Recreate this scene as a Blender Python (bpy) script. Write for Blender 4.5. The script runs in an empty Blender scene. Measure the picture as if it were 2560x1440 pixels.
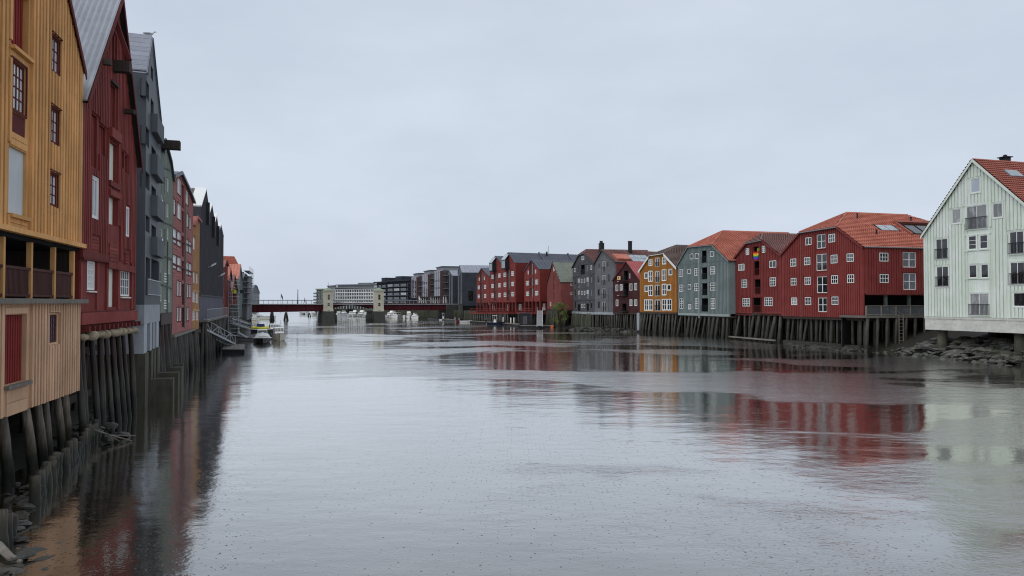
import bpy, math, random
from mathutils import Vector, Matrix
from mathutils.geometry import delaunay_2d_cdt

# ------------------------------------------------------------------ camera, sky, sun, exposure
SC = bpy.context.scene
COL = SC.collection
RND = random.Random(11)
FPX, EYE = 1850.0, 5.6                 # focal length in photo pixels, eye height above the water
PITCH = math.atan(37.0 / FPX)
cam_data = bpy.data.cameras.new('camera')
cam_data.sensor_width = 36.0
cam_data.lens = 36.0 * FPX / 2560.0
cam_data.clip_start = 0.1
cam_data.clip_end = 9000.0
cam = bpy.data.objects.new('camera', cam_data)
COL.objects.link(cam)
cam.location = (0, 0, EYE)
cam.rotation_euler = (math.pi / 2 + PITCH, 0, 0)
SC.camera = cam

SUN_EL, SUN_AZ = 58.0, 222.0           # degrees; soft light of an overcast noon from behind the camera
world = bpy.data.worlds.new('World')
SC.world = world
world.use_nodes = True
wn, wl = world.node_tree.nodes, world.node_tree.links
wn.clear()
wo = wn.new('ShaderNodeOutputWorld')
bg = wn.new('ShaderNodeBackground')
bg.inputs['Strength'].default_value = 0.1
sky = wn.new('ShaderNodeTexSky')
sky.sky_type = 'NISHITA'
sky.sun_disc = False
sky.sun_elevation = math.radians(SUN_EL)
sky.sun_rotation = math.radians(SUN_AZ)
sky.air_density = 1.0
sky.dust_density = 3.0
tc = wn.new('ShaderNodeTexCoord')
mp = wn.new('ShaderNodeMapping')
mp.inputs['Scale'].default_value = (1.6, 1.6, 4.2)
nz = wn.new('ShaderNodeTexNoise')
nz.inputs['Scale'].default_value = 1.3
nz.inputs['Detail'].default_value = 6.0
nz.inputs['Roughness'].default_value = 0.55
cr = wn.new('ShaderNodeValToRGB')
cr.color_ramp.elements[0].position = 0.3
cr.color_ramp.elements[0].color = (5.75, 6.45, 7.6, 1)
cr.color_ramp.elements[1].position = 0.72
cr.color_ramp.elements[1].color = (7.1, 7.85, 9.0, 1)
mx = wn.new('ShaderNodeMix')
mx.data_type = 'RGBA'
mx.inputs[0].default_value = 0.93
wl.new(tc.outputs['Generated'], mp.inputs['Vector'])
wl.new(mp.outputs['Vector'], nz.inputs['Vector'])
wl.new(nz.outputs['Fac'], cr.inputs['Fac'])
wl.new(sky.outputs['Color'], mx.inputs[6])
wl.new(cr.outputs['Color'], mx.inputs[7])
wl.new(mx.outputs[2], bg.inputs['Color'])
wl.new(bg.outputs['Background'], wo.inputs['Surface'])

sun_data = bpy.data.lights.new('sun', 'SUN')
sun_data.energy = 1.5
sun_data.angle = math.radians(70)
sun_data.color = (1.0, 0.97, 0.93)
sun = bpy.data.objects.new('sun', sun_data)
COL.objects.link(sun)
_az, _el = math.radians(SUN_AZ), math.radians(SUN_EL)
sun_dir = Vector((math.sin(_az) * math.cos(_el), math.cos(_az) * math.cos(_el), math.sin(_el)))
sun.rotation_euler = sun_dir.to_track_quat('Z', 'Y').to_euler()
sun.location = (0, 0, 60)

SC.view_settings.view_transform = 'Standard'
SC.view_settings.look = 'None'
SC.view_settings.exposure = 0.0
SC.view_settings.gamma = 1.0
SC.view_settings.use_curve_mapping = False
SC.render.engine = 'CYCLES'
SC.cycles.max_bounces = 6
SC.cycles.glossy_bounces = 3
SC.cycles.diffuse_bounces = 3
SC.cycles.use_denoising = True
SC.cycles.filter_width = 1.1

# ------------------------------------------------------------------ pixel <-> world helpers
def ray(px, py):
    v = (720.0 - py) / FPX
    return Vector(((px - 1280.0) / FPX, math.cos(PITCH) - v * math.sin(PITCH), math.sin(PITCH) + v * math.cos(PITCH)))

def at(px, py, Y):
    d = ray(px, py)
    return Vector((0, 0, EYE)) + d * (Y / d.y)

def water_at(px, py, Z=0.0):
    d = ray(px, py)
    return Vector((0, 0, EYE)) + d * ((Z - EYE) / d.z)

def plan(px, Y):
    p = at(px, 757, Y)
    return Vector((p.x, p.y))

def zone(ox, oy, s):
    return lambda x, y: (ox + x * s, oy + y * s)
ID = zone(0, 0, 1)
L1, L2, L3 = zone(0, 0, .3889), zone(0, 520, .3889), zone(0, 980, .3194)
L4, L5, L6, L7 = zone(180, 0, .2915), zone(180, 400, .2915), zone(180, 740, .236), zone(380, 420, .3473)
Q1, Q2, Q3, Q4 = zone(480, 620, .1945), zone(600, 640, .15625), zone(920, 640, .1389), zone(1160, 600, .16667)
Q5, Q6, Q7, Q8 = zone(1400, 580, .1944), zone(1680, 540, .2361), zone(1940, 500, .29167), zone(2240, 380, .3889)
QB, QD = zone(540, 620, .16667), zone(1000, 760, .1797)

# ------------------------------------------------------------------ materials
MAT = {}
def nodes_of(name):
    m = bpy.data.materials.new(name)
    m.use_nodes = True
    n, l = m.node_tree.nodes, m.node_tree.links
    return m, n, l, n['Principled BSDF']

def N(n, kind, **kw):
    x = n.new(kind)
    for k, v in kw.items():
        if k in x.inputs:
            x.inputs[k].default_value = v
        else:
            setattr(x, k, v)
    return x

def mixc(n, l, a, b, fac, blend='MIX'):
    x = n.new('ShaderNodeMix')
    x.data_type = 'RGBA'
    x.blend_type = blend
    for sock, val in ((x.inputs[0], fac), (x.inputs[6], a), (x.inputs[7], b)):
        if hasattr(val, 'links') or hasattr(val, 'is_output'):
            l.new(val, sock)
        elif isinstance(val, (int, float)):
            sock.default_value = val
        else:
            sock.default_value = (val[0], val[1], val[2], 1)
    return x.outputs[2]

def paint(name, col, rough=0.72, streak=0.35, wear=0.0, wearcol=(0.2, 0.18, 0.16), grain=(5, 5, 0.35), bump=0.15, var=0.10, patch=0.5, spec=0.1):
    """painted timber, plaster or metal: soft patches, drips along the grain, worn spots and a little change from piece to piece"""
    m, n, l, b = nodes_of(name)
    g = N(n, 'ShaderNodeNewGeometry')
    mp = N(n, 'ShaderNodeMapping', Scale=grain)
    l.new(g.outputs['Position'], mp.inputs['Vector'])
    n1 = N(n, 'ShaderNodeTexNoise', Scale=1.6, Detail=5.0, Roughness=0.65)
    l.new(mp.outputs['Vector'], n1.inputs['Vector'])
    n2 = N(n, 'ShaderNodeTexNoise', Scale=0.55, Detail=4.0, Roughness=0.6)
    l.new(g.outputs['Position'], n2.inputs['Vector'])
    r1 = N(n, 'ShaderNodeMapRange', **{'From Min': 0.35, 'From Max': 0.75, 'To Min': 0.0, 'To Max': streak})
    l.new(n1.outputs['Fac'], r1.inputs['Value'])
    dark = tuple(c * 0.38 for c in col)
    light = tuple(min(0.9, c * 1.4 + 0.018) for c in col)
    r2 = N(n, 'ShaderNodeMapRange', **{'From Min': 0.35, 'From Max': 0.7, 'To Min': 0.0, 'To Max': patch})
    l.new(n2.outputs['Fac'], r2.inputs['Value'])
    c = mixc(n, l, col, light, r2.outputs['Result'])
    c = mixc(n, l, c, dark, r1.outputs['Result'])
    if wear > 0:
        n3 = N(n, 'ShaderNodeTexNoise', Scale=3.2, Detail=6.0, Roughness=0.7)
        l.new(mp.outputs['Vector'], n3.inputs['Vector'])
        r3 = N(n, 'ShaderNodeMapRange', **{'From Min': 0.62 - wear * 0.2, 'From Max': 0.72, 'To Min': 0.0, 'To Max': 0.8})
        l.new(n3.outputs['Fac'], r3.inputs['Value'])
        c = mixc(n, l, c, wearcol, r3.outputs['Result'])
    oi = N(n, 'ShaderNodeObjectInfo')
    r4 = N(n, 'ShaderNodeMapRange', **{'To Min': 1.0 - var, 'To Max': 1.0 + var})
    l.new(oi.outputs['Random'], r4.inputs['Value'])
    hs = N(n, 'ShaderNodeHueSaturation')
    l.new(r4.outputs['Result'], hs.inputs['Value'])
    l.new(c, hs.inputs['Color'])
    l.new(hs.outputs['Color'], b.inputs['Base Color'])
    b.inputs['Roughness'].default_value = rough
    b.inputs['Specular IOR Level'].default_value = spec
    if bump > 0:
        bp = N(n, 'ShaderNodeBump', Strength=bump, Distance=0.02)
        l.new(n1.outputs['Fac'], bp.inputs['Height'])
        l.new(bp.outputs['Normal'], b.inputs['Normal'])
    MAT[name] = m
    return m

def glass(name, col, spec=0.8, rough=0.04, wob=0.02, var=0.3):
    m, n, l, b = nodes_of(name)
    g = N(n, 'ShaderNodeNewGeometry')
    nn = N(n, 'ShaderNodeTexNoise', Scale=0.9, Detail=2.0)
    l.new(g.outputs['Position'], nn.inputs['Vector'])
    bp = N(n, 'ShaderNodeBump', Strength=wob, Distance=0.3)
    l.new(nn.outputs['Fac'], bp.inputs['Height'])
    l.new(bp.outputs['Normal'], b.inputs['Normal'])
    oi = N(n, 'ShaderNodeObjectInfo')
    r4 = N(n, 'ShaderNodeMapRange', **{'To Min': 1.0 - var, 'To Max': 1.0 + var})
    l.new(oi.outputs['Random'], r4.inputs['Value'])
    hs = N(n, 'ShaderNodeHueSaturation', Color=(col[0], col[1], col[2], 1))
    l.new(r4.outputs['Result'], hs.inputs['Value'])
    # rooms behind the glass: lighter drapes and things on the sill, in uneven upright shapes
    mp = N(n, 'ShaderNodeMapping', Scale=(2.3, 2.3, 0.9))
    l.new(g.outputs['Position'], mp.inputs['Vector'])
    cn = N(n, 'ShaderNodeTexNoise', Scale=1.1, Detail=3.0, Roughness=0.6)
    l.new(mp.outputs['Vector'], cn.inputs['Vector'])
    cr2 = N(n, 'ShaderNodeMapRange', **{'From Min': 0.52, 'From Max': 0.66, 'To Max': 0.4})
    l.new(cn.outputs['Fac'], cr2.inputs['Value'])
    lightc = tuple(min(.75, v * 2.2 + .05) for v in col)
    fin = mixc(n, l, hs.outputs['Color'], lightc, cr2.outputs['Result'])
    l.new(fin, b.inputs['Base Color'])
    b.inputs['Roughness'].default_value = rough
    b.inputs['Specular IOR Level'].default_value = spec
    b.inputs['IOR'].default_value = 1.5
    MAT[name] = m
    return m

paint('ochre', (0.62, 0.325, 0.12), streak=0.4, patch=0.75, wear=0.2, wearcol=(0.33, 0.2, 0.10), var=0.15)
paint('tan', (0.55, 0.345, 0.215), streak=0.35, patch=0.7, wear=0.2, wearcol=(0.33, 0.22, 0.14), var=0.13)
paint('barn_red', (0.205, 0.038, 0.032), streak=0.55, wear=0.35, wearcol=(0.20, 0.065, 0.05), var=0.25, patch=0.7)
paint('trim_red', (0.115, 0.02, 0.018), streak=0.4, wear=0.1, wearcol=(0.1, 0.05, 0.04))
paint('slat_red', (0.24, 0.03, 0.025), streak=0.3)
paint('brown_rail', (0.075, 0.028, 0.024), streak=0.5, var=0.15)
paint('old_timber', (0.20, 0.175, 0.15), streak=0.7, wear=0.2, wearcol=(0.32, 0.29, 0.25))
paint('dark_timber', (0.055, 0.042, 0.036), streak=0.6)
paint('log_cream', (0.36, 0.29, 0.20), streak=0.6, wear=0.3, wearcol=(0.1, 0.06, 0.05))
paint('slate_blue', (0.09, 0.099, 0.11), streak=0.2, patch=0.4, grain=(1.5, 1.5, .4), bump=0.03, var=0.05, rough=0.5)
paint('slate_light', (0.12, 0.13, 0.142), streak=0.25, patch=0.4, bump=0.03, var=0.05)
paint('concrete', (0.34, 0.36, 0.38), streak=0.35, wear=0.1, wearcol=(.2, .2, .19), grain=(2, 2, .6), bump=0.08, rough=0.8)
paint('concrete_wet', (0.085, 0.08, 0.06), streak=0.7, wear=0.3, wearcol=(.05, .05, .03), grain=(2, 2, .5), bump=0.1, rough=0.7)
paint('plinth', (0.54, 0.54, 0.49), streak=0.35, wear=0.15, wearcol=(.3, .3, .27), grain=(1, 1, 1.5), rough=0.8)
paint('sage', (0.27, 0.30, 0.255), streak=0.35, wear=0.15, wearcol=(.30, .33, .28))
paint('sage_dark', (0.095, 0.115, 0.098), streak=0.3)
paint('rose_red', (0.32, 0.115, 0.105), streak=0.25, var=0.05)
paint('deep_red', (0.115, 0.02, 0.02), streak=0.25)
paint('amber', (0.43, 0.25, 0.125), streak=0.2)
paint('charcoal', (0.060, 0.058, 0.066), streak=0.25, var=0.12, grain=(4, 4, .3))
paint('lilac_grey', (0.20, 0.20, 0.235), streak=0.25, var=0.1)
paint('roof_grey', (0.26, 0.275, 0.30), streak=0.3, wear=0.12, wearcol=(.36, .34, .31), grain=(3, 3, .8), rough=0.45, bump=0.05)
paint('roof_cream', (0.52, 0.46, 0.36), streak=0.4)
paint('zinc', (0.24, 0.25, 0.29), streak=0.25, rough=0.4, bump=0.03)
paint('zinc_dark', (0.085, 0.092, 0.115), streak=0.3, rough=0.4, bump=0.04)
paint('tile_orange', (0.45, 0.16, 0.112), streak=0.45, wear=0.45, wearcol=(.27, .10, .07), grain=(1.2, 1.2, 1.2), rough=0.55)
paint('tile_red', (0.28, 0.095, 0.07), streak=0.35, wear=0.2, wearcol=(.14, .07, .06), grain=(1.2, 1.2, 1.2), rough=0.5)
paint('tile_brown', (0.14, 0.105, 0.09), streak=0.35, wear=0.2, wearcol=(.16, .11, .10), grain=(1.2, 1.2, 1.2), rough=0.45)
paint('tile_maroon', (0.18, 0.095, 0.085), streak=0.35, wear=0.25, wearcol=(.2, .13, .12), grain=(1.2, 1.2, 1.2), rough=0.4)
paint('roof_pink', (0.36, 0.10, 0.10), streak=0.2, rough=0.5)
paint('shingle', (0.165, 0.18, 0.15), streak=0.4, wear=0.2, wearcol=(.1, .11, .08), grain=(2, 2, 2), rough=0.6)
paint('falu_red', (0.215, 0.042, 0.037), streak=0.22, var=0.08, wear=0.05, wearcol=(.2, .05, .045))
paint('falu_dark', (0.185, 0.036, 0.033), streak=0.22, var=0.08)
paint('oxide_red', (0.19, 0.042, 0.036), streak=0.2, var=0.06)
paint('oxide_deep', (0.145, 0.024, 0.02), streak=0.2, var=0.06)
paint('oxide_soft', (0.20, 0.062, 0.055), streak=0.25, var=0.06)
paint('plum', (0.062, 0.023, 0.024), streak=0.25)
paint('blue_grey', (0.165, 0.202, 0.197), streak=0.25, var=0.08)
paint('blue_grey_light', (0.28, 0.32, 0.31), streak=0.2)
paint('warm_grey', (0.088, 0.087, 0.094), streak=0.2, var=0.08)
paint('mid_grey', (0.135, 0.135, 0.145), streak=0.2, var=0.08)
paint('orange_wall', (0.32, 0.135, 0.03), streak=0.25, var=0.08)
paint('mint', (0.66, 0.735, 0.63), streak=0.25, patch=0.5, var=0.05, wear=0.04, wearcol=(.45, .5, .42))
paint('white', (0.78, 0.78, 0.75), streak=0.2, patch=0.2, var=0.04, rough=0.5)
paint('white_old', (0.70, 0.69, 0.64), streak=0.25, patch=0.3, var=0.05)
paint('cream_board', (0.74, 0.72, 0.62), streak=0.2, patch=0.3)
paint('milk_board', (0.60, 0.62, 0.62), streak=0.15, patch=0.4)
paint('iron', (0.025, 0.026, 0.03), streak=0.2, rough=0.5)
paint('steel', (0.42, 0.44, 0.46), streak=0.2, rough=0.35, bump=0.03)
paint('steel_dull', (0.24, 0.25, 0.26), streak=0.3, rough=0.5, bump=0.03)
paint('bridge_red', (0.062, 0.010, 0.014), streak=0.35, grain=(1, 1, .4), var=0.03)
paint('stone_cream', (0.46, 0.43, 0.34), streak=0.2, grain=(2, 2, .5), wear=.1, wearcol=(.4, .37, .26))
paint('stone_dark', (0.055, 0.055, 0.05), streak=0.5, grain=(1, 1, 1), bump=0.4, rough=0.8)
paint('copper', (0.24, 0.27, 0.20), streak=0.4)
paint('void', (0.006, 0.006, 0.006), streak=0.0, bump=0, rough=0.9)  # black colour standing for shade in openings and under houses
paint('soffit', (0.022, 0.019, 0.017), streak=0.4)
paint('brick_brown', (0.085, 0.052, 0.045), streak=0.3, grain=(6, 6, 9))
paint('lavender', (0.32, 0.29, 0.34), streak=0.1, var=0.03)
paint('pale_wall', (0.42, 0.43, 0.40), streak=0.2)
paint('teal_wall', (0.16, 0.21, 0.20), streak=0.25)
paint('far_grey', (0.19, 0.20, 0.205), streak=0.2)
paint('far_dark', (0.04, 0.044, 0.055), streak=0.3)
paint('gel_white', (0.78, 0.78, 0.75), streak=0.08, patch=0.15, var=0.05, rough=0.25, bump=0)
paint('gel_cream', (0.52, 0.49, 0.40), streak=0.15, rough=0.3, bump=0)
paint('gel_black', (0.02, 0.02, 0.024), streak=0.1, rough=0.3, bump=0)
paint('gel_navy', (0.018, 0.024, 0.05), streak=0.1, rough=0.25, bump=0)
paint('gel_maroon', (0.12, 0.018, 0.022), streak=0.1, rough=0.3, bump=0)
paint('boat_grey', (0.22, 0.23, 0.24), streak=0.3, rough=0.45)
paint('rubber_yellow', (0.62, 0.57, 0.06), streak=0.12, rough=0.5, bump=0)
paint('tarp_blue', (0.02, 0.03, 0.10), streak=0.2, rough=0.6)
paint('tarp_white', (0.62, 0.64, 0.62), streak=0.6, patch=0.6, grain=(5, 5, 5), rough=0.6)
paint('deck_wood', (0.17, 0.16, 0.145), streak=0.6, var=0.2)
paint('buoy_orange', (0.5, 0.12, 0.05), streak=0.1, rough=0.4, bump=0)
paint('hivis', (0.62, 0.70, 0.04), streak=0.1)
paint('cloth_dark', (0.02, 0.022, 0.03), streak=0.2)
paint('cloth_grey', (0.12, 0.12, 0.13), streak=0.2)
paint('skin', (0.45, 0.26, 0.19), streak=0.05, bump=0)
paint('feather', (0.55, 0.55, 0.55), streak=0.2, bump=0)
paint('sign_yellow', (0.62, 0.48, 0.22), streak=0.1, bump=0)
for _n, _c in (('flag_red', (.6, .02, .03)), ('flag_orange', (.75, .2, .02)), ('flag_yellow', (.75, .6, .03)), ('flag_green', (.05, .3, .06)), ('flag_blue', (.03, .07, .45)), ('flag_violet', (.2, .03, .3)), ('lime_cloth', (.28, .38, .04))):
    paint(_n, _c, streak=0.1, bump=0.02)
glass('glass_dark', (0.012, 0.014, 0.016))
glass('glass_mid', (0.05, 0.055, 0.06))
glass('glass_curtain', (0.26, 0.27, 0.27), spec=0.5, var=0.4)
glass('glass_pale', (0.66, 0.67, 0.66), spec=0.5, var=0.15)
glass('glass_sky', (0.30, 0.34, 0.38), spec=0.9)
glass('glass_purple', (0.10, 0.08, 0.13), spec=0.5)
glass('skylight', (0.26, 0.30, 0.32), spec=0.9, var=0.1)

def pile_material(name, dry, mid, low, z1, z2):
    """weathered pile: dry wood on top, a wet tide stain and green algae below (bands of stain at fixed water levels)"""
    m, n, l, b = nodes_of(name)
    g = N(n, 'ShaderNodeNewGeometry')
    sp = N(n, 'ShaderNodeSeparateXYZ')
    l.new(g.outputs['Position'], sp.inputs['Vector'])
    mp = N(n, 'ShaderNodeMapping', Scale=(7, 7, 0.6))
    l.new(g.outputs['Position'], mp.inputs['Vector'])
    n1 = N(n, 'ShaderNodeTexNoise', Scale=1.7, Detail=6.0, Roughness=0.7)
    l.new(mp.outputs['Vector'], n1.inputs['Vector'])
    n2 = N(n, 'ShaderNodeTexNoise', Scale=1.1, Detail=3.0)
    l.new(g.outputs['Position'], n2.inputs['Vector'])
    ad = N(n, 'ShaderNodeMath', operation='MULTIPLY_ADD')
    ad.inputs[1].default_value = 1.3
    l.new(n2.outputs['Fac'], ad.inputs[0])
    l.new(sp.outputs['Z'], ad.inputs[2])
    r1 = N(n, 'ShaderNodeMapRange', **{'From Min': z1 + .45, 'From Max': z1 + 1.1})
    r2 = N(n, 'ShaderNodeMapRange', **{'From Min': z2 + .45, 'From Max': z2 + 1.5})
    l.new(ad.outputs[0], r1.inputs['Value'])
    l.new(ad.outputs[0], r2.inputs['Value'])
    c = mixc(n, l, low, mid, r1.outputs['Result'])
    c = mixc(n, l, c, dry, r2.outputs['Result'])
    r3 = N(n, 'ShaderNodeMapRange', **{'From Min': 0.3, 'From Max': 0.72, 'To Min': 0.25, 'To Max': 1.5})
    l.new(n1.outputs['Fac'], r3.inputs['Value'])
    oi = N(n, 'ShaderNodeObjectInfo')
    r4 = N(n, 'ShaderNodeMapRange', **{'To Min': 0.7, 'To Max': 1.3})
    l.new(oi.outputs['Random'], r4.inputs['Value'])
    mu = N(n, 'ShaderNodeMath', operation='MULTIPLY')
    l.new(r3.outputs['Result'], mu.inputs[0])
    l.new(r4.outputs['Result'], mu.inputs[1])
    hs = N(n, 'ShaderNodeHueSaturation')
    l.new(mu.outputs[0], hs.inputs['Value'])
    l.new(c, hs.inputs['Color'])
    l.new(hs.outputs['Color'], b.inputs['Base Color'])
    b.inputs['Roughness'].default_value = 0.65
    bp = N(n, 'ShaderNodeBump', Strength=0.6, Distance=0.03)
    l.new(n1.outputs['Fac'], bp.inputs['Height'])
    l.new(bp.outputs['Normal'], b.inputs['Normal'])
    MAT[name] = m
pile_material('pile_grey', (0.175, 0.145, 0.108), (0.042, 0.035, 0.02), (0.012, 0.013, 0.006), 0.35, 0.65)
pile_material('pile_brown', (0.036, 0.016, 0.012), (0.045, 0.039, 0.03), (0.012, 0.013, 0.007), 0.9, 2.2)
pile_material('pile_far', (0.068, 0.063, 0.052), (0.033, 0.031, 0.022), (0.012, 0.013, 0.007), 0.6, 2.0)
pile_material('pile_red', (0.17, 0.06, 0.05), (0.11, 0.10, 0.09), (0.04, 0.042, 0.03), 0.8, 2.9)
pile_material('sheet_pile', (0.075, 0.078, 0.058), (0.06, 0.062, 0.035), (0.03, 0.033, 0.018), 0.5, 2.4)

def rock_material(name, a, b2, moss):
    m, n, l, b = nodes_of(name)
    g = N(n, 'ShaderNodeNewGeometry')
    n1 = N(n, 'ShaderNodeTexNoise', Scale=2.4, Detail=7.0, Roughness=0.7)
    l.new(g.outputs['Position'], n1.inputs['Vector'])
    n2 = N(n, 'ShaderNodeTexNoise', Scale=0.8, Detail=3.0)
    l.new(g.outputs['Position'], n2.inputs['Vector'])
    c = mixc(n, l, a, b2, n1.outputs['Fac'])
    r = N(n, 'ShaderNodeMapRange', **{'From Min': 0.45, 'From Max': 0.65, 'To Max': 0.8})
    l.new(n2.outputs['Fac'], r.inputs['Value'])
    c = mixc(n, l, c, moss, r.outputs['Result'])
    oi = N(n, 'ShaderNodeObjectInfo')
    r4 = N(n, 'ShaderNodeMapRange', **{'To Min': 0.55, 'To Max': 1.45})
    l.new(oi.outputs['Random'], r4.inputs['Value'])
    hs = N(n, 'ShaderNodeHueSaturation')
    l.new(r4.outputs['Result'], hs.inputs['Value'])
    l.new(c, hs.inputs['Color'])
    l.new(hs.outputs['Color'], b.inputs['Base Color'])
    b.inputs['Roughness'].default_value = 0.55
    bp = N(n, 'ShaderNodeBump', Strength=0.5, Distance=0.08)
    l.new(n1.outputs['Fac'], bp.inputs['Height'])
    l.new(bp.outputs['Normal'], b.inputs['Normal'])
    MAT[name] = m
rock_material('rock', (0.03, 0.03, 0.028), (0.115, 0.112, 0.10), (0.045, 0.048, 0.024))
rock_material('rock_wet', (0.012, 0.012, 0.010), (0.055, 0.052, 0.044), (0.02, 0.021, 0.010))
rock_material('mud', (0.012, 0.011, 0.009), (0.03, 0.028, 0.022), (0.016, 0.017, 0.008))

def leaf_material(name, col):
    m, n, l, b = nodes_of(name)
    g = N(n, 'ShaderNodeNewGeometry')
    n1 = N(n, 'ShaderNodeTexNoise', Scale=3.0, Detail=3.0)
    l.new(g.outputs['Position'], n1.inputs['Vector'])
    c = mixc(n, l, tuple(v * .55 for v in col), tuple(v * 1.6 for v in col), n1.outputs['Fac'])
    l.new(c, b.inputs['Base Color'])
    b.inputs['Roughness'].default_value = 0.5
    b.inputs['Subsurface Weight'].default_value = 0.0
    MAT[name] = m
leaf_material('leaf', (0.135, 0.165, 0.035))

def water_material():
    m = bpy.data.materials.new('river_water')
    m.use_nodes = True
    n, l = m.node_tree.nodes, m.node_tree.links
    n.clear()
    out = n.new('ShaderNodeOutputMaterial')
    g = N(n, 'ShaderNodeNewGeometry')
    pos = g.outputs['Position']
    # wind: ruffled patches lie between calm slicks
    wp = N(n, 'ShaderNodeTexNoise', Scale=0.045, Detail=2.0)
    l.new(pos, wp.inputs['Vector'])
    wv = N(n, 'ShaderNodeVectorMath', operation='MULTIPLY_ADD')
    wv.inputs[1].default_value = (26, 26, 0)
    l.new(wp.outputs['Color'], wv.inputs[0])
    l.new(pos, wv.inputs[2])
    pm = N(n, 'ShaderNodeMapping', Scale=(0.5, 1.0, 1.0), Location=PATCH_SHIFT)
    l.new(wv.outputs[0], pm.inputs['Vector'])
    pn = N(n, 'ShaderNodeTexNoise', Scale=PATCH_SCALE, Detail=6.0, Roughness=0.55)
    l.new(pm.outputs['Vector'], pn.inputs['Vector'])
    pr = N(n, 'ShaderNodeMapRange', interpolation_type='SMOOTHSTEP', **{'From Min': PATCH_A, 'From Max': PATCH_B})
    l.new(pn.outputs['Fac'], pr.inputs['Value'])
    # the tall left bank keeps the wind off the water below it
    sx = N(n, 'ShaderNodeVectorMath', operation='DOT_PRODUCT')
    sx.inputs[1].default_value = (1.0, 0.30, 0.0)
    l.new(pos, sx.inputs[0])
    sh = N(n, 'ShaderNodeMapRange', interpolation_type='SMOOTHSTEP', **{'From Min': -8.0, 'From Max': 8.0})
    l.new(sx.outputs['Value'], sh.inputs['Value'])
    pmul = N(n, 'ShaderNodeMath', operation='MULTIPLY')
    l.new(pr.outputs['Result'], pmul.inputs[0])
    l.new(sh.outputs['Result'], pmul.inputs[1])
    patch = pmul.outputs[0]
    # wave relief
    def relief(scale, detail, sx=1.0):
        mp = N(n, 'ShaderNodeMapping', Scale=(sx, 1, 1))
        l.new(pos, mp.inputs['Vector'])
        t = N(n, 'ShaderNodeTexNoise', Scale=scale, Detail=detail, Roughness=0.55)
        l.new(mp.outputs['Vector'], t.inputs['Vector'])
        return t.outputs['Fac']
    mid = relief(0.8, 2, .5)
    swell, chop, fine = relief(0.35, 2, .6), relief(2.2, 3, .7), relief(11, 2)
    def bump(height, strength, dist, prev=None):
        b = N(n, 'ShaderNodeBump', Distance=dist)
        l.new(height, b.inputs['Height'])
        if isinstance(strength, float):
            b.inputs['Strength'].default_value = strength
        else:
            l.new(strength, b.inputs['Strength'])
        if prev:
            l.new(prev, b.inputs['Normal'])
        return b.outputs['Normal']
    def lerp(lo, hi):
        r = N(n, 'ShaderNodeMapRange', **{'To Min': lo, 'To Max': hi})
        l.new(patch, r.inputs['Value'])
        return r.outputs['Result']
    nrm = bump(swell, 1.0, 0.03)
    nrm = bump(mid, lerp(0.4, 1.0), 0.022, nrm)
    nrm = bump(chop, lerp(0.16, 0.75), 0.04, nrm)
    nrm = bump(fine, lerp(0.16, 0.8), 0.012, nrm)
    # rain: a scatter of small craters
    def drops(scale, thr, keep, dist, prev):
        v = N(n, 'ShaderNodeTexVoronoi', Scale=scale)
        v.voronoi_dimensions = '2D'
        l.new(pos, v.inputs['Vector'])
        r = N(n, 'ShaderNodeMapRange', interpolation_type='SMOOTHSTEP', **{'From Min': 0.0, 'From Max': thr, 'To Min': 1.0, 'To Max': 0.0})
        l.new(v.outputs['Distance'], r.inputs['Value'])
        s = N(n, 'ShaderNodeSeparateColor')
        l.new(v.outputs['Color'], s.inputs['Color'])
        k = N(n, 'ShaderNodeMath', operation='GREATER_THAN')
        k.inputs[1].default_value = keep
        l.new(s.outputs['Red'], k.inputs[0])
        mu = N(n, 'ShaderNodeMath', operation='MULTIPLY')
        l.new(r.outputs['Result'], mu.inputs[0])
        l.new(k.outputs[0], mu.inputs[1])
        return bump(mu.outputs[0], 1.0, dist, prev)
    nrm = drops(1.7, 0.06, 0.7, 0.008, nrm)
    nrm = drops(3.1, 0.075, 0.78, 0.005, nrm)
    nrm = drops(6.3, 0.2, 0.8, 0.003, nrm)
    gl = N(n, 'ShaderNodeBsdfGlossy', Color=(0.965, 0.955, 0.925, 1))
    l.new(lerp(0.075, 0.17), gl.inputs['Roughness'])
    l.new(nrm, gl.inputs['Normal'])
    df = N(n, 'ShaderNodeBsdfDiffuse', Color=(0.018, 0.015, 0.009, 1))
    lw = N(n, 'ShaderNodeLayerWeight', Blend=0.5)
    l.new(nrm, lw.inputs['Normal'])
    fr = N(n, 'ShaderNodeMapRange', **{'From Min': 0.5, 'From Max': 0.91, 'To Min': WATER_R0, 'To Max': WATER_R1})
    pw = N(n, 'ShaderNodeMath', operation='POWER')
    pw.inputs[1].default_value = 1.0
    l.new(lw.outputs['Facing'], pw.inputs[0])
    l.new(pw.outputs[0], fr.inputs['Value'])
    ms = N(n, 'ShaderNodeMixShader')
    l.new(fr.outputs['Result'], ms.inputs[0])
    l.new(df.outputs[0], ms.inputs[1])
    l.new(gl.outputs[0], ms.inputs[2])
    l.new(ms.outputs[0], out.inputs['Surface'])
    MAT['water'] = m
PATCH_SHIFT, PATCH_SCALE, PATCH_A, PATCH_B = (40.0, 7.0, 0), 0.06, 0.50, 0.555
WATER_R0, WATER_R1 = 0.16, 0.98
water_material()

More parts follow.
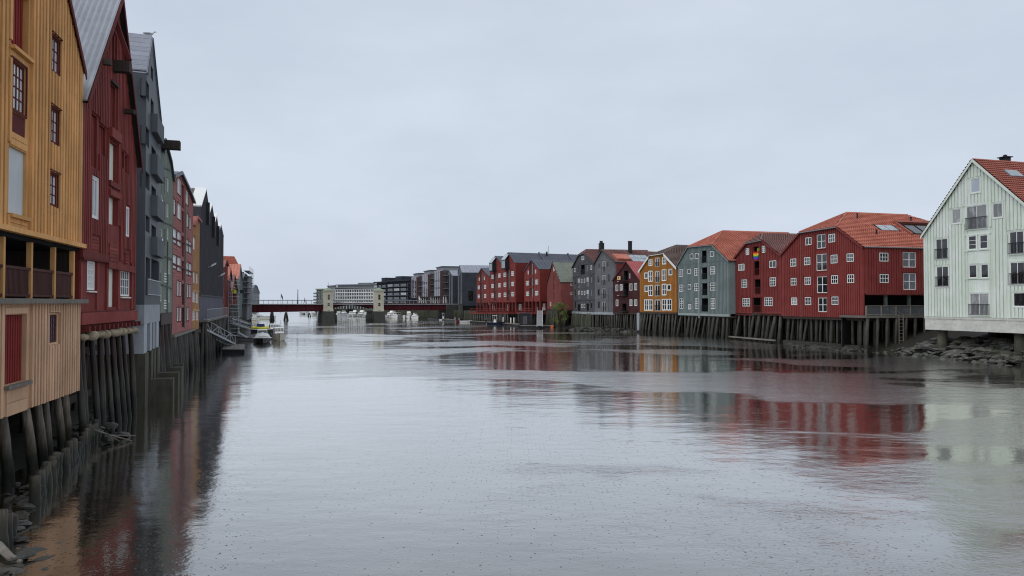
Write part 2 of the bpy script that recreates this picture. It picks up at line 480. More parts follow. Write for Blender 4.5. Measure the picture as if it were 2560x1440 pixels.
# ------------------------------------------------------------------ mesh and object helpers
class MB:
    def __init__(s):
        s.v, s.f = [], []
    def face(s, pts):
        k = len(s.v)
        s.v += [tuple(p) for p in pts]
        s.f.append(tuple(range(k, k + len(pts))))
    def hexa(s, p):                     # 8 corners: 4 below, 4 above
        k = len(s.v)
        s.v += [tuple(q) for q in p]
        for a in ((3, 2, 1, 0), (4, 5, 6, 7), (0, 1, 5, 4), (1, 2, 6, 5), (2, 3, 7, 6), (3, 0, 4, 7)):
            s.f.append(tuple(k + i for i in a))
        return s
    def box(s, x0, x1, y0, y1, z0, z1):
        return s.hexa([(x0, y0, z0), (x1, y0, z0), (x1, y1, z0), (x0, y1, z0), (x0, y0, z1), (x1, y0, z1), (x1, y1, z1), (x0, y1, z1)])
    def bar(s, p, q, w, h=None, up=(0, 0, 1)):
        h = h or w
        p, q, up = Vector(p), Vector(q), Vector(up)
        d = (q - p).normalized()
        a = d.cross(up)
        if a.length < 1e-4:
            a = d.cross(Vector((1, 0, 0)))
        a.normalize()
        b = a.cross(d)
        a, b = a * w / 2, b * h / 2
        return s.hexa([p - a - b, p + a - b, q + a - b, q - a - b, p - a + b, p + a + b, q + a + b, q - a + b])
    def tube(s, path, rad, n=8, cap=True):
        path = [Vector(p) for p in path]
        if isinstance(rad, (int, float)):
            rad = [rad] * len(path)
        k0 = len(s.v)
        for i, p in enumerate(path):
            d = (path[min(i + 1, len(path) - 1)] - path[max(i - 1, 0)]).normalized()
            a = d.cross(Vector((0, 0, 1)))
            if a.length < 1e-3:
                a = Vector((1, 0, 0))
            a.normalize()
            b = a.cross(d)
            for j in range(n):
                t = 2 * math.pi * j / n
                s.v.append(tuple(p + (a * math.cos(t) + b * math.sin(t)) * rad[i]))
        for i in range(len(path) - 1):
            for j in range(n):
                a, b = k0 + i * n + j, k0 + i * n + (j + 1) % n
                s.f.append((a, b, b + n, a + n))
        if cap:
            s.f.append(tuple(k0 + j for j in range(n))[::-1])
            s.f.append(tuple(k0 + (len(path) - 1) * n + j for j in range(n)))
        return s
    def prism(s, poly, y0, y1):         # poly in (x, z)
        k, n = len(s.v), len(poly)
        s.v += [(x, y0, z) for x, z in poly] + [(x, y1, z) for x, z in poly]
        s.f.append(tuple(range(k, k + n)))
        s.f.append(tuple(range(k + 2 * n - 1, k + n - 1, -1)))
        for i in range(n):
            j = (i + 1) % n
            s.f.append((k + j, k + i, k + n + i, k + n + j))
        return s
    def loft(s, rings, closed=True, cap=True):
        k, n = len(s.v), len(rings[0])
        for r in rings:
            s.v += [tuple(p) for p in r]
        for i in range(len(rings) - 1):
            for j in range(n if closed else n - 1):
                a, b = k + i * n + j, k + i * n + (j + 1) % n
                s.f.append((a, b, b + n, a + n))
        if cap:
            s.f.append(tuple(range(k + n - 1, k - 1, -1)))
            s.f.append(tuple(range(k + (len(rings) - 1) * n, k + len(rings) * n)))
        return s
    def mesh(s, name, mat, smooth=False):
        me = bpy.data.meshes.new(name)
        me.from_pydata(s.v, [], s.f)
        me.materials.append(MAT[mat])
        if smooth:
            me.polygons.foreach_set('use_smooth', [True] * len(me.polygons))
        me.update()
        return me
    def build(s, name, mat, parent=None, smooth=False, kind=None, label=None, loc=None):
        o = bpy.data.objects.new(name, s.mesh(name, mat, smooth))
        COL.objects.link(o)
        o.parent = parent
        if loc is not None:
            o.location = loc
        if kind:
            o['kind'] = kind
        if label:
            o['label'] = label
        return o

def inst(name, me, parent, loc=(0, 0, 0), scale=(1, 1, 1), rot=(0, 0, 0), mat=None):
    o = bpy.data.objects.new(name, me)
    COL.objects.link(o)
    o.parent = parent
    o.location, o.scale, o.rotation_euler = loc, scale, rot
    if mat:
        o.material_slots[0].link = 'OBJECT'
        o.material_slots[0].material = MAT[mat]
    return o

def tag(o, label, cat, group=None):
    o['label'], o['category'] = label, cat
    if group:
        o['group'] = group
    return o

def thing(name, label, cat, loc=(0, 0, 0), rotz=0.0, group=None):
    o = bpy.data.objects.new(name, None)
    COL.objects.link(o)
    o.location = loc
    o.rotation_euler = (0, 0, rotz)
    o.empty_display_size = 0.5
    return tag(o, label, cat, group)

UNIT = {}
def unit_box(mat):
    if mat not in UNIT:
        UNIT[mat] = MB().box(-.5, .5, -.5, .5, 0, 1).mesh('board', mat)
    return UNIT[mat]

PILES = {}
def pile_mesh(mat, k):
    if (mat, k) not in PILES:
        r = random.Random(k * 7 + 3)
        rings, n = [], 9
        for i in range(7):
            z = i / 6.0
            rr = 1.12 - 0.22 * z + r.uniform(-.04, .04)
            ox, oy = r.uniform(-.1, .1), r.uniform(-.1, .1)
            rings.append([(ox + rr * math.cos(2 * math.pi * j / n) * r.uniform(.88, 1.1), oy + rr * math.sin(2 * math.pi * j / n) * r.uniform(.94, 1.06), z) for j in range(n)])
        PILES[(mat, k)] = MB().loft(rings).mesh('pile', mat, True)
    return PILES[(mat, k)]

def pile(parent, foot, head, r, mat, name='pile'):
    """a round timber from foot to head in the parent's space"""
    foot, head = Vector(foot), Vector(head)
    d = head - foot
    o = inst(name, pile_mesh(mat, RND.randrange(6)), parent, foot, (r, r, d.length))
    o.rotation_mode = 'QUATERNION'
    o.rotation_quaternion = Vector((0, 0, 1)).rotation_difference(d)
    return o

def inside(poly, x, y):
    c, j = False, len(poly) - 1
    for i in range(len(poly)):
        (xi, yi), (xj, yj) = poly[i], poly[j]
        if (yi > y) != (yj > y) and x < (xj - xi) * (y - yi) / (yj - yi) + xi:
            c = not c
        j = i
    return c

def scan(poly, c, axis):
    """where the line axis=c crosses the polygon: list of intervals along the other axis"""
    xs = []
    for i in range(len(poly)):
        p, q = poly[i], poly[(i + 1) % len(poly)]
        a, b = p[axis], q[axis]
        if (a > c) != (b > c):
            t = (c - a) / (b - a)
            xs.append(p[1 - axis] + t * (q[1 - axis] - p[1 - axis]))
    xs.sort()
    return [(xs[i], xs[i + 1]) for i in range(0, len(xs) - 1, 2)]

def minus(iv, cuts):
    out = list(iv)
    for a, b in cuts:
        nxt = []
        for p, q in out:
            if b <= p or a >= q:
                nxt.append((p, q))
            else:
                if a > p:
                    nxt.append((p, a))
                if b < q:
                    nxt.append((b, q))
        out = nxt
    return [(p, q) for p, q in out if q - p > 0.06]

# ------------------------------------------------------------------ facades and houses
class Facade:
    """a vertical plane of a thing; local x runs along it (to the right in the photo), y into the building, z up from the water"""
    def __init__(s, root, P0, P1):
        s.P0, s.P1 = Vector(P0), Vector(P1)
        s.W = (s.P1 - s.P0).length
        s.u = (s.P1 - s.P0) / s.W
        s.b = Vector((-s.u.y, s.u.x))
        s.root, s.c, s.holes, s.fit, s.skip = root, ID, [], [], []
    def uz(s, x, y, d=0.0):
        px, py = s.c(x, y)
        r = ray(px, py)
        o = s.P0 + s.b * d
        den = r.x * s.b.x + r.y * s.b.y
        t = (o.x * s.b.x + o.y * s.b.y) / den
        p = Vector((r.x * t, r.y * t))
        return ((p - o).dot(s.u), EYE + r.z * t)
    def rect(s, x0, y0, x1, y1, d=0.0):
        cx, cy = (x0 + x1) / 2, (y0 + y1) / 2
        a, b = s.uz(x0, cy, d)[0], s.uz(x1, cy, d)[0]
        z0, z1 = s.uz(cx, y1, d)[1], s.uz(cx, y0, d)[1]
        return (min(a, b), max(a, b), min(z0, z1), max(z0, z1))
    def pxm(s, u, z):                   # photo pixels per metre across and up, near a point of the facade
        p = s.P0 + s.u * u
        up = FPX / p.y
        q = s.P0 + s.u * (u + 0.5)
        return abs(q.x / q.y - p.x / p.y) * FPX / 0.5, up
    def poly(s, top, base):
        return [(top[0][0], base[0]), (top[-1][0], base[1])] + list(reversed(top))
    # ---- things set in the wall; each call notes the hole and what fills it
    def win(s, x0, y0, x1, y1, cols=2, rows=3, frame='white', pane=None, fw=0.07, mw=0.035, deep=0.07, head=None, sill=None, case=None, uz=None, rail=None):
        r = uz or s.rect(x0, y0, x1, y1)
        s.holes.append((r, deep))
        s.fit.append(('window', r, dict(cols=cols, rows=rows, frame=frame, pane=pane, fw=fw, mw=mw, deep=deep, head=head, sill=sill, case=case, rail=rail)))
    def wins(s, lst, **kw):
        for w in lst:
            k = dict(kw)
            if len(w) > 4:
                k['cols'], k['rows'] = w[4], w[5]
            s.win(*w[:4], **k)
    def hatch(s, x0, y0, x1, y1, mat, deep=0.3, planks=0, name='hatch', jamb=None, rail=None, uz=None, sill=None, head=None):
        r = uz or s.rect(x0, y0, x1, y1)
        s.holes.append((r, deep))
        s.fit.append(('hatch', r, dict(mat=mat, deep=deep, planks=planks, name=name, jamb=jamb, rail=rail, sill=sill, head=head)))
    def make_wall(s, top, base, mat, name='wall', depth=8.0, body=True, apex=None, parent=None, right_z=None):
        """front with real openings and reveals; body adds sides, back and floor"""
        parent = parent or s.root
        pol = s.poly(top, base)
        vs, es = [], []
        def loop(pts):
            k = len(vs)
            vs.extend(Vector(p) for p in pts)
            es.extend((k + i, k + (i + 1) % len(pts)) for i in range(len(pts)))
        loop(pol)
        for (u0, u1, z0, z1), _ in s.holes:
            loop([(u0, z0), (u1, z0), (u1, z1), (u0, z1)])
        ov, _, of, *_ = delaunay_2d_cdt(vs, es, [], 0, 1e-4)
        mb = MB()
        mb.v = [(p.x, 0.0, p.y) for p in ov]
        for f in of:
            cx, cz = sum(ov[i].x for i in f) / 3, sum(ov[i].y for i in f) / 3
            if not inside(pol, cx, cz):
                continue
            if any(u0 < cx < u1 and z0 < cz < z1 for (u0, u1, z0, z1), _ in s.holes):
                continue
            mb.f.append(tuple(f))
        for (u0, u1, z0, z1), dp in s.holes:
            if dp <= 0:
                continue
            q = [(u0, z0), (u1, z0), (u1, z1), (u0, z1)]
            for i in range(4):
                (a, b), (c, d) = q[i], q[(i + 1) % 4]
                mb.face([(a, 0, b), (c, 0, d), (c, dp + .03, d), (a, dp + .03, b)])
        if body:
            bp = pol if not apex else [pol[0], pol[1], pol[2], apex, pol[-1]]
            for i in range(len(pol)):
                (a, b), (c, d) = pol[i], pol[(i + 1) % len(pol)]
                if i == 1 and right_z is not None:
                    b = right_z
                if i <= 1 or i == len(pol) - 1:
                    mb.face([(a, 0, b), (c, 0, d), (c, depth, d), (a, depth, b)])
            mb.face([(a, depth, b) for a, b in bp])
        return mb.build(name, mat, parent)
    def battens(s, top, base, mat, pitch=0.33, w=0.09, t=0.03, single=False, name='batten', margin=0.06, umin=None, umax=None, y=0.0, parent=None):
        pol = s.poly(top, base)
        parent = parent or s.root
        a, b = top[0][0] if umin is None else umin, top[-1][0] if umax is None else umax
        n = max(1, int(round((b - a) / pitch)))
        mb = MB()
        for i in range(n + 1):
            u = a + (b - a) * i / n
            u = min(max(u, a + w / 2), b - w / 2)
            cuts = [(h[2] - margin, h[3] + margin) for h in [x[0] for x in s.holes] + s.skip if h[0] - margin - w / 2 < u < h[1] + margin + w / 2]
            for z0, z1 in minus(scan(pol, u, 0), cuts):
                if single:
                    inst(name, unit_box(mat), parent, (u + RND.uniform(-.015, .015), y - t / 2, z0 + RND.uniform(0, .02)), (w * RND.uniform(.86, 1.12), t, z1 - z0 - RND.uniform(.0, .02)))
                else:
                    mb.box(u - w / 2, u + w / 2, y - t, y + .003, z0, z1)
        if not single and mb.f:
            mb.build(name + '_cladding', mat, parent, kind='stuff')
    def clapboard(s, top, base, mat, pitch=0.2, t=0.03, margin=0.06, name='clapboard_cladding'):
        pol = s.poly(top, base)
        mb = MB()
        z, zt = min(base), max(p[1] for p in top)
        while z < zt - .05:
            cuts = [(h[0] - margin, h[1] + margin) for h in [x[0] for x in s.holes] + s.skip if h[2] - margin - pitch < z < h[3] + margin]
            for u0, u1 in minus(scan(pol, z + pitch * .5, 1), cuts):
                mb.hexa([(u0, -t, z), (u1, -t, z), (u1, 0.004, z), (u0, 0.004, z), (u0, -.006, z + pitch), (u1, -.006, z + pitch), (u1, 0.004, z + pitch), (u0, 0.004, z + pitch)])
            z += pitch
        mb.build(name, mat, s.root, kind='stuff')
    def fill(s):
        for kind, r, k in s.fit:
            (window if kind == 'window' else hatch)(s, r, **k)
    # ---- plain pieces on the wall
    def board(s, x0, y0, x1, y1, mat, out=0.05, name='trim_board', deep=0.004, uz=None):
        u0, u1, z0, z1 = uz or s.rect(x0, y0, x1, y1)
        return MB().box(u0, u1, -out, deep, z0, z1).build(name, mat, s.root)
    def strip(s, p, q, th, mat, out=0.08, name='ledge_board', deep=0.004):
        """a board along a line of the facade given by two photo points (its middle)"""
        (a, b), (c, d) = s.uz(*p), s.uz(*q)
        h = th / 2
        return MB().hexa([(a, -out, b - h), (c, -out, d - h), (c, deep, d - h), (a, deep, b - h), (a, -out, b + h), (c, -out, d + h), (c, deep, d + h), (a, deep, b + h)]).build(name, mat, s.root)

def railing(root, u0, u1, z0, z1, y, mat, pitch=0.14, bar=0.02, name='railing'):
    mb = MB()
    mb.box(u0, u1, y - .03, y + .01, z1 - .05, z1)
    mb.box(u0, u1, y - .025, y + .005, z0, z0 + .04)
    n = max(2, int((u1 - u0) / pitch))
    for i in range(n + 1):
        u = u0 + bar / 2 + (u1 - u0 - bar) * i / n
        mb.box(u - bar / 2, u + bar / 2, y - .02, y, z0 + .03, z1 - .04)
    return mb.build(name, mat, root)

def window(s, r, cols, rows, frame, pane, fw, mw, deep, head, sill, case, rail):
    u0, u1, z0, z1 = r
    w, h = u1 - u0, z1 - z0
    fw = min(fw, w * .16, h * .16)
    mw = min(mw, w * .09)
    uc, zc = (u0 + u1) / 2, (z0 + z1) / 2
    x0, x1, a, b = -w / 2, w / 2, -h / 2, h / 2
    f, k = deep - .05, deep
    mb = MB()
    mb.box(x0, x0 + fw, f, k, a, b).box(x1 - fw, x1, f, k, a, b)
    mb.box(x0 + fw, x1 - fw, f, k, a, a + fw).box(x0 + fw, x1 - fw, f, k, b - fw, b)
    xs = [x0 + fw + (w - 2 * fw) * i / cols for i in range(cols + 1)]
    zs = [a + fw + (h - 2 * fw) * i / rows for i in range(rows + 1)]
    for i, x in enumerate(xs[1:-1]):
        ww = mw * (1.7 if cols % 2 == 0 and i == cols // 2 - 1 else 1.0)
        mb.box(x - ww / 2, x + ww / 2, f + .008, k - .002, a + fw, b - fw)
    for z in zs[1:-1]:
        mb.box(x0 + fw, x1 - fw, f + .012, k - .004, z - mw / 2, z + mw / 2)
    o = mb.build('window', frame, s.root, loc=(uc, 0, zc))
    pu, pz = s.pxm(uc, zc)
    pane = pane or RND.choice(['glass_dark'] * 5 + ['glass_mid'] * 2 + ['glass_curtain'])
    y = k - .018
    if w / cols * pu >= 10 and h / rows * pz >= 10 and cols * rows > 1:
        for i in range(cols):
            for j in range(rows):
                m = MB()
                m.face([(xs[i], y, zs[j]), (xs[i + 1], y, zs[j]), (xs[i + 1], y, zs[j + 1]), (xs[i], y, zs[j + 1])])
                m.build('pane', pane, o)
    else:
        m = MB()
        m.face([(xs[0], y, zs[0]), (xs[-1], y, zs[0]), (xs[-1], y, zs[-1]), (xs[0], y, zs[-1])])
        m.build('pane', pane, o)
    if case:
        t = case[1]
        m = MB()
        cy = -.035 if deep > .03 else -.115
        m.box(x0 - t, x0, cy, .004, a - t, b + t).box(x1, x1 + t, cy, .004, a - t, b + t)
        m.box(x0, x1, cy + .002, .004, b, b + t).box(x0, x1, cy + .002, .004, a - t, a)
        m.build('casing', case[0], o)
    if head:
        m = MB()
        m.hexa([(x0 - .12, -.12, b + .09), (x1 + .12, -.12, b + .09), (x1 + .12, .002, b + .09), (x0 - .12, .002, b + .09), (x0 - .12, -.10, b + .13), (x1 + .12, -.10, b + .13), (x1 + .12, .002, b + .17), (x0 - .12, .002, b + .17)])
        m.build('header', head, o)
    if sill:
        MB().box(x0 - .08, x1 + .08, -.09, f - .002, a - .1, a - .04).build('sill', sill, o)
    if rail:
        railing(o, x0 - .06, x1 + .06, a + .03, a + rail[1] * h, -.07 if deep > .03 else -.15, rail[0])

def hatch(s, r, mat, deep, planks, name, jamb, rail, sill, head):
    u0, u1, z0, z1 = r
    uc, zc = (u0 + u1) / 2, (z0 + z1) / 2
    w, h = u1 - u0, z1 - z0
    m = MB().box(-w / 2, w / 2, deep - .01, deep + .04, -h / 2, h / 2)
    if mat == 'void':                   # room's darkness painted black, reveals lined with it too
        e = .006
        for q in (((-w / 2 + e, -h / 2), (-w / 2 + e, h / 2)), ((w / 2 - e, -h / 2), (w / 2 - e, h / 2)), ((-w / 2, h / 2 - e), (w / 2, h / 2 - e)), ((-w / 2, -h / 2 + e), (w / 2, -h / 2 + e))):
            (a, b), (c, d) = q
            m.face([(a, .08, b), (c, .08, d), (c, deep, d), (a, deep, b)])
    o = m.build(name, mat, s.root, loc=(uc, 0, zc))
    if planks:
        for i in range(planks):
            x = -w / 2 + w * (i + .5) / planks
            inst('plank', unit_box(mat), o, (x, deep - .025, -h / 2 + .01), (w / planks * .62, .03, h - .02))
    if jamb:
        t = .09
        MB().box(-w / 2, -w / 2 + t, -.03, deep - .012, -h / 2, h / 2).box(w / 2 - t, w / 2, -.03, deep - .012, -h / 2, h / 2).box(-w / 2 + t, w / 2 - t, -.028, deep - .012, h / 2 - t, h / 2).build('jamb', jamb, o)
    if rail:
        railing(o, -w / 2, w / 2, -h / 2 + .03, -h / 2 + h * rail[1], .05 if len(rail) < 3 else rail[2], rail[0])
    if sill:
        MB().box(-w / 2 - .1, w / 2 + .1, -.16, deep - .012, -h / 2 - .12, -h / 2 - .01).build('sill', sill, o)
    if head:
        MB().box(-w / 2 - .15, w / 2 + .15, -.14, .004, h / 2 + .05, h / 2 + .15).build('header', head, o)
    return o

class House(Facade):
    def __init__(s, name, label, cat, p0, p1, group=None):
        P0 = p0 if isinstance(p0, Vector) else plan(*p0)
        P1 = p1 if isinstance(p1, Vector) else plan(*p1)
        d = P1 - P0
        root = thing(name, label, cat, (P0.x, P0.y, 0), math.atan2(d.y, d.x), group)
        Facade.__init__(s, root, P0, P1)
    def side(s, u, depth, right=True):
        """the facade of the end wall at u that faces the viewer, as a new plane; its pieces go under their own turned part"""
        p = s.P0 + s.u * u
        f = Facade(None, p, p + s.b * depth)
        e = bpy.data.objects.new('side_wall_frame', None)
        COL.objects.link(e)
        e.parent = s.root
        e.location = (u, 0, 0)
        e.rotation_euler = (0, 0, math.pi / 2)
        f.root = e
        f.c = s.c
        f.home = s.root
        return f
    @staticmethod
    def settle(f):
        """hand the pieces of a side facade over to the house itself"""
        e = f.root
        bpy.context.view_layer.update()
        for c in list(e.children):
            mb = e.matrix_basis @ c.matrix_basis
            c.parent = f.home
            c.matrix_basis = mb
        bpy.data.objects.remove(e)
    def local(s, px, py, Y):
        p = at(px, py, Y)
        q = Vector((p.x, p.y)) - s.P0
        return Vector((q.dot(s.u), q.dot(s.b), p.z))
    def at_back(s, px, py, depth):
        """local point on the plane 'depth' metres behind the front, seen at a pixel"""
        u, z = s.uz(px, py, depth)
        return Vector((u, depth, z))

def roof_face(root, pts, kind, mat, name='roof', thick=0.12, pitch=None, row=None, parent_part=None):
    """pts: planar convex polygon, first edge is the eave; builds the slab and the covering on top of it"""
    pts = [Vector(p) for p in pts]
    e1 = (pts[1] - pts[0]).normalized()
    nrm = Vector((0, 0, 0))
    for i in range(1, len(pts) - 1):
        nrm += (pts[i] - pts[0]).cross(pts[i + 1] - pts[0])
    nrm.normalize()
    if nrm.z < 0:
        nrm = -nrm
    e2 = nrm.cross(e1)
    mid = sum(pts, Vector()) / len(pts)
    if (mid - pts[0]).dot(e2) < 0:
        e2 = -e2
    mb = MB()
    k, n = 0, len(pts)
    mb.v = [tuple(p) for p in pts] + [tuple(p - nrm * thick) for p in pts]
    mb.f = [tuple(range(n)), tuple(range(2 * n - 1, n - 1, -1))] + [(i, (i + 1) % n, n + (i + 1) % n, n + i) for i in range(n)]
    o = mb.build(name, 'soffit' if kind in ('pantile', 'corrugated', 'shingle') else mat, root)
    loc = [((p - pts[0]).dot(e1), (p - pts[0]).dot(e2)) for p in pts]
    vmax = max(q[1] for q in loc)
    def W(a, b, h):
        return pts[0] + e1 * a + e2 * b + nrm * h
    tm = MB()
    if kind in ('pantile', 'corrugated', 'shingle'):
        row = row or (0.36 if kind == 'pantile' else 0.3)
        pitch = pitch or 0.26
        if kind == 'corrugated':
            row = vmax
        nr = max(1, int(round(vmax / row)))
        for i in range(nr):
            b0, b1 = vmax * i / nr, vmax * (i + 1) / nr
            sc = scan(loc, (b0 + b1) / 2, 1)
            if kind == 'corrugated':
                sc = scan(loc, 0.02, 1) or sc
            if not sc:
                continue
            a0, a1 = sc[0][0], sc[-1][1]
            if kind == 'shingle':
                m = max(1, int((a1 - a0) / pitch))
                for j in range(m):
                    q0, q1 = a0 + (a1 - a0) * (j + (i % 2) * .5 - .25) / m, a0 + (a1 - a0) * (j + 1 + (i % 2) * .5 - .25) / m
                    q0, q1 = max(q0, a0), min(q1, a1)
                    cm = (q0 + q1) / 2
                    h = RND.uniform(.03, .05)
                    tm.face([W(q0, b0 + .12, h), W(cm, b0 - .05, h), W(q1, b0 + .12, h), W(q1, b1 + .1, .012), W(q0, b1 + .1, .012)])
                continue
            m = max(2, int((a1 - a0) / pitch) * 4)
            base = len(tm.v)
            amp, lift = (0.055, 0.13) if kind == 'pantile' else (0.028, 0.03)
            for j in range(m + 1):
                a = a0 + (a1 - a0) * j / m
                t = math.sin(2 * math.pi * (a - a0) / pitch) * amp
                sl = b1
                if kind == 'corrugated':
                    q = scan(loc, min(max(a, a0 + .01), a1 - .01), 0)
                    b0, sl = (q[0][0], q[-1][1]) if q else (b0, b1)
                tm.v += [tuple(W(a, b0 - (.03 if i or kind != 'pantile' else .08), .005)), tuple(W(a, b0 - (.03 if i or kind != 'pantile' else .08), lift + t + .03)), tuple(W(a, sl, t * .9 + .035))]
            for j in range(m):
                q = base + j * 3
                tm.f.append((q, q + 3, q + 4, q + 1))
                tm.f.append((q + 1, q + 4, q + 5, q + 2))
        nm = {'pantile': 'roof_tiles', 'corrugated': 'corrugated_sheet', 'shingle': 'shingle_cover'}[kind]
        tm.build(nm, mat, o, kind='stuff')
    elif kind == 'seam':
        pitch = pitch or 0.6
        a0, a1 = min(q[0] for q in loc), max(q[0] for q in loc)
        m = int((a1 - a0) / pitch)
        for j in range(m + 1):
            a = a0 + .03 + (a1 - a0 - .06) * j / max(1, m)
            q = scan(loc, a, 0)
            if q:
                x = e1 * .025
                p, r = W(a, q[0][0], 0), W(a, q[-1][1], 0)
                h = nrm * .06
                tm.hexa([p - x, p + x, r + x, r - x, p - x + h, p + x + h, r + x + h, r - x + h])
        if tm.f:
            tm.build('standing_seams', mat, o, kind='stuff')
    return o

def gable_roof(h, top, depth, kind, mat, oh=0.3, eave=0.25, barge='white', bw=0.22, pitch=None, row=None, y0=0.0, skip=(), lift=.05, caps=True):
    """one sloping face per segment of the top line, running back from the front"""
    tp = [Vector((a, b)) for a, b in top]
    for i in range(len(tp) - 1):
        if i in skip:
            continue
        a, b = tp[i], tp[i + 1]
        d = (b - a).normalized()
        low_a = a.y <= b.y
        p, q = (a, b) if low_a else (b, a)
        e = (p - q).normalized()
        outer = (low_a and i == 0) or (not low_a and i == len(tp) - 2)
        if outer:
            p = p + e * eave
        up = Vector((0, 0, lift))
        fr, bk = y0 - oh, depth + oh
        pts = [Vector((p.x, fr, p.y)), Vector((p.x, bk, p.y)), Vector((q.x, bk, q.y)), Vector((q.x, fr, q.y))]
        roof_face(h.root, [v + up for v in pts], kind, mat, pitch=pitch, row=row)
        if barge:
            m = MB()
            y = fr - .04
            m.hexa([(p.x, y, p.y - bw), (q.x, y, q.y - bw), (q.x, fr - .002, q.y - bw), (p.x, fr - .002, p.y - bw), (p.x, y, p.y + .06), (q.x, y, q.y + .06), (q.x, fr - .002, q.y + .06), (p.x, fr - .002, p.y + .06)])
            m.build('bargeboard', barge, h.root)

def half_hip(h, top, depth, kind, mat, setback=None, oh=0.25, eave=0.3, barge='trim_red', bw=0.2, back_hip=False, pitch=None, row=None, cap=None):
    """top = left eave, left hip corner, right hip corner, right eave"""
    A, B, C, D = [Vector(p) for p in top]
    d1, d2 = B - A, C - D
    den = d1.x * d2.y - d1.y * d2.x
    t = ((D.x - A.x) * d2.y - (D.y - A.y) * d2.x) / den
    R = A + d1 * t
    rise = R.y - (B.y + C.y) / 2
    sb = setback or rise * 1.0
    up = Vector((0, 0, .05))
    P = lambda p, y: Vector((p.x, y, p.y)) + up
    eA, eD = A + (A - B).normalized() * eave, D + (D - C).normalized() * eave
    fr, bk = -oh, depth + oh
    if back_hip:
        roof_face(h.root, [P(eA, fr), P(eA, bk), P(B, bk), P(R, depth - sb), P(R, sb), P(B, fr)], kind, mat, pitch=pitch, row=row)
        roof_face(h.root, [P(eD, fr), P(eD, bk), P(C, bk), P(R, depth - sb), P(R, sb), P(C, fr)], kind, mat, pitch=pitch, row=row)
        roof_face(h.root, [P(B, bk), P(C, bk), P(R, depth - sb)], kind, mat, pitch=pitch, row=row)
    else:
        roof_face(h.root, [P(eA, fr), P(eA, bk), P(R, bk), P(R, sb), P(B, fr)], kind, mat, pitch=pitch, row=row)
        roof_face(h.root, [P(eD, fr), P(eD, bk), P(R, bk), P(R, sb), P(C, fr)], kind, mat, pitch=pitch, row=row)
    roof_face(h.root, [P(B, fr), P(C, fr), P(R, sb)], kind, mat, pitch=pitch, row=row)
    cap = cap or mat
    for p, q in ((P(R, sb), P(R, depth - sb if back_hip else bk)), (P(B, fr), P(R, sb)), (P(C, fr), P(R, sb))):
        m = MB()
        n = max(2, int((q - p).length / .4))
        for i in range(n):
            m.tube([p.lerp(q, i / n) + Vector((0, 0, .04)), p.lerp(q, (i + 1.08) / n) + Vector((0, 0, .06))], [.13, .11], 7)
        m.build('ridge_cap', cap, h.root)
    for p, q in ((eA, B), (eD, C)):
        m = MB()
        y = fr - .05
        m.hexa([(p.x, y, p.y - bw), (q.x, y, q.y - bw), (q.x, fr - .002, q.y - bw), (p.x, fr - .002, p.y - bw), (p.x, y, p.y + .06), (q.x, y, q.y + .06), (q.x, fr - .002, q.y + .06), (p.x, fr - .002, p.y + .06)])
        m.build('bargeboard', barge, h.root)
    MB().tube([(B.x, fr - .07, B.y - .02), (C.x, fr - .07, C.y - .02)], .07, 7).build('gutter', 'steel_dull' if barge != 'white' else 'white', h.root)
    return (R.x, R.y), sb

def pile_row(h, u0, u1, n, top, foot=-0.6, r=0.17, mat='pile_far', y=0.25, lean=-0.5, jit=0.15, name='pile'):
    for i in range(n):
        u = u0 + (u1 - u0) * (i + .5) / n + RND.uniform(-jit, jit)
        pile(h.root, (u + RND.uniform(-.3, .3), y + lean * RND.uniform(.1, 1.1) + RND.uniform(-.2, .2), foot), (u, y + RND.uniform(-.05, .05), top + .02), r * RND.uniform(.7, 1.3), mat, name)

# ------------------------------------------------------------------ the setting: ground, river
LEFT = [Vector((-13, -80)), Vector((-9.6, 0)), plan(0, 21.9), plan(196, 29), plan(335, 37.7), plan(361, 39.5), plan(400, 46), plan(428, 51), plan(480, 64.5), plan(497, 70), plan(556, 98), plan(592, 142), plan(604, 185), plan(612, 216), plan(640, 300), plan(655, 500), plan(640, 900)]
RIGHT = [Vector((62, -80)), Vector((55, 0)), Vector((51, 40)), plan(2560, 67.5), plan(2308, 78), plan(2158, 86.5), plan(1956, 101), plan(1830, 114), plan(1696, 127.5), plan(1601, 140), plan(1487, 153), plan(1402, 168), plan(1288, 192), plan(1191, 214), plan(1115, 240), plan(1060, 266), plan(960, 300), plan(880, 385), plan(820, 460), plan(760, 900)]
def bank_x(line, y):
    for p, q in zip(line, line[1:]):
        if p.y <= y <= q.y:
            return p.x + (q.x - p.x) * (y - p.y) / (q.y - p.y)
    return line[-1].x
def build_ground():
    ys = [-80, -40, -10, 5, 14] + [18 + 3 * i for i in range(30)] + [112 + 6 * i for i in range(34)] + [330, 380, 450, 600, 900]
    prof = [(-1800, 3.0), (-60, 3.0), (-11, 2.7), (-8, 2.2), (-5.5, 1.4), (-3.2, .75), (-1.4, .15), (.2, -.35), (2.5, -1.2), (7, -2.5)]
    mb = MB()
    r = random.Random(3)
    for y in ys:
        xl, xr = bank_x(LEFT, y), bank_x(RIGHT, y)
        for o, z in prof:
            mb.v.append((xl + o, y, z + (r.uniform(-.14, .14) if -8 < o < 2 else 0)))
        for o, z in reversed(prof):
            mb.v.append((xr - o, y, z + (r.uniform(-.14, .14) if -8 < o < 2 else 0)))
    n = 2 * len(prof)
    for i in range(len(ys) - 1):
        for j in range(n - 1):
            a = i * n + j
            mb.f.append((a, a + 1, a + n + 1, a + n))
    o = mb.build('ground', 'mud', None)
    o['kind'] = 'structure'
build_ground()
w = MB()
w.face([(-5000, -300, 0), (5000, -300, 0), (5000, 8000, 0), (-5000, 8000, 0)])
w = w.build('water', 'water')
w['kind'] = 'structure'

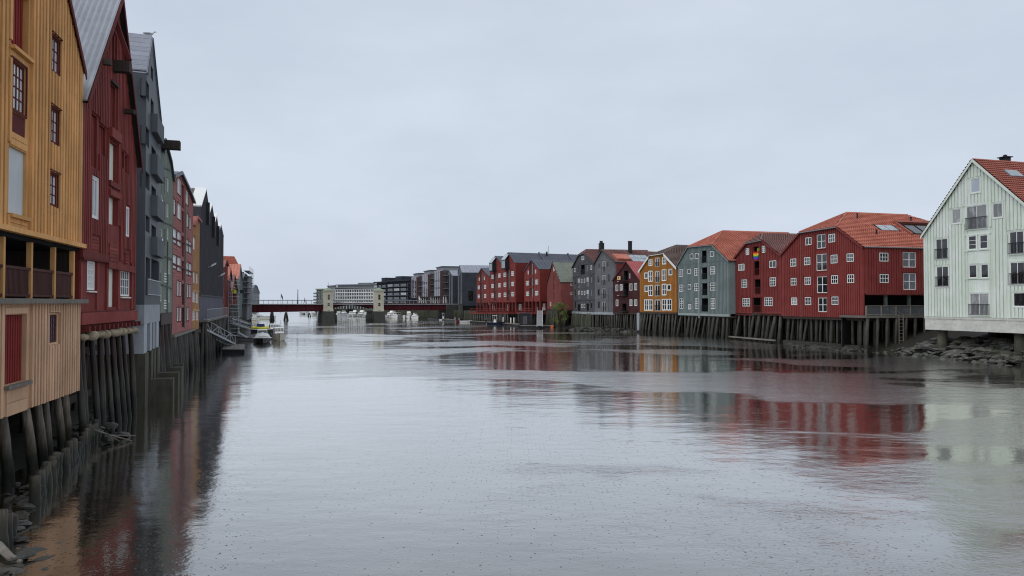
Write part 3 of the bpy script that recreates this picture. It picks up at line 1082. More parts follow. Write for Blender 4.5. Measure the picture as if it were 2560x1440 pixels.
# ------------------------------------------------------------------ left bank: ochre warehouse
def ochre_warehouse():
    a, b = plan(0, 21.9), plan(196, 29)
    d = (b - a).normalized()
    h = House('ochre_warehouse', 'ochre board-and-batten warehouse with an open gallery over a tan lower storey, nearest on the left', 'warehouse', a - d * 5.4, b)
    W = h.W
    eR, rk = h.uz(203, 172), h.uz(165, 0)
    sl = (rk[1] - eR[1]) / (rk[0] - eR[0])
    ap = (W - 6.3, eR[1] - sl * 6.3 + .0)
    top = [(0, eR[1]), ap, (W, eR[1])]
    zb = h.uz(193, 610)[1]
    band = h.uz(190, 752)[1]
    low = h.uz(192, 977)[1]
    # upper storeys
    h.c = L1
    h.hatch(70, -60, 184, 335, 'slat_red', deep=.2, planks=7, sill='ochre')
    h.win(72, 405, 165, 720, 4, 4, frame='trim_red', pane='glass_pale', case=('trim_red', .07), fw=.07, deep=.1)
    h.hatch(66, 735, 163, 865, 'trim_red', deep=.03, name='panel')
    h.hatch(55, 958, 168, 1385, 'milk_board', deep=.1, sill='ochre')
    for r in ((330, 248, 376, 468), (325, 705, 370, 920), (318, 1122, 365, 1322)):
        h.win(*r, 2, 3, frame='trim_red', pane='glass_pale', case=('trim_red', .08), head='trim_red', fw=.06, deep=.06)
    h.skip += [h.rect(66, 735, 168, 960), h.rect(60, 320, 178, 405), h.rect(60, 1385, 170, 1490)]
    h.make_wall(top, (zb, zb), 'ochre', depth=9)
    h.battens(top, (zb, zb), 'ochre', pitch=.30, w=.17, t=.09, single=True)
    h.fill()
    for r in ((60, 322, 178, 352), (60, 356, 178, 398), (60, 868, 170, 905), (60, 909, 170, 950), (56, 1400, 170, 1440), (56, 1444, 170, 1482)):
        h.board(*r, 'ochre', name='board', out=.03)
    gable_roof(h, top, 9, 'corrugated', 'roof_grey', oh=.14, eave=.2, barge='trim_red', bw=.24)
    MB().box(-.1, W + .18, -.22, .3, zb - .14, zb + .02).build('ledge_board', 'ochre', h.root)
    MB().box(0, W, .0, 9, zb - .3, zb - .14).build('soffit', 'void', h.root)  # ceiling coloured black to paint the gallery's deep shade
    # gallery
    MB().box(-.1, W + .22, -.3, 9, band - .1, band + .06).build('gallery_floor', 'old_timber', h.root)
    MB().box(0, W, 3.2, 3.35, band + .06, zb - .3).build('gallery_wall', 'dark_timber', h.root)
    MB().box(W - .12, W, .2, 3.2, band + .06, zb - .3).build('gallery_blocker', 'dark_timber', h.root)  # added panel closing the end to keep the gallery dark
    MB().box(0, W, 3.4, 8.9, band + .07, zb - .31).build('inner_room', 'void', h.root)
    xs = []
    for px in (82, 140, 187):
        u = h.uz(px / .3889, 1700)[0]
        xs.append(u)
    step = xs[1] - xs[0]
    xs = [xs[0] - step * k for k in range(4, 0, -1)] + xs
    for u in xs:
        MB().box(u - .075, u + .075, .02, .17, band + .06, zb - .14).build('post', 'ochre', h.root)
    for p, q in zip(xs, xs[1:]):
        mb = MB()
        mb.box(p + .075, q - .075, .03, .13, band + .98, band + 1.07).box(p + .075, q - .075, .04, .1, band + .12, band + .2)
        n = int((q - p) / .11)
        for i in range(n):
            u = p + .15 + (q - p - .3) * (i + .5) / n
            mb.box(u - .03, u + .03, .06, .08, band + .18, band + .99)
        mb.build('balustrade', 'brown_rail', h.root)
    # tan lower storey
    l = Facade(h.root, h.P0, h.P1)
    l.c = L2
    t2 = [(0, band - .1), (W - .02, band - .1)]
    l.hatch(32, 685, 170, 1125, 'slat_red', deep=.17, planks=9, sill='old_timber')
    l.win(312, 685, 362, 865, 3, 4, frame='brown_rail', pane='glass_purple', case=('tan', .06), head='tan', deep=.06)
    l.skip += [l.rect(20, 632, 175, 690), l.rect(22, 1130, 175, 1330)]
    l.make_wall(t2, (low, low), 'tan', depth=9, name='lower_wall')
    l.battens(t2, (low, low), 'tan', pitch=.27, w=.15, t=.09, single=True)
    l.fill()
    l.board(24, 640, 172, 678, 'tan', name='board', out=.05)
    l.board(36, 1160, 170, 1238, 'tan', name='board', out=.03)
    l.board(36, 1242, 170, 1320, 'tan', name='board', out=.03)
    # piles
    for xt, xf, r in ((37, 44, .20), (92, 98, .19), (121, 127, .19), (141, 143, .15), (168, 171, .17), (187, 190, .18), (-20, -16, .2), (-70, -64, .2)):
        ut, uf = h.uz(xt / .3889, 2600)[0], h.uz(xf / .3889, 2800)[0]
        pile(h.root, (uf, .18 + RND.uniform(-.08, .08), -.5), (ut, .35, low + .05), r * .8, 'pile_grey')
    for i in range(9):
        u = .8 + i * 1.4
        pile(h.root, (u, 2.2, -.3), (u, 2.4, low + .05), .18, 'pile_grey')
    MB().box(0, W, 3.0, 3.2, -.3, low + .1).build('dark_backing', 'void', h.root)  # added black sheet painting the dark under the house
    MB().box(.2, W - .1, .25, .5, low - .02, low + .16).build('sill_beam', 'dark_timber', h.root)
ochre_warehouse()

def palisade():
    root = thing('palisade', 'row of short mossy timber stakes along the water under the ochre warehouse', 'palisade', (0, 0, 0))
    pts = [(4, 1375), (30, 1342), None, (84, 1262), (110, 1228), (135, 1200), (150, 1183), (178, 1160), (200, 1135), (222, 1117), (238, 1098)]
    prev = None
    for p in pts:
        if p is None:
            prev = None
            continue
        q = water_at(*p)
        if prev is not None:
            n = max(1, int((q - prev).length / .3))
            for i in range(n):
                c = prev.lerp(q, i / n)
                top = RND.uniform(.6, .9) if RND.random() > .2 else RND.uniform(.35, .6)
                pile(root, (c.x + RND.uniform(-.06, .06), c.y + RND.uniform(-.06, .06), -.5), (c.x + RND.uniform(-.07, .07), c.y, top), RND.uniform(.12, .16), 'pile_grey', 'stake')
        prev = q
palisade()

def rock_mesh(seed, mat):
    r = random.Random(seed)
    mb = MB()
    n, rings = 7, []
    for i, z in enumerate((-.42, -.2, .15, .4)):
        k = (.7, 1.0, .92, .5)[i]
        rings.append([(k * .62 * math.cos(2 * math.pi * j / n + .2 * i) * r.uniform(.75, 1.2), k * .5 * math.sin(2 * math.pi * j / n + .2 * i) * r.uniform(.75, 1.2), z * r.uniform(.75, 1.15)) for j in range(n)])
    return mb.loft(rings).mesh('rock', mat)
ROCKS = [rock_mesh(i, 'rock') for i in range(7)]
WET_ROCKS = [rock_mesh(i, 'rock_wet') for i in range(7)]
def rocks(root, n, place, smin, smax, flat=.55, wet=False):
    for i in range(n):
        p, k = place(i)
        s = RND.uniform(smin, smax) * k
        inst('rock', RND.choice(WET_ROCKS if wet else ROCKS), root, p, (s * RND.uniform(.8, 1.5), s * RND.uniform(.8, 1.3), s * flat * RND.uniform(.7, 1.3)), (RND.uniform(-.35, .35), RND.uniform(-.35, .35), RND.uniform(0, 6.28)))

def near_shore():
    root = thing('shore_rocks', 'wet stones at the foot of the palisade in the lower left corner', 'rocks')
    def place(i):
        if i < 30:
            q = water_at(RND.uniform(-60, 60), RND.uniform(1290, 1445))
        elif i < 58:
            q = water_at(RND.uniform(20, 150), RND.uniform(1315, 1450))
            q.z = -.13 + RND.uniform(-.03, .05)
            return (q.x, q.y, q.z), 1.1
        else:
            q = water_at(RND.uniform(48, 110), RND.uniform(1205, 1300))
            q.x -= .4
        return (q.x, q.y, RND.uniform(-.1, .12)), 1
    rocks(root, 74, place, .22, .5, .4, True)
    root = thing('shore_rocks', 'broken stones and rubble between the piles of the dark red warehouse', 'rocks')
    def place2(i):
        q = water_at(RND.uniform(215, 345), RND.uniform(1015, 1110))
        q.x -= RND.uniform(.2, 1.6)
        return (q.x, q.y, RND.uniform(-.05, .3)), 1
    rocks(root, 36, place2, .25, .6, .55, True)
    for k, (pts, r, lab) in enumerate((([(-6, 1362, .2), (25, 1392, .12), (54, 1405, .02)], .1, 'bare driftwood log washed up in the lower left corner'),
                                  ([(195, 1058, .5), (235, 1062, .45), (262, 1070, .25)], .06, 'thin branch lying against the piles below the dark red warehouse'),
                                  ([(238, 1076, .5), (275, 1088, .3), (330, 1102, .02)], .045, 'forked dead branch sticking out over the water past the stakes'))):
        mb = MB()
        ps = []
        for x, y, z in pts:
            q = water_at(x, y, z)
            ps.append(q)
        mb.tube(ps, [r, r * .8, r * .45], 7)
        if k == 2:
            mb.tube([ps[1], ps[2] + Vector((-.1, .5, .12))], [r * .6, r * .3], 6)
            mb.tube([ps[1].lerp(ps[0], .4), ps[2] + Vector((-.35, -.3, .05))], [r * .6, r * .3], 6)
        tag(mb.build('driftwood', 'old_timber'), lab, 'driftwood')
near_shore()

# ------------------------------------------------------------------ left bank: dark red warehouse
def dark_red_warehouse():
    h = House('dark_red_warehouse', 'dark red timber warehouse with hoist beam and sheet roof on tall leaning piles', 'warehouse', (197.5, 29.1), (336, 37.8))
    W = h.W
    ap, eL, eR = h.uz(291, -12), h.uz(201, 240), h.uz(343, 408)
    top = [(-.0, eL[1]), (ap[0], ap[1]), (W, eR[1])]
    zb = h.uz(265, 778)[1]
    h.c = L4
    h.hatch(165, 985, 212, 1440, 'barn_red', deep=.13, planks=4)
    h.hatch(232, 1085, 285, 1330, 'barn_red', deep=.13, planks=4)
    h.hatch(325, 735, 368, 1120, 'barn_red', deep=.13, planks=3, head='dark_timber')
    h.hatch(335, 290, 360, 520, 'barn_red', deep=.2, planks=2)
    h.hatch(416, 1300, 448, 1440, 'barn_red', deep=.13, planks=2)
    h.hatch(452, 1335, 476, 1480, 'barn_red', deep=.13, planks=2)
    h.c = L5
    for r in ((312, -150, 385, 212), (310, 318, 380, 556), (300, 915, 378, 1262)):
        h.hatch(*r, 'cream_board', deep=.17, name='loading_door')
    h.win(163, 150, 218, 495, 2, 1, frame='white', pane='glass_curtain', fw=.1, deep=.05, case=('white', .04))
    h.win(452, 400, 490, 655, 2, 1, frame='white', pane='glass_curtain', fw=.09, deep=.05)
    h.win(130, 868, 193, 1115, 3, 4, frame='white', pane='glass_pale', sill='white_old', fw=.08, deep=.05)
    h.win(416, 945, 490, 1168, 4, 3, frame='white', pane='glass_mid', sill='white_old', fw=.08, deep=.05)
    h.skip += [h.rect(305, 560, 390, 920), h.rect(160, 655, 222, 800), h.rect(50, 850, 520, 1290), h.rect(448, 780, 482, 900)]
    h.make_wall(top, (zb, zb), 'barn_red', depth=11)
    h.battens(top, (zb, zb), 'barn_red', pitch=.25, w=.15, t=.07, single=True)
    h.fill()
    for i in range(6):
        h.board(312, 720 + i * 31, 388, 748 + i * 31, 'barn_red', name='board', out=.06)
    for i in range(5):
        h.board(163, 660 + i * 28, 222, 685 + i * 28, 'barn_red', name='board', out=.05)
        h.board(448, 790 + i * 25, 482, 812 + i * 25, 'barn_red', name='board', out=.05)
    for x in (68, 210, 292, 392, 508):
        h.board(x - 8, 880, x + 8, 1280, 'barn_red', name='post', out=.07)
    h.strip((62, 800), (290, 850), .34, 'barn_red', out=.14, name='beam')
    h.strip((290, 895), (522, 945), .3, 'barn_red', out=.14, name='beam')
    h.strip((60, 842), (290, 872), .1, 'trim_red', out=.18, name='ledge_board')
    for r in ((300, 270, 392, 318), (300, 195, 392, 240)):
        h.board(*r, 'barn_red', name='beam', out=.16)
    h.c = L4
    h.board(305, 1120, 390, 1200, 'barn_red', name='beam', out=.2)
    # base beams and log ends
    MB().box(-.1, W + .1, -.14, .2, zb - .5, zb - .02).build('sill_beam', 'barn_red', h.root)
    MB().box(-.05, W + .05, -.02, .4, zb - .82, zb - .5).build('sill_beam', 'trim_red', h.root)
    n = 13
    for i in range(n):
        u = .25 + (W - .5) * i / (n - 1)
        MB().box(u - .1, u + .1, -.34, .3, zb - .78, zb - .56).build('joist', 'trim_red', h.root)
    for i in range(9):
        u0, u1 = W * i / 9 + .02, W * (i + 1) / 9 - .02
        j = lambda s=.05: RND.uniform(-s, s)
        MB().tube([(u0, -.08 + j(), zb - 1.0 + j()), (u0 * .6 + u1 * .4, -.1 + j(), zb - .97 + j()), (u1, -.07 + j(), zb - 1.0 + j())], [.14 + j(), .18 + j(), .14 + j()], 9).build('log', 'log_cream', h.root, smooth=True)
    MB().box(0, W, .3, 11, zb - .9, zb - .55).build('floor_deck', 'dark_timber', h.root)
    # piles, leaning out towards the river
    h.c = L6
    for xt, xf in ((75, 118), (130, 232), (235, 335), (325, 395), (385, 432), (450, 490), (508, 575), (562, 612), (640, 682)):
        ut = h.uz(xt, 350)[0]
        pile(h.root, (ut + RND.uniform(-.1, .15), -.2 + RND.uniform(-.12, .1), -.5), (ut, .1, zb - 1.0), RND.uniform(.10, .135), 'pile_brown')
    for i in range(8):
        u = .6 + (W - 1.2) * i / 7
        pile(h.root, (u + RND.uniform(-.3, .3), 2.2, -.2), (u, 1.9, zb - .9), .12, 'pile_brown')
    MB().box(0, W, 2.9, 3.1, -.3, zb - .85).build('dark_backing', 'void', h.root)  # black sheet added as the gloom behind the piles
    for i, (u0, u1, z) in enumerate(((.6, 3.2, 2.2), (2.6, 4.8, 3.4), (.4, 4.0, 1.5))):
        MB().box(u0, u1, .6, .75, z, z + .3).build('brace', 'dark_timber', h.root)
    gable_roof(h, top, 11, 'corrugated', 'roof_grey', oh=.28, eave=.3, barge='trim_red', bw=.28, pitch=.24)
    # hoist beam with a slanting brace, small beam end
    h.c = L4
    u, z = h.uz(345, 600)
    MB().box(u - .2, u + .2, -.75, .1, z - .08, z + .42).build('hoist_beam', 'dark_timber', h.root)
    MB().bar((u, -.1, z + 2.3), (u, -.7, z + .5), .2, .2).build('brace', 'trim_red', h.root)
    u, z = h.uz(440, 955)
    MB().box(u - .15, u + .15, -.5, .1, z - .1, z + .1).build('beam_end', 'dark_timber', h.root)
    u, z = h.uz(200, 530)
    MB().box(u - .1, u + .1, -.6, .1, z - .1, z + .14).build('beam_end', 'dark_timber', h.root)
dark_red_warehouse()

# ------------------------------------------------------------------ left bank: slate grey block with balconies
def slate_block():
    h = House('slate_grey_block', 'slate grey apartment block with box balconies on concrete columns, past the dark red warehouse', 'building', (361, 39.2), (400.5, 46.2))
    W = h.W
    eL, ap, eR = h.uz(361, 172), h.uz(380, 97), h.uz(399, 325)
    top = [(0, eL[1]), (ap[0], ap[1]), (W, eR[1])]
    zb = h.uz(362, 762)[1]
    zc = h.uz(362, 865)[1]
    h.c = ID
    for r in ((364, 205, 372.5, 248), (377, 168, 383, 200), (376.5, 250, 384, 295), (364, 320, 373, 366), (364, 432, 374, 474), (364, 540, 374, 580)):
        h.win(*r, 1, 1, frame='iron', pane='glass_dark', fw=.05, deep=.25)
    for y0, y1 in ((371, 398), (468, 497), (565, 598)):
        h.hatch(378.5, y0, 390, y1, 'glass_dark', deep=.9, name='balcony_opening')
    h.hatch(364, 644, 375, 738, 'glass_mid', deep=.9, name='glazed_opening')
    h.hatch(378, 650, 397, 738, 'glass_mid', deep=.9, name='glazed_opening')
    h.make_wall(top, (zb, zb), 'slate_blue', depth=12)
    h.fill()
    for y0, y1 in ((300, 345), (398, 447), (497, 547), (598, 642)):
        u0, u1, z0, z1 = h.rect(378, y0, 396, y1)
        mb = MB()
        mb.box(u0, u1, -.32, -.24, z0, z1).box(u0, u0 + .08, -.24, -.002, z0, z1).box(u1 - .08, u1, -.24, -.002, z0, z1).box(u0 + .08, u1 - .08, -.24, -.002, z0, z0 + .12)
        mb.build('balcony', 'slate_light', h.root)
        MB().box(u1 + .02, u1 + .5, -.2, -.14, z0 + .3, z1 + .2).build('glass_screen', 'glass_sky', h.root)
    # zinc seams on the side that shows past the red gable
    f = h.side(0, 12)
    for k in range(1, 8):
        z = zb + (eL[1] - zb) * k / 8 + .2
        MB().box(.02, 11.9, .002, .02, z, z + .03).build('sheet_joint', 'slate_light', h.root, loc=(0, 0, 0)) if False else None
    bpy.data.objects.remove(f.root)
    # concrete foot: columns and wall
    h.c = ID
    MB().box(-.02, W, -.0, 12, h.uz(362, 768)[1] - .9, zb).build('concrete_beam', 'concrete', h.root)
    zt = h.uz(362, 768)[1] - .9
    for px0, px1 in ((361, 369), (376.5, 381), (384, 388), (392, 398)):
        u0, u1 = h.uz(px0, 820)[0], h.uz(px1, 820)[0]
        MB().box(u0, u1, 0.02, 4, zc - .4, zt).build('column', 'concrete', h.root)
        MB().box(u0 - .05, u1 + .05, -.06, 4.2, -.6, zc - .4).build('column_foot', 'concrete_wet', h.root)
    MB().box(.3, W, 4.2, 4.4, -.3, zt).build('back_wall', 'concrete_wet', h.root)
    railing(h.root, h.uz(364, 730)[0], h.uz(397, 730)[0], h.uz(380, 738)[1], h.uz(380, 700)[1], -.1, 'steel', pitch=.3)
    gable_roof(h, top, 12, 'seam', 'zinc', oh=.05, eave=.02, barge='slate_blue', bw=.1, pitch=1.6)
    # coping plates along the near slope
    a, b = Vector((top[0][0], 0, top[0][1])), Vector((top[1][0], 0, top[1][1]))
    for i in range(8):
        p, q = a.lerp(b, (i + .06) / 8), a.lerp(b, (i + .98) / 8)
        up = Vector((0, 0, .14))
        mb = MB().hexa([p + up, q + up, q + up + Vector((0, 1.5, 0)), p + up + Vector((0, 1.5, 0)), p + up * 1.5, q + up * 1.5, q + up * 1.5 + Vector((0, 1.5, 0)), p + up * 1.5 + Vector((0, 1.5, 0))])
        mb.build('coping_plate', 'zinc', h.root)
    # low concrete fins running out into the water
    for k, (x0, x1, yt, yb) in enumerate(((342, 434, 945, 1000), (363, 447, 930, 985), (388, 455, 917, 965), (400, 458, 909, 955))):
        p = water_at(x1, yb)
        q0 = Vector((p.x, p.y)) - h.P0
        u = q0.dot(h.u)
        yo = q0.dot(h.b)
        z = h.local(x1, yt, p.y).z
        MB().box(u - .45, u + .45, yo, .3, -.8, z).build('concrete_fin', 'concrete_wet', h.root)
    return h, top
slate, slate_top = slate_block()

def gull(px, py, Y, label, s=1.0):
    p = at(px, py, Y)
    root = thing('seagull', label, 'gull', p, .6)
    mb = MB()
    mb.loft([[(x, r * math.cos(t) * .8, .22 + zz + r * math.sin(t)) for t in [2 * math.pi * j / 8 for j in range(8)]] for x, r, zz in ((-.36, .01, .03), (-.22, .05, .01), (-.05, .10, 0), (.1, .10, .02), (.19, .06, .09), (.22, .05, .16), (.27, .05, .19), (.31, .025, .19), (.37, .006, .18))])
    mb.tube([(0, .04, .13), (0, .04, 0)], .012, 5).tube([(0, -.04, .13), (0, -.04, 0)], .012, 5)
    mb.build('body', 'feather', root, smooth=True)
    for sgn in (-1, 1):
        MB().loft([[(x, sgn * (.075 + .01), .22 + z) for x, z in ((.1, .06), (-.05, .07), (-.36, .0), (-.1, -.05))], [(x, sgn * (.095 + .01), .22 + z) for x, z in ((.1, .05), (-.05, .06), (-.34, .0), (-.1, -.04))]]).build('wing', 'steel_dull', root)
gull(374, 95, 42.0, 'gull standing on the ridge of the slate grey block')
gull(383, 168, 42.8, 'gull perched lower down on the edge of the slate grey gable') if False else None

# ------------------------------------------------------------------ left bank: sage, rose, amber and charcoal houses
def sage_house():
    h = House('sage_green_house', 'narrow sage green timber house with a thick hoist beam at its top', 'house', (400.5, 46.4), (428, 51.3))
    W = h.W
    top = [(0, h.uz(400, 372)[1]), (h.uz(409, 350)[0], h.uz(409, 348)[1]), (h.uz(424, 403)[0], h.uz(424, 403)[1]), (W, h.uz(428, 447)[1])]
    zb = h.uz(414, 782)[1]
    h.c = L5
    h.wins([(765, 300, 775, 400, 1, 1), (812, 160, 828, 270, 2, 1), (812, 380, 828, 490, 2, 1), (762, 590, 775, 655, 1, 1), (812, 590, 828, 680, 2, 1), (822, 865, 842, 975, 2, 1), (818, 1105, 838, 1215, 2, 1), (750, 870, 765, 960, 1, 1), (748, 1090, 768, 1210, 2, 1)], frame='white_old', pane='glass_curtain', fw=.05)
    for r in ((785, 140, 800, 300), (785, 360, 800, 520), (785, 590, 800, 740)):
        h.hatch(*r, 'sage_dark', deep=.15, planks=2)
    h.make_wall(top, (zb, zb), 'sage', depth=10)
    h.battens(top, (zb, zb), 'sage', pitch=.3, w=.1, t=.04)
    h.fill()
    for y in (70, 540, 830, 1080):
        h.strip((748, y - 20), (852, y + 22), .09, 'sage_dark', out=.08)
    h.board(806, 700, 812, 1310, 'sage_dark', name='downpipe', out=.1)
    for y in (970, 1200):
        for i in range(4):
            h.board(782, y + i * 22, 802, y + 12 + i * 22, 'white_old', name='shutter_slat', out=.06)
    gable_roof(h, top, 10, 'seam', 'zinc_dark', oh=.15, eave=.1, barge='sage_dark', bw=.14)
    u, z = h.uz(765, -165)
    MB().box(u - .3, u + .3, -1.1, .3, h.uz(765, -95)[1], h.uz(765, -168)[1]).build('hoist_beam', 'dark_timber', h.root)
    MB().box(-.0, W, -.08, .3, zb - .75, zb - .02).build('sill_beam', 'pile_brown', h.root)
    MB().box(0, W, .3, 10, zb - .5, zb - .02).build('floor_deck', 'dark_timber', h.root)
    pile_row(h, 0, W, 4, zb - .7, mat='pile_brown', r=.2, y=.2, lean=-.2)
    pile_row(h, 0, W, 5, zb - .5, mat='pile_brown', r=.16, y=1.6, lean=-.1)
sage_house()

def rose_house():
    h = House('rose_red_house', 'rose red clapboard house with a dark central door bay and paired white windows', 'house', (428.5, 51.5), (480.5, 64.6))
    W = h.W
    h.c = L7
    top = [(0, h.uz(137, 40)[1]), h.uz(200, 30), h.uz(262, 160), (W, h.uz(288, 238)[1])]
    zb = h.uz(210, 1178)[1]
    two = dict(frame='white', pane='glass_pale', fw=.06, deep=.05, case=('deep_red', .07))
    h.wins([(181, 75, 206, 190, 2, 1), (240, 165, 260, 262, 2, 1), (151, 228, 166, 332, 1, 1), (181, 258, 206, 368, 2, 1), (240, 330, 261, 420, 2, 1), (266, 355, 278, 440, 1, 1),
            (148, 440, 174, 538, 2, 1), (180, 462, 206, 560, 2, 1), (241, 518, 262, 600, 2, 1), (264, 535, 283, 612, 2, 1),
            (148, 628, 174, 720, 2, 1), (180, 645, 206, 740, 2, 1), (241, 682, 262, 765, 2, 1), (264, 692, 283, 772, 2, 1),
            (177, 815, 191, 918, 1, 1), (194, 820, 207, 920, 1, 1), (249, 838, 261, 930, 1, 1), (265, 842, 277, 930, 1, 1),
            (176, 1005, 190, 1102, 1, 1), (194, 1005, 207, 1100, 1, 1), (235, 1005, 247, 1098, 1, 1), (250, 1005, 262, 1095, 1, 1)], **two)
    for y0, y1 in ((125, 290), (310, 465), (490, 640), (670, 810), (835, 985), (1005, 1145)):
        h.hatch(213, y0, 232, y1, 'deep_red', deep=.12, planks=3, name='door')
    h.make_wall(top, (zb, zb), 'rose_red', depth=10)
    h.clapboard(top, (zb, zb), 'rose_red', pitch=.19)
    h.fill()
    h.board(233, 260, 238, 1150, 'old_timber', name='downpipe', out=.1)
    h.board(-0, 0, 0, 0, 'old_timber', name='corner_board', out=.06, uz=(0, .14, zb, top[0][1]))
    for y in (560, 745):
        h.strip((140, y - 120 + 60), (286, y - 55 + 60), .1, 'deep_red', out=.07)
    gable_roof(h, top, 10, 'seam', 'zinc_dark', oh=.2, eave=.15, barge='zinc_dark', bw=.14)
    MB().box(-.1, W + .1, -.25, 10, zb - .2, zb - .02).build('floor_deck', 'old_timber', h.root)
    pile_row(h, 0, W, 11, zb - .2, mat='pile_far', r=.2, y=.15, lean=-.25)
    pile_row(h, 0, W, 10, zb - .2, mat='pile_far', r=.17, y=1.4, lean=-.1)
rose_house()

def amber_house():
    h = House('amber_house', 'narrow amber orange house squeezed between the rose red and charcoal fronts', 'house', (481, 64.8), (497, 69.6))
    W = h.W
    h.c = L7
    top = [(0, h.uz(291, 410)[1]), h.uz(315, 350), (W, h.uz(335, 375)[1])]
    zb = h.uz(312, 1165)[1]
    h.wins([(296, 500, 308, 585, 1, 2), (296, 750, 308, 825, 1, 2), (318, 760, 329, 830, 1, 2), (291, 885, 309, 965, 2, 3), (315, 890, 331, 970, 2, 3), (291, 1028, 309, 1095, 2, 3), (316, 1030, 331, 1095, 2, 3)], frame='white_old', pane='glass_pale', fw=.05, head='amber')
    for y0, y1 in ((400, 520), (560, 700), (760, 870), (900, 1010)):
        h.hatch(310.5, y0, 314, y1, 'deep_red', deep=.15)
    h.make_wall(top, (zb, zb), 'amber', depth=9)
    h.battens(top, (zb, zb), 'amber', pitch=.35, w=.1, t=.03)
    h.fill()
    h.strip((289, 880), (334, 893), .1, 'ochre', out=.08)
    h.strip((289, 1022), (334, 1026), .1, 'ochre', out=.08)
    gable_roof(h, top, 9, 'seam', 'tile_red', oh=.2, eave=.1, barge='rose_red', bw=.16)
    MB().box(0, W, -.2, 9, zb - .25, zb - .02).build('floor_deck', 'dark_timber', h.root)
    pile_row(h, 0, W, 4, zb - .2, mat='pile_far', r=.22, y=.1, lean=-.2)
amber_house()

def charcoal_hall():
    h = House('charcoal_hall', 'long charcoal hall with four sawtooth gables edged in white, lilac-grey below', 'hall', (497.5, 70), (556, 98))
    W = h.W
    h.c = ID
    top = [h.uz(499, 516), h.uz(513, 473), h.uz(521.5, 532), h.uz(527.5, 511), h.uz(535, 556), h.uz(539.5, 537), h.uz(545, 580), h.uz(550, 560), h.uz(556, 590)]
    top[0] = (0, top[0][1])
    top[-1] = (W, top[-1][1])
    zb = h.uz(499, 735)[1]
    zl = h.uz(499, 800)[1]
    h.make_wall(top, (zb, zb), 'charcoal', depth=14)
    h.battens(top, (zb, zb), 'charcoal', pitch=.42, w=.16, t=.09)
    t2 = [(0, zb - .02), (W, zb - .02)]
    l = Facade(h.root, h.P0, h.P1)
    l.make_wall(t2, (zl, zl), 'lilac_grey', depth=14, name='lower_wall')
    l.battens(t2, (zl, zl), 'lilac_grey', pitch=.5, w=.12, t=.07)
    MB().box(0, W, -.12, .003, zb - .2, zb - .02).build('ledge_board', 'charcoal', h.root)
    for k in range(4):
        tp = top[2 * k:2 * k + 3]
        gable_roof(h, tp, 14, 'seam', 'tile_brown' if k == 0 else 'zinc', oh=.12, eave=0, barge=None)
        a, b = Vector((tp[0][0], 0, tp[0][1])), Vector((tp[1][0], 0, tp[1][1]))
        up = Vector((0, 0, .16))
        MB().hexa([a + Vector((0, -.16, .02)), b + Vector((0, -.16, .02)), b + Vector((0, .9, .02)), a + Vector((0, .9, .02)), a + up + Vector((0, -.16, 0)), b + up + Vector((0, -.16, 0)), b + up + Vector((0, .9, 0)), a + up + Vector((0, .9, 0))]).build('roof_edge', 'white', h.root)
        if k < 3:
            u, z = tp[1]
            MB().box(u + .2, u + .7, -.4, .0, z - 3.6, z - 1.3).build('hoist_box', 'iron', h.root)
    # floodlights on short arms
    for px, py, out in ((519, 662, .55), (544, 686, .55)):
        u, z = h.uz(px, py)
        MB().bar((u, 0, z - .3), (u, -out, z), .05).build('lamp_arm', 'steel', h.root)
        MB().hexa([(u - .2, -out - .25, z + .05), (u + .2, -out - .25, z + .05), (u + .2, -out + .2, z - .2), (u - .2, -out + .2, z - .2), (u - .2, -out - .3, z + .25), (u + .2, -out - .3, z + .25), (u + .2, -out + .15, z), (u - .2, -out + .15, z)]).build('floodlight', 'white', h.root)
    # walkway along the foot
    MB().box(-.3, W, -.8, .0, zl - .18, zl - .02).build('walkway', 'deck_wood', h.root)
    railing(h.root, -.3, W - .2, zl + .0, zl + 1.05, -.74, 'steel', pitch=.9, bar=.05)
    pile_row(h, 0, W, 14, zl - .2, mat='pile_far', r=.2, y=-.3, lean=-.1)
    pile_row(h, 0, W, 14, zl - .2, mat='pile_far', r=.2, y=.8, lean=-.15)
charcoal_hall()

# ------------------------------------------------------------------ left bank: the houses up to the bridge
def simple_windows(h, nc, nr, u0, u1, z0, z1, w, hh, **kw):
    for i in range(nc):
        for j in range(nr):
            uc = u0 + (u1 - u0) * (i + .5) / nc
            zc = z0 + (z1 - z0) * (j + .5) / nr
            h.win(0, 0, 0, 0, uz=(uc - w / 2, uc + w / 2, zc - hh / 2, zc + hh / 2), **kw)

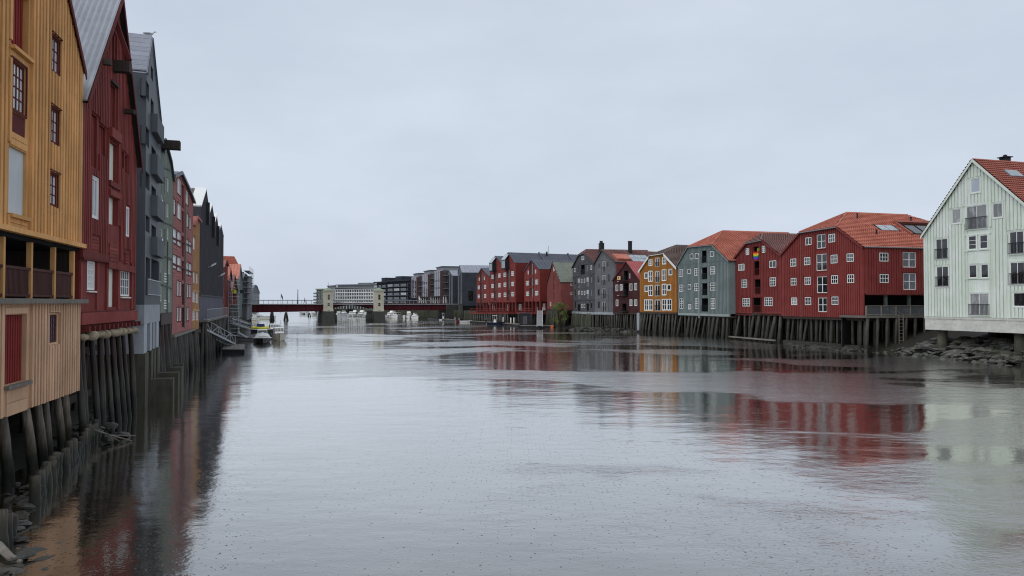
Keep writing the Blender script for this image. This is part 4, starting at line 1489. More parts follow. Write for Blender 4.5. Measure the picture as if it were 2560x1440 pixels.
def left_far():
    # wide house whose orange roof shows over the small red ones
    h = House('orange_roofed_house', 'pale grey house with a tall plain orange roof behind the small red gables', 'house', (550, 160), (594, 162))
    zt, zr, zb = h.uz(580, 665)[1], h.uz(580, 638)[1], 2.8
    simple_windows(h, 1, 2, h.W * .62, h.W * .9, zb + 3, zt - 1, 1.0, 1.3, cols=1, rows=2, frame='white', pane='glass_mid')
    h.make_wall([(0, zt), (h.W, zt)], (zb, zb), 'pale_wall', depth=9)
    h.fill()
    roof_face(h.root, [(-.2, -.3, zt), (h.W + .2, -.3, zt), (h.W + .2, 4.5, zr), (-.2, 4.5, zr)], 'pantile', 'tile_orange')
    roof_face(h.root, [(-.2, 9.3, zt), (h.W + .2, 9.3, zt), (h.W + .2, 4.5, zr), (-.2, 4.5, zr)], 'seam', 'tile_orange')
    for nm, lab, p0, p1, tp, yb, wall, roof, rk, win in (
        ('red_house', 'small red house right behind the charcoal hall with a white gable edge', (556.5, 100), (568, 112), [(556.5, 668), (562, 650), (568, 664)], 795, 'oxide_soft', 'tile_red', 'seam', 3),
        ('red_house', 'small house with an orange roof half hidden by the scaffold tower', (568.5, 114), (577, 126), [(568.5, 700), (573, 668), (577, 702)], 793, 'deep_red', 'tile_orange', 'seam', 3),
        ('red_house', 'steep red gabled house with a hoist beam above open stilts, beyond the scaffold', (577.5, 127), (592.5, 144), [(577.5, 728), (584, 687), (592.5, 733)], 761, 'oxide_soft', 'tile_maroon', 'seam', 2),
        ('teal_house', 'tall grey-green house with a narrow orange roof next to the bridge abutment', (594, 150), (604, 176), [(594, 696), (599, 661), (604, 700)], 797, 'teal_wall', 'tile_orange', 'seam', 5),
        ('shed_house', 'grey industrial house wrapped in pipes and scaffolding at the bridge end', (604.5, 182), (627, 222), [(604.5, 697), (612, 684), (627, 702)], 760, 'far_grey', 'zinc_dark', 'seam', 4)):
        h = House(nm, lab, 'house', p0, p1, 'small houses before the bridge' if nm == 'red_house' else None)
        top = [h.uz(*q) for q in tp]
        top[0], top[-1] = (0, top[0][1]), (h.W, top[-1][1])
        zb = h.uz(p0[0], yb)[1]
        for j in range(win):
            z = zb + (top[0][1] - zb) * (j + .5) / win
            for k in (.2, .8):
                u = h.W * k
                h.win(0, 0, 0, 0, 2, 2, uz=(u - .6, u + .6, z - .65, z + .65), frame='white', pane='glass_mid', fw=.12)
            h.hatch(0, 0, 0, 0, 'deep_red' if 'red' in nm else 'iron', uz=(h.W * .5 - .7, h.W * .5 + .7, z - 1.0, z + 1.0), deep=.2, planks=3, name='door')
        h.make_wall(top, (zb, zb), wall, depth=10)
        h.battens(top, (zb, zb), wall, pitch=.5, w=.15, t=.05)
        h.fill()
        gable_roof(h, top, 10, rk, roof, oh=.25, eave=.15, barge='deep_red' if 'red' in nm else 'far_grey', bw=.2)
        MB().box(0, h.W, -.3, 9, zb - .3, zb - .02).build('floor_deck', 'dark_timber', h.root)
        pile_row(h, 0, h.W, max(5, int(h.W / 1.6)), zb - .2, mat='pile_far', r=.22, y=.1, lean=-.2)
        if 'steep' in lab:
            MB().box(h.W * .45 - .3, h.W * .45 + .3, -1.8, .2, top[1][1] - 3.3, top[1][1] - 2.7).build('hoist_beam', 'iron', h.root)
        if 'industrial' in lab:
            u = h.W * .55
            for k in range(3):
                MB().tube([(h.W * (.2 + .2 * k), -.8, 1.2), (h.W * (.2 + .2 * k), -.8, top[1][1] - 1 + k * .4)], .35, 8).build('pipe', 'steel_dull', h.root)
            for k in range(7):
                z = zb + (top[1][1] + .3 - zb) * k / 6
                MB().box(.5, h.W * .55, -1.6, -.3, z, z + .08).build('catwalk', 'steel_dull', h.root)
                railing(h.root, .5, h.W * .55, z + .1, z + 1.1, -1.6, 'steel', pitch=1.2, bar=.06)
            uu = h.W * .86
            zt = h.local(625.5, 680, 216).z
            MB().tube([(uu, 2, zb), (uu, 2, zt)], [.5, .42], 10).build('chimney', 'zinc_dark', h.root)
    # gambrel house past the bridge
    h = House('gambrel_house', 'far grey house with a broken-pitch gable behind the left end of the bridge', 'house', (628, 262), (648.5, 268))
    top = [h.uz(x, y) for x, y in ((628, 737), (631, 722), (637, 712), (642, 715), (648.5, 733))]
    top[0], top[-1] = (0, top[0][1]), (h.W, top[-1][1])
    simple_windows(h, 4, 3, .4, h.W - .4, 4.5, top[0][1] + .5, .8, 1.1, cols=1, rows=2, frame='white', pane='glass_mid')
    h.make_wall(top, (2.5, 2.5), 'far_grey', depth=14)
    h.fill()
    gable_roof(h, top, 14, 'seam', 'zinc', oh=.2, eave=.1, barge='zinc', bw=.2)
left_far()

def tube_between(name, pts, r, mat, parent, n=6):
    return MB().tube(pts, r, n).build(name, mat, parent)

def scaffold():
    p = at(563, 757, 108)
    g = math.radians(106)
    root = thing('scaffold_tower', 'light metal scaffold tower with a worker on it, in front of the small red houses', 'scaffold', (p.x + .5, p.y, 0), g)
    zt = at(563, 690, 108).z
    w, d = 1.3, 2.6
    zs = [z for z in [.8 + 1.75 * k for k in range(20)] if z < zt]
    for x in (0, d):
        for y in (0, -w):
            tube_between('pole', [(x, y, -.2), (x, y, zt)], .05, 'steel_dull', root)
    for z in zs:
        MB().box(-.1, d + .1, -w, 0, z - .05, z).build('platform', 'steel_dull', root)
        for dz in (.5, 1.0):
            MB().tube([(0, -w, z + dz), (d, -w, z + dz)], .035, 5).tube([(0, 0, z + dz), (0, -w, z + dz)], .035, 5).build('guard_rail', 'steel', root)
        tube_between('brace', [(0, -w, z), (d, -w, z + 1.7)], .03, 'steel_dull', root)
    for k in range(3):
        tube_between('stay', [(k * 1.2, -w, 1.2), (k * 1.2, -w - 2.4, -.2)], .05, 'steel', root)
    z = [q for q in zs if q < at(563, 750, 108).z + .5][-1]
    return root.matrix_basis @ Vector((.8, -w * .55, z)) if False else (Matrix.Rotation(g, 4, 'Z') @ Vector((.8, -w * .55, z)) + Vector((p.x + .5, p.y, 0)))
worker_spot = scaffold()

# ------------------------------------------------------------------ people
def person(name, label, loc, rotz, joints, top, legs, hat=None, head_col='skin'):
    """one skinned body with clothing colours by region; joints: pose of a 1.75 m figure facing +x"""
    V = [(0, 0, .95), (0, 0, 1.2), (0.02, 0, 1.42), (.03, 0, 1.52), (.05, 0, 1.66), (.06, 0, 1.73)]
    E = [(0, 1), (1, 2), (2, 3), (3, 4), (4, 5)]
    Rr = [.15, .15, .16, .06, .095, .07]
    for s, (hip, knee, foot, elbow, hand) in zip((-1, 1), joints):
        k = len(V)
        V += [(0, s * .1, .9), (knee[0], s * .11, knee[1]), (foot[0], s * .11, foot[1] + .08), (foot[0] + .14, s * .12, foot[1] + .04)]
        E += [(0, k), (k, k + 1), (k + 1, k + 2), (k + 2, k + 3)]
        Rr += [.105, .075, .055, .05]
        k = len(V)
        V += [(.02, s * .19, 1.4), (elbow[0], s * .24, elbow[1]), (hand[0], s * .2, hand[1]), (hand[0] + .06, s * .19, hand[1] - .05)]
        E += [(2, k), (k, k + 1), (k + 1, k + 2), (k + 2, k + 3)]
        Rr += [.075, .055, .042, .035]
    me = bpy.data.meshes.new(name)
    me.from_pydata(V, E, [])
    o = bpy.data.objects.new(name, me)
    COL.objects.link(o)
    sk = o.modifiers.new('skin', 'SKIN')
    for i, v in enumerate(me.skin_vertices[0].data):
        v.radius = (Rr[i], Rr[i])
        v.use_root = i == 0
    o.modifiers.new('sub', 'SUBSURF').levels = 1
    dg = bpy.context.evaluated_depsgraph_get()
    m2 = bpy.data.meshes.new_from_object(o.evaluated_get(dg))
    bpy.data.objects.remove(o)
    for mt in (legs, top, head_col, 'cloth_dark'):
        m2.materials.append(MAT[mt])
    hands = [j[4] for j in joints]
    for p in m2.polygons:
        c = p.center
        p.material_index = 0 if c.z < .93 else 1 if c.z < 1.5 else 2
        if c.z < .12:
            p.material_index = 3
        if abs(c.y) > .13 and any(math.hypot(c.x - q[0] - .04, c.z - q[1]) < .09 for q in hands):
            p.material_index = 2
        p.use_smooth = True
    b = bpy.data.objects.new(name, m2)
    COL.objects.link(b)
    b.location, b.rotation_euler = loc, (0, 0, rotz)
    tag(b, label, 'person')
    hb = MB()
    hb.loft([[(.055 + r * math.cos(t), r * math.sin(t), z) for t in [2 * math.pi * j / 10 for j in range(10)]] for z, r in ((1.68, .115), (1.76, .11), (1.81, .07), (1.83, .01))])
    hb.build('hard_hat' if hat else 'hood', hat or 'cloth_dark', b, smooth=True)
    fb = MB()
    fb.tube([(.14, 0, 1.67), (.175, 0, 1.64)], [.012, .02], 5)
    fb.build('nose', head_col, b)
person('person', 'worker in a yellow high-visibility jacket standing on the scaffold tower', worker_spot, 1.9,
       [((0, .9), (.02, .5), (0, 0), (.05, 1.15), (.25, 1.1)), ((0, .9), (.05, .5), (.03, 0), (-.03, 1.15), (.1, .95))], 'hivis', 'cloth_dark', 'white')

# ------------------------------------------------------------------ right bank
def under(h, W, zb, n, mat='pile_far', lean=-.45, r=.19, deck='dark_timber', rows=(0.25, 2.3), depth=10, foot=-.6, ys=-.12):
    MB().box(.02, W - .02, ys, depth, zb - .32, zb - .02).build('floor_deck', deck, h.root)
    MB().box(.1, W - .1, rows[-1] + .5, rows[-1] + .7, -.5, zb - .33).build('dark_backing', 'void', h.root)  # added black sheet, shade among the piles put into its colour
    n = int(n * 1.35)
    for k, y in enumerate(rows):
        pile_row(h, 0, W, n, zb - .3, foot=foot, mat=mat, r=r * (1 - .12 * k), y=y, lean=lean * (1 - .5 * k))

def top_of(h, pts, fix=True):
    t = [h.uz(*p) for p in pts]
    if fix:
        t[0], t[-1] = (0, t[0][1]), (h.W, t[-1][1])
    return t

def mint_house():
    a, b = plan(2312, 78), plan(2560, 67.5)
    d = (b - a).normalized()
    h = House('mint_house', 'pale mint green house with steep gable and red tiled roof on a concrete plinth', 'house', a, b + d * 6)
    h.c = Q8
    W = h.W
    eL, ap, rk = h.uz(172, 533), h.uz(505, 48), h.uz(823, 318)
    sl = (rk[1] - ap[1]) / (rk[0] - ap[0])
    top = [(0, eL[1]), ap, (W, ap[1] + sl * (W - ap[0]))]
    zb = h.uz(190, 1057)[1]
    wk = dict(frame='white', fw=.09, deep=-.03, case=('mint', .09))
    h.win(483, 168, 546, 262, 1, 1, pane='glass_sky', **wk)
    h.win(362, 366, 422, 460, 1, 1, pane='glass_curtain', **wk)
    h.win(624, 328, 690, 423, 1, 1, pane='glass_curtain', **wk)
    h.win(456, 342, 590, 494, 2, 1, pane='glass_curtain', rail=('iron', .5), **wk)
    h.win(259, 556, 338, 688, 2, 1, pane='glass_dark', rail=('iron', .5), **wk)
    h.win(263, 734, 343, 866, 2, 1, pane='glass_dark', rail=('iron', .5), **wk)
    h.win(468, 537, 522, 628, 1, 3, pane='glass_dark', **wk)
    h.win(541, 531, 595, 623, 1, 2, pane='glass_dark', **wk)
    h.win(472, 724, 525, 810, 1, 1, pane='glass_dark', **wk)
    h.win(548, 719, 600, 810, 1, 1, pane='glass_dark', **wk)
    h.win(477, 907, 604, 1049, 2, 1, pane='glass_curtain', rail=('iron', .5), **wk)
    h.win(732, 508, 828, 655, 2, 1, pane='glass_dark', rail=('iron', .5), **wk)
    h.win(737, 706, 834, 852, 2, 1, pane='glass_dark', rail=('iron', .5), **wk)
    h.win(757, 902, 842, 995, 1, 1, pane='glass_dark', **wk)
    h.skip += [h.rect(462, 497, 600, 1055), h.rect(730, 655, 830, 700)]
    h.make_wall(top, (zb, zb), 'mint', depth=14)
    h.battens(top, (zb, zb), 'mint', pitch=.37, w=.25, t=.10, single=True, margin=.12)
    h.fill()
    for r in ((456, 497, 464, 1060), (600, 300, 609, 1060), (700, 245, 709, 1066), (446, 340, 454, 497)):
        h.board(*r, 'mint', name='trim_board', out=.07)
    for r in ((466, 500, 598, 526), (466, 636, 598, 714), (468, 818, 600, 900)):
        h.board(*r, 'mint', name='panel', out=.03)
    for y in (335, 528, 632, 814):
        h.board(440, y - 3, 612, y + 3, 'mint', name='ledge_board', out=.09)
    h.board(716, 530, 722, 1105, 'mint', name='downpipe', out=.12)
    gable_roof(h, top, 14, 'pantile', 'tile_red', oh=.3, eave=.3, barge='mint', bw=.26)
    # chimney and roof light on the right slope
    p = h.at_back(703, 50, 5.0)
    MB().box(p.x - .35, p.x + .35, 4.6, 5.3, p.z - 1.4, p.z + .2).box(p.x - .5, p.x + .5, 4.45, 5.45, p.z + .2, p.z + .28).box(p.x - .12, p.x + .12, 4.85, 5.1, p.z + .28, p.z + .5).build('chimney', 'iron', h.root)
    sd = Vector((1, 0, sl)).normalized()
    c = Vector((ap[0], 0, ap[1])) + sd * 2.6
    n = Vector((-sd.z, 0, sd.x))
    A, B = sd * .5, Vector((0, .8, 0))
    c = c + Vector((0, 2.6, .15))
    MB().hexa([c - A - B, c + A - B, c + A + B, c - A + B, c - A - B + n * .18, c + A - B + n * .18, c + A + B + n * .18, c - A + B + n * .18]).build('roof_window', 'skylight', h.root)
    # plinth and round piers
    zp = h.uz(205, 1141)[1]
    MB().box(.1, W, -.1, 14, zp, zb - .02).build('plinth', 'plinth', h.root)
    MB().box(.05, W, -.16, .3, zb - .22, zb - .03).build('plinth_ledge', 'plinth', h.root)
    for x in (253, 752):
        u = h.uz(x, 1180)[0]
        MB().tube([(u, .9, -.5), (u, .9, zp + .02)], .5, 16).build('pier', 'concrete_wet', h.root, smooth=True)
    for k in range(3):
        MB().tube([(2 + 6 * k, 7, 0), (2 + 6 * k, 7, zp + .02)], .5, 12).build('pier', 'concrete_wet', h.root, smooth=True)
mint_house()

def riprap():
    root = thing('riprap', 'bank of grey and mossy boulders below the mint house', 'rocks')
    a, b = plan(2312, 78), plan(2560, 67.5)
    d = (b - a).normalized()
    nb = Vector((-d.y, d.x))
    def place(i):
        t = RND.uniform(-6.0, 17)
        y = RND.uniform(-2.6, 3.2)
        p = a + d * t + nb * y
        hgt = (y + 2.6) / 5.8
        fade = 1.0 if t > -1 else max(.4, 1 + (t + 1) / 5)
        return (p.x, p.y, -.3 + 2.2 * hgt * fade + RND.uniform(-.15, .15)), (1.25 if hgt > .3 else .9) * fade
    rocks(root, 290, place, .45, 1.05)
riprap()

def shore(label, pts, n, smin, smax, wid=2.0, rise=.5):
    root = thing('shore_rocks', label, 'rocks')
    P = [water_at(*p) for p in pts]
    def place(i):
        t = RND.uniform(0, len(P) - 1.001)
        k = int(t)
        q = P[k].lerp(P[k + 1], t - k)
        w = RND.uniform(0, wid)
        q = q + Vector((w * .9, w * .35, 0))
        return (q.x, q.y, rise * w / wid + RND.uniform(-.1, .05)), 1
    rocks(root, n, place, smin, smax, .55, True)
shore('weedy stones at the waterline under the two grey houses', [(1420, 828), (1480, 829), (1540, 829), (1600, 832)], 150, .4, 1.2, 3.2, .7)
shore('low line of dark stones below the large red warehouse', [(1962, 866), (2050, 872), (2150, 880)], 90, .4, .85, 1.0, .3)

def deck_with_rail(h, u0, u1, y0, y1, z, mat, n, railmat, gate=True, pm='pile_far', end=False):
    MB().box(u0, u1, y0, y1, z - .25, z).build('deck', mat, h.root)
    mb = MB()
    for k in range(n + 1):
        u = u0 + (u1 - u0) * k / n
        mb.box(u - .07, u + .07, y0 + .02, y0 + .16, z, z + 1.1)
    mb.box(u0, u1, y0, y0 + .18, z + 1.1, z + 1.18).box(u0, u1, y0 + .06, y0 + .12, z + .12, z + .2)
    mb.build('railing', railmat, h.root)
    MB().box(u0 + .1, u1 - .1, y0 + .085, y0 + .095, z + .2, z + 1.08).build('mesh_panel', 'glass_mid', h.root)

def big_red():
    h = House('large_red_warehouse', 'largest red warehouse with half-hipped orange tile roof, white windows and a corner deck', 'warehouse', (1956.5, 101), (2159, 86.5))
    h.c = Q7
    W = h.W
    top = top_of(h, [(50, 465), (213, 283), (535, 232), (757, 393)])
    zb = h.uz(400, 1003)[1]
    wk = dict(frame='white', fw=.09, mw=.06, deep=-.03, head='falu_dark')
    h.wins([(127, 503, 176, 570, 3, 2), (131, 668, 178, 732, 3, 2), (135, 836, 184, 900, 3, 2), (257, 320, 307, 387, 2, 1), (245, 490, 297, 558, 3, 2), (249, 660, 300, 728, 3, 2), (252, 832, 304, 900, 3, 2),
            (453, 291, 509, 363, 3, 2), (473, 469, 530, 543, 3, 2), (477, 645, 534, 717, 3, 2), (481, 828, 538, 898, 3, 2), (610, 457, 669, 530, 3, 2), (614, 638, 673, 711, 3, 2)], **wk)
    h.wins([(348, 293, 424, 415), (345, 462, 437, 605), (350, 655, 441, 797), (360, 836, 437, 960)], cols=2, rows=2, frame='white', fw=.09, mw=.07, deep=.1, pane='glass_dark', sill='falu_dark')
    h.skip += [h.rect(345, 418, 440, 460), h.rect(348, 608, 440, 652), h.rect(350, 800, 440, 834)]
    f0 = h.side(W + .16, 18)
    f0.c = Q7
    zs = f0.uz(900, 805)[1]
    bpy.data.objects.remove(f0.root)
    h.make_wall(top, (zb, zb), 'falu_red', depth=18, right_z=zs)
    h.battens(top, (zb, zb), 'falu_red', pitch=.36, w=.25, t=.10)
    h.fill()
    for r in ((334, 285, 343, 1000), (441, 285, 450, 1000)):
        h.board(*r, 'falu_dark', name='trim_board', out=.06)
    h.board(214, 290, 222, 1003, 'oxide_soft', name='downpipe', out=.12)
    h.board(745, 420, 757, 1003, 'falu_dark', name='corner_board', out=.06)
    ap, sb = half_hip(h, top, 18, 'pantile', 'tile_orange', setback=4.2, oh=.3, eave=.35, barge='falu_dark', back_hip=True, pitch=.3, row=.38)
    under(h, W, zb, 12, rows=(.6, 2.6, 4.8), depth=18, ys=.0)
    # stone footing under the piles
    MB().box(.5, W - .3, -.3, 1.2, -.6, .55).build('stone_footing', 'stone_dark', h.root)
    # end wall towards the camera, held over an open deck
    f = h.side(W + .16, 18)
    wk2 = dict(wk)
    f.wins([(883, 452, 959, 527, 3, 2), (886, 635, 961, 710, 3, 2)], **wk2)
    f.wins([(1087, 445, 1200, 578), (1091, 626, 1202, 770)], cols=2, rows=2, frame='white', fw=.1, mw=.08, deep=.1, pane='glass_mid', sill='falu_dark')
    t2 = [(.02, top[3][1] - .02), (14, top[3][1] - .02)]
    f2 = f
    f2.make_wall(t2, (zs, zs), 'falu_red', name='end_wall', body=False)
    f2.battens(t2, (zs, zs), 'falu_red', pitch=.36, w=.25, t=.10)
    f2.fill()
    f2.board(765, 398, 1262, 420, 'falu_dark', name='frieze_board', out=.08)
    f2.board(770, 800, 1268, 815, 'falu_dark', name='ledge_board', out=.06)
    House.settle(f2)
    MB().tube([(W + .38, -.2, top[3][1] - .12), (W + .38, 14, top[3][1] - .12)], .08, 7).build('gutter', 'steel_dull', h.root)
    # roof window pair and the sunk terrace on the right slope
    A, Bp = Vector((top[3][0], 0, top[3][1])), Vector((ap[0], 0, ap[1]))
    sd = (Bp - A).normalized()
    n = Vector((-sd.z, 0, sd.x))
    if n.z < 0:
        n = -n
    L = (Bp - A).length
    def on_roof(t, y):
        return A + sd * (L * t) + Vector((0, y, .1))
    def slab(t0, t1, y0, y1, hgt, name, mat, base=0.0):
        p = [on_roof(t0, y0), on_roof(t0, y1), on_roof(t1, y1), on_roof(t1, y0)]
        return MB().hexa([q + n * base for q in p] + [q + n * hgt for q in p]).build(name, mat, h.root)
    slab(.44, .59, 5.6, 6.9, .16, 'roof_window', 'skylight')
    slab(.44, .59, 6.98, 8.3, .16, 'roof_window', 'skylight')
    slab(.42, .61, 5.5, 5.59, .2, 'roof_window_frame', 'iron')
    slab(.42, .61, 8.31, 8.4, .2, 'roof_window_frame', 'iron')
    slab(.34, .66, 9.6, 14.6, .13, 'terrace_shade_slab', 'void')  # raised black slab painting the dark of the inset
    slab(.66, .70, 9.4, 14.8, .42, 'terrace_header', 'tile_red')
    slab(.32, .70, 9.25, 9.5, .34, 'terrace_cheek', 'tile_red')
    slab(.32, .70, 14.7, 14.95, .34, 'terrace_cheek', 'tile_red')
    slab(.36, .6, 10.2, 11.6, .18, 'terrace_window', 'glass_mid')
    slab(.36, .6, 12.0, 14.2, .18, 'terrace_window', 'glass_mid')
    for t, y in ((.8, 4.5), (.75, 12.5), (.3, 4.0)):
        p = on_roof(t, y)
        MB().tube([p - Vector((0, 0, .3)), p + Vector((0, 0, .55)), p + Vector((0, 0, .7))], [.09, .09, .15], 8).build('vent_pipe', 'iron', h.root)
    # deck at the corner
    e = h.side(W, 12)
    zd = e.uz(900, 990)[1]
    zr = zd
    e2 = Facade(e.root, e.P0, e.P1)
    deck_with_rail(e, -.9, 11.5, -1.5, 3.0, zd, 'deck_wood', 6, 'old_timber')
    MB().bar((2.8, -1.45, zd + 1.0), (3.9, -1.45, zd + .15), .08).build('rail_brace', 'old_timber', e.root)
    for k in range(3):
        MB().box(3.2 + 3.4 * k, 3.5 + 3.4 * k, .1, .4, zd, zs).build('post', 'sage_dark', e.root)
    MB().box(0, 12, 2.6, 2.8, zd, zs).build('deck_back_wall', 'void', e.root)  # coloured black to carry the shade below the overhang
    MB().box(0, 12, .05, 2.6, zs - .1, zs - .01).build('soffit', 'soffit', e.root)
    for k in range(9):
        u = -.6 + 1.35 * k
        pile(e.root, (u - .35, -1.5 + RND.uniform(-.2, .2), -.6), (u, -1.3, zd - .2), .17 * RND.uniform(.9, 1.2), 'pile_far')
    for k in range(6):
        pile(e.root, (2.0 * k, .6, -.6), (2.0 * k + .2, .7, zd - .2), .17, 'pile_far')
    MB().box(-.5, 12, 2.9, 3.1, -.5, zd - .26).build('dark_backing', 'void', e.root)  # added black sheet hiding the bright gap below the deck
    mb = MB()
    mb.box(3.4, 3.48, -1.72, -1.64, .1, zd + .1).box(4.0, 4.08, -1.72, -1.64, .1, zd + .1)
    for k in range(9):
        mb.box(3.48, 4.0, -1.7, -1.66, .4 + .4 * k, .46 + .4 * k)
    mb.build('ladder', 'old_timber', e.root)
    House.settle(e)
big_red()

def crimson():
    h = House('crimson_warehouse', 'crimson warehouse with brown tile roof, open balconies and a rainbow flag', 'warehouse', (1830, 114), (1955.5, 101.2))
    h.c = Q6
    W = h.W
    top = top_of(h, [(637, 490), (797, 292), (965, 257), (1155, 415)])
    zb = h.uz(900, 1027)[1]
    wk = dict(frame='white', fw=.095, mw=.065, deep=-.03, head='falu_dark')
    h.wins([(786, 342, 820, 412, 2, 3), (957, 316, 991, 389, 2, 3), (706, 508, 771, 578, 2, 1), (1034, 472, 1107, 548, 2, 1), (742, 673, 798, 759, 3, 3), (1040, 650, 1103, 744, 3, 3), (752, 870, 829, 957, 4, 3), (984, 863, 1068, 953, 4, 3)], **wk)
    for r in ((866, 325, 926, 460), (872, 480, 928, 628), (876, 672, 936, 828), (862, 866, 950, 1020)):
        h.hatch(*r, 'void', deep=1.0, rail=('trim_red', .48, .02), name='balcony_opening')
    h.make_wall(top, (zb, zb), 'falu_dark', depth=16)
    h.battens(top, (zb, zb), 'falu_dark', pitch=.38, w=.26, t=.10)
    h.fill()
    for r in ((855, 318, 864, 1020), (940, 318, 949, 1020)):
        h.board(*r, 'trim_red', name='trim_board', out=.06)
    for x0, x1, y in ((648, 856, 1022), (950, 1180, 1026)):
        h.board(x0, y - 5, x1, y + 28, 'oxide_red', name='sill_beam', out=.12)
    half_hip(h, top, 16, 'pantile', 'tile_maroon', oh=.3, eave=.3, barge='falu_dark', pitch=.3, row=.38)
    under(h, W, zb, 8, lean=-.8, r=.22, rows=(.2, 2.2, 4.5), depth=16)
    MB().box(.2, W - .4, -1.0, -.75, .35, .55).build('waling', 'old_timber', h.root)
    # rainbow cloth and a lime towel over the top rail
    u0, u1, z0, z1 = h.rect(870, 372, 922, 456)
    names = ('flag_red', 'flag_orange', 'flag_yellow', 'flag_green', 'flag_blue', 'flag_violet')
    p = h.root.matrix_basis.copy()
    fl = thing('rainbow_flag', 'rainbow striped flag hung over the top balcony of the crimson warehouse', 'flag', h.root.location, h.root.rotation_euler.z)
    for k, nm in enumerate(names):
        a, b = z1 - (z1 - z0) * k / 6, z1 - (z1 - z0) * (k + 1) / 6
        mb = MB()
        for i in range(8):
            x0, x1 = u0 + (u1 - u0) * i / 8, u0 + (u1 - u0) * (i + 1) / 8
            s0, s1 = .04 * math.sin(i * 1.9), .04 * math.sin((i + 1) * 1.9)
            sag = .12 * math.sin(math.pi * (i + .5) / 8)
            mb.hexa([(x0, -.12 + s0, b - sag), (x1, -.12 + s1, b - sag), (x1, -.105 + s1, b - sag), (x0, -.105 + s0, b - sag), (x0, -.12 + s0, a - sag), (x1, -.12 + s1, a - sag), (x1, -.105 + s1, a - sag), (x0, -.105 + s0, a - sag)])
        mb.build('stripe', nm, fl)
    u0, u1, z0, z1 = h.rect(880, 335, 924, 372)
    tw = MB().box(u0, u1, .3, .34, z0, z1).build('towel', 'lime_cloth', None)
    tw.matrix_basis = Matrix.Translation(h.root.location) @ Matrix.Rotation(h.root.rotation_euler.z, 4, 'Z')
    tag(tw, 'lime green cloth hanging above the rainbow flag on the crimson warehouse', 'cloth')
crimson()

def blue_grey():
    h = House('blue_grey_house', 'blue-grey timber house with a bright orange tile roof and dark central balconies', 'house', (1696, 127.5), (1823, 112.5))
    h.c = Q6
    W = h.W
    top = top_of(h, [(55, 518), (175, 332), (435, 307), (600, 470)])
    zb = h.uz(330, 1030)[1]
    wk = dict(frame='white', fw=.1, mw=.065, deep=-.03, head='warm_grey')
    h.wins([(193, 398, 228, 458, 1, 1), (248, 392, 286, 452, 1, 1), (408, 372, 443, 433, 1, 1), (77, 565, 119, 643, 2, 3), (168, 560, 203, 614, 1, 1), (240, 551, 284, 631, 2, 3), (411, 534, 458, 618, 3, 3),
            (80, 727, 122, 802, 2, 3), (172, 722, 204, 778, 1, 1), (242, 714, 285, 795, 2, 3), (411, 705, 461, 789, 3, 3), (84, 873, 123, 982, 2, 4), (175, 933, 206, 988, 1, 1), (248, 870, 286, 984, 2, 4), (416, 868, 461, 984, 3, 4)], **wk)
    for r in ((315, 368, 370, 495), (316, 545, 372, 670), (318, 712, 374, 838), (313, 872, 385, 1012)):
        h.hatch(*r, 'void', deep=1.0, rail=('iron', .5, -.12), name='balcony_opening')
    h.make_wall(top, (zb, zb), 'blue_grey', depth=17)
    h.battens(top, (zb, zb), 'blue_grey', pitch=.38, w=.26, t=.10)
    h.fill()
    h.strip((60, 524), (312, 498), .12, 'blue_grey', out=.1)
    h.strip((374, 490), (600, 471), .12, 'blue_grey', out=.1)
    h.strip((62, 765), (312, 754), .1, 'warm_grey', out=.08)
    h.strip((376, 750), (592, 739), .1, 'warm_grey', out=.08)
    h.board(287, 420, 295, 1080, 'blue_grey_light', name='downpipe', out=.16)
    MB().box(0, W, -.1, .2, zb - .42, zb - .02).build('skirting', 'blue_grey_light', h.root)
    half_hip(h, top, 17, 'pantile', 'tile_orange', setback=4.5, oh=.25, eave=.25, barge='blue_grey', pitch=.3, row=.38)
    under(h, W, zb - .3, 9, lean=-.7, r=.22, rows=(.2, 2.2, 4.2), depth=17, ys=.22)
blue_grey()

def orange_house():
    h = House('orange_house', 'orange timber house with broad white windows, white gable boards and brown roof', 'house', (1600.5, 140), (1692.5, 128.2))
    h.c = Q5
    W = h.W
    top = top_of(h, [(1033, 495), (1155, 310), (1350, 278), (1500, 445)])
    zb = h.uz(1270, 1031)[1]
    wk = dict(frame='white', fw=.12, mw=.09, deep=-.02, case=('white', .06))
    h.wins([(1147, 355, 1190, 432, 2, 3), (1322, 328, 1366, 413, 2, 2), (1092, 525, 1135, 597, 1, 1), (1143, 503, 1192, 636, 2, 2), (1317, 484, 1370, 625, 2, 2), (1405, 480, 1446, 553, 1, 1),
            (1096, 692, 1136, 766, 1, 1), (1144, 686, 1193, 820, 2, 2), (1318, 671, 1371, 811, 2, 2), (1383, 677, 1428, 749, 1, 1), (1091, 870, 1142, 1007, 2, 2), (1147, 870, 1196, 1007, 2, 2), (1318, 865, 1375, 1005, 2, 2), (1382, 865, 1438, 1005, 2, 2)], **wk)
    for r in ((1228, 332, 1278, 445), (1228, 505, 1280, 648), (1223, 682, 1285, 822), (1222, 872, 1290, 1013)):
        h.win(*r, 2, 1, frame='white', pane='glass_dark', fw=.1, mw=.08, deep=.06, rail=('iron', .5), case=('cream_board', .06))
    h.make_wall(top, (zb, zb), 'orange_wall', depth=15)
    h.battens(top, (zb, zb), 'orange_wall', pitch=.38, w=.27, t=.09)
    h.fill()
    half_hip(h, top, 15, 'pantile', 'tile_brown', setback=4.0, oh=.3, eave=.3, barge='white', bw=.42, pitch=.34, row=.42)
    under(h, W, zb, 9, lean=-.6, r=.22, rows=(.2, 2.0, 4.0), depth=15)
orange_house()

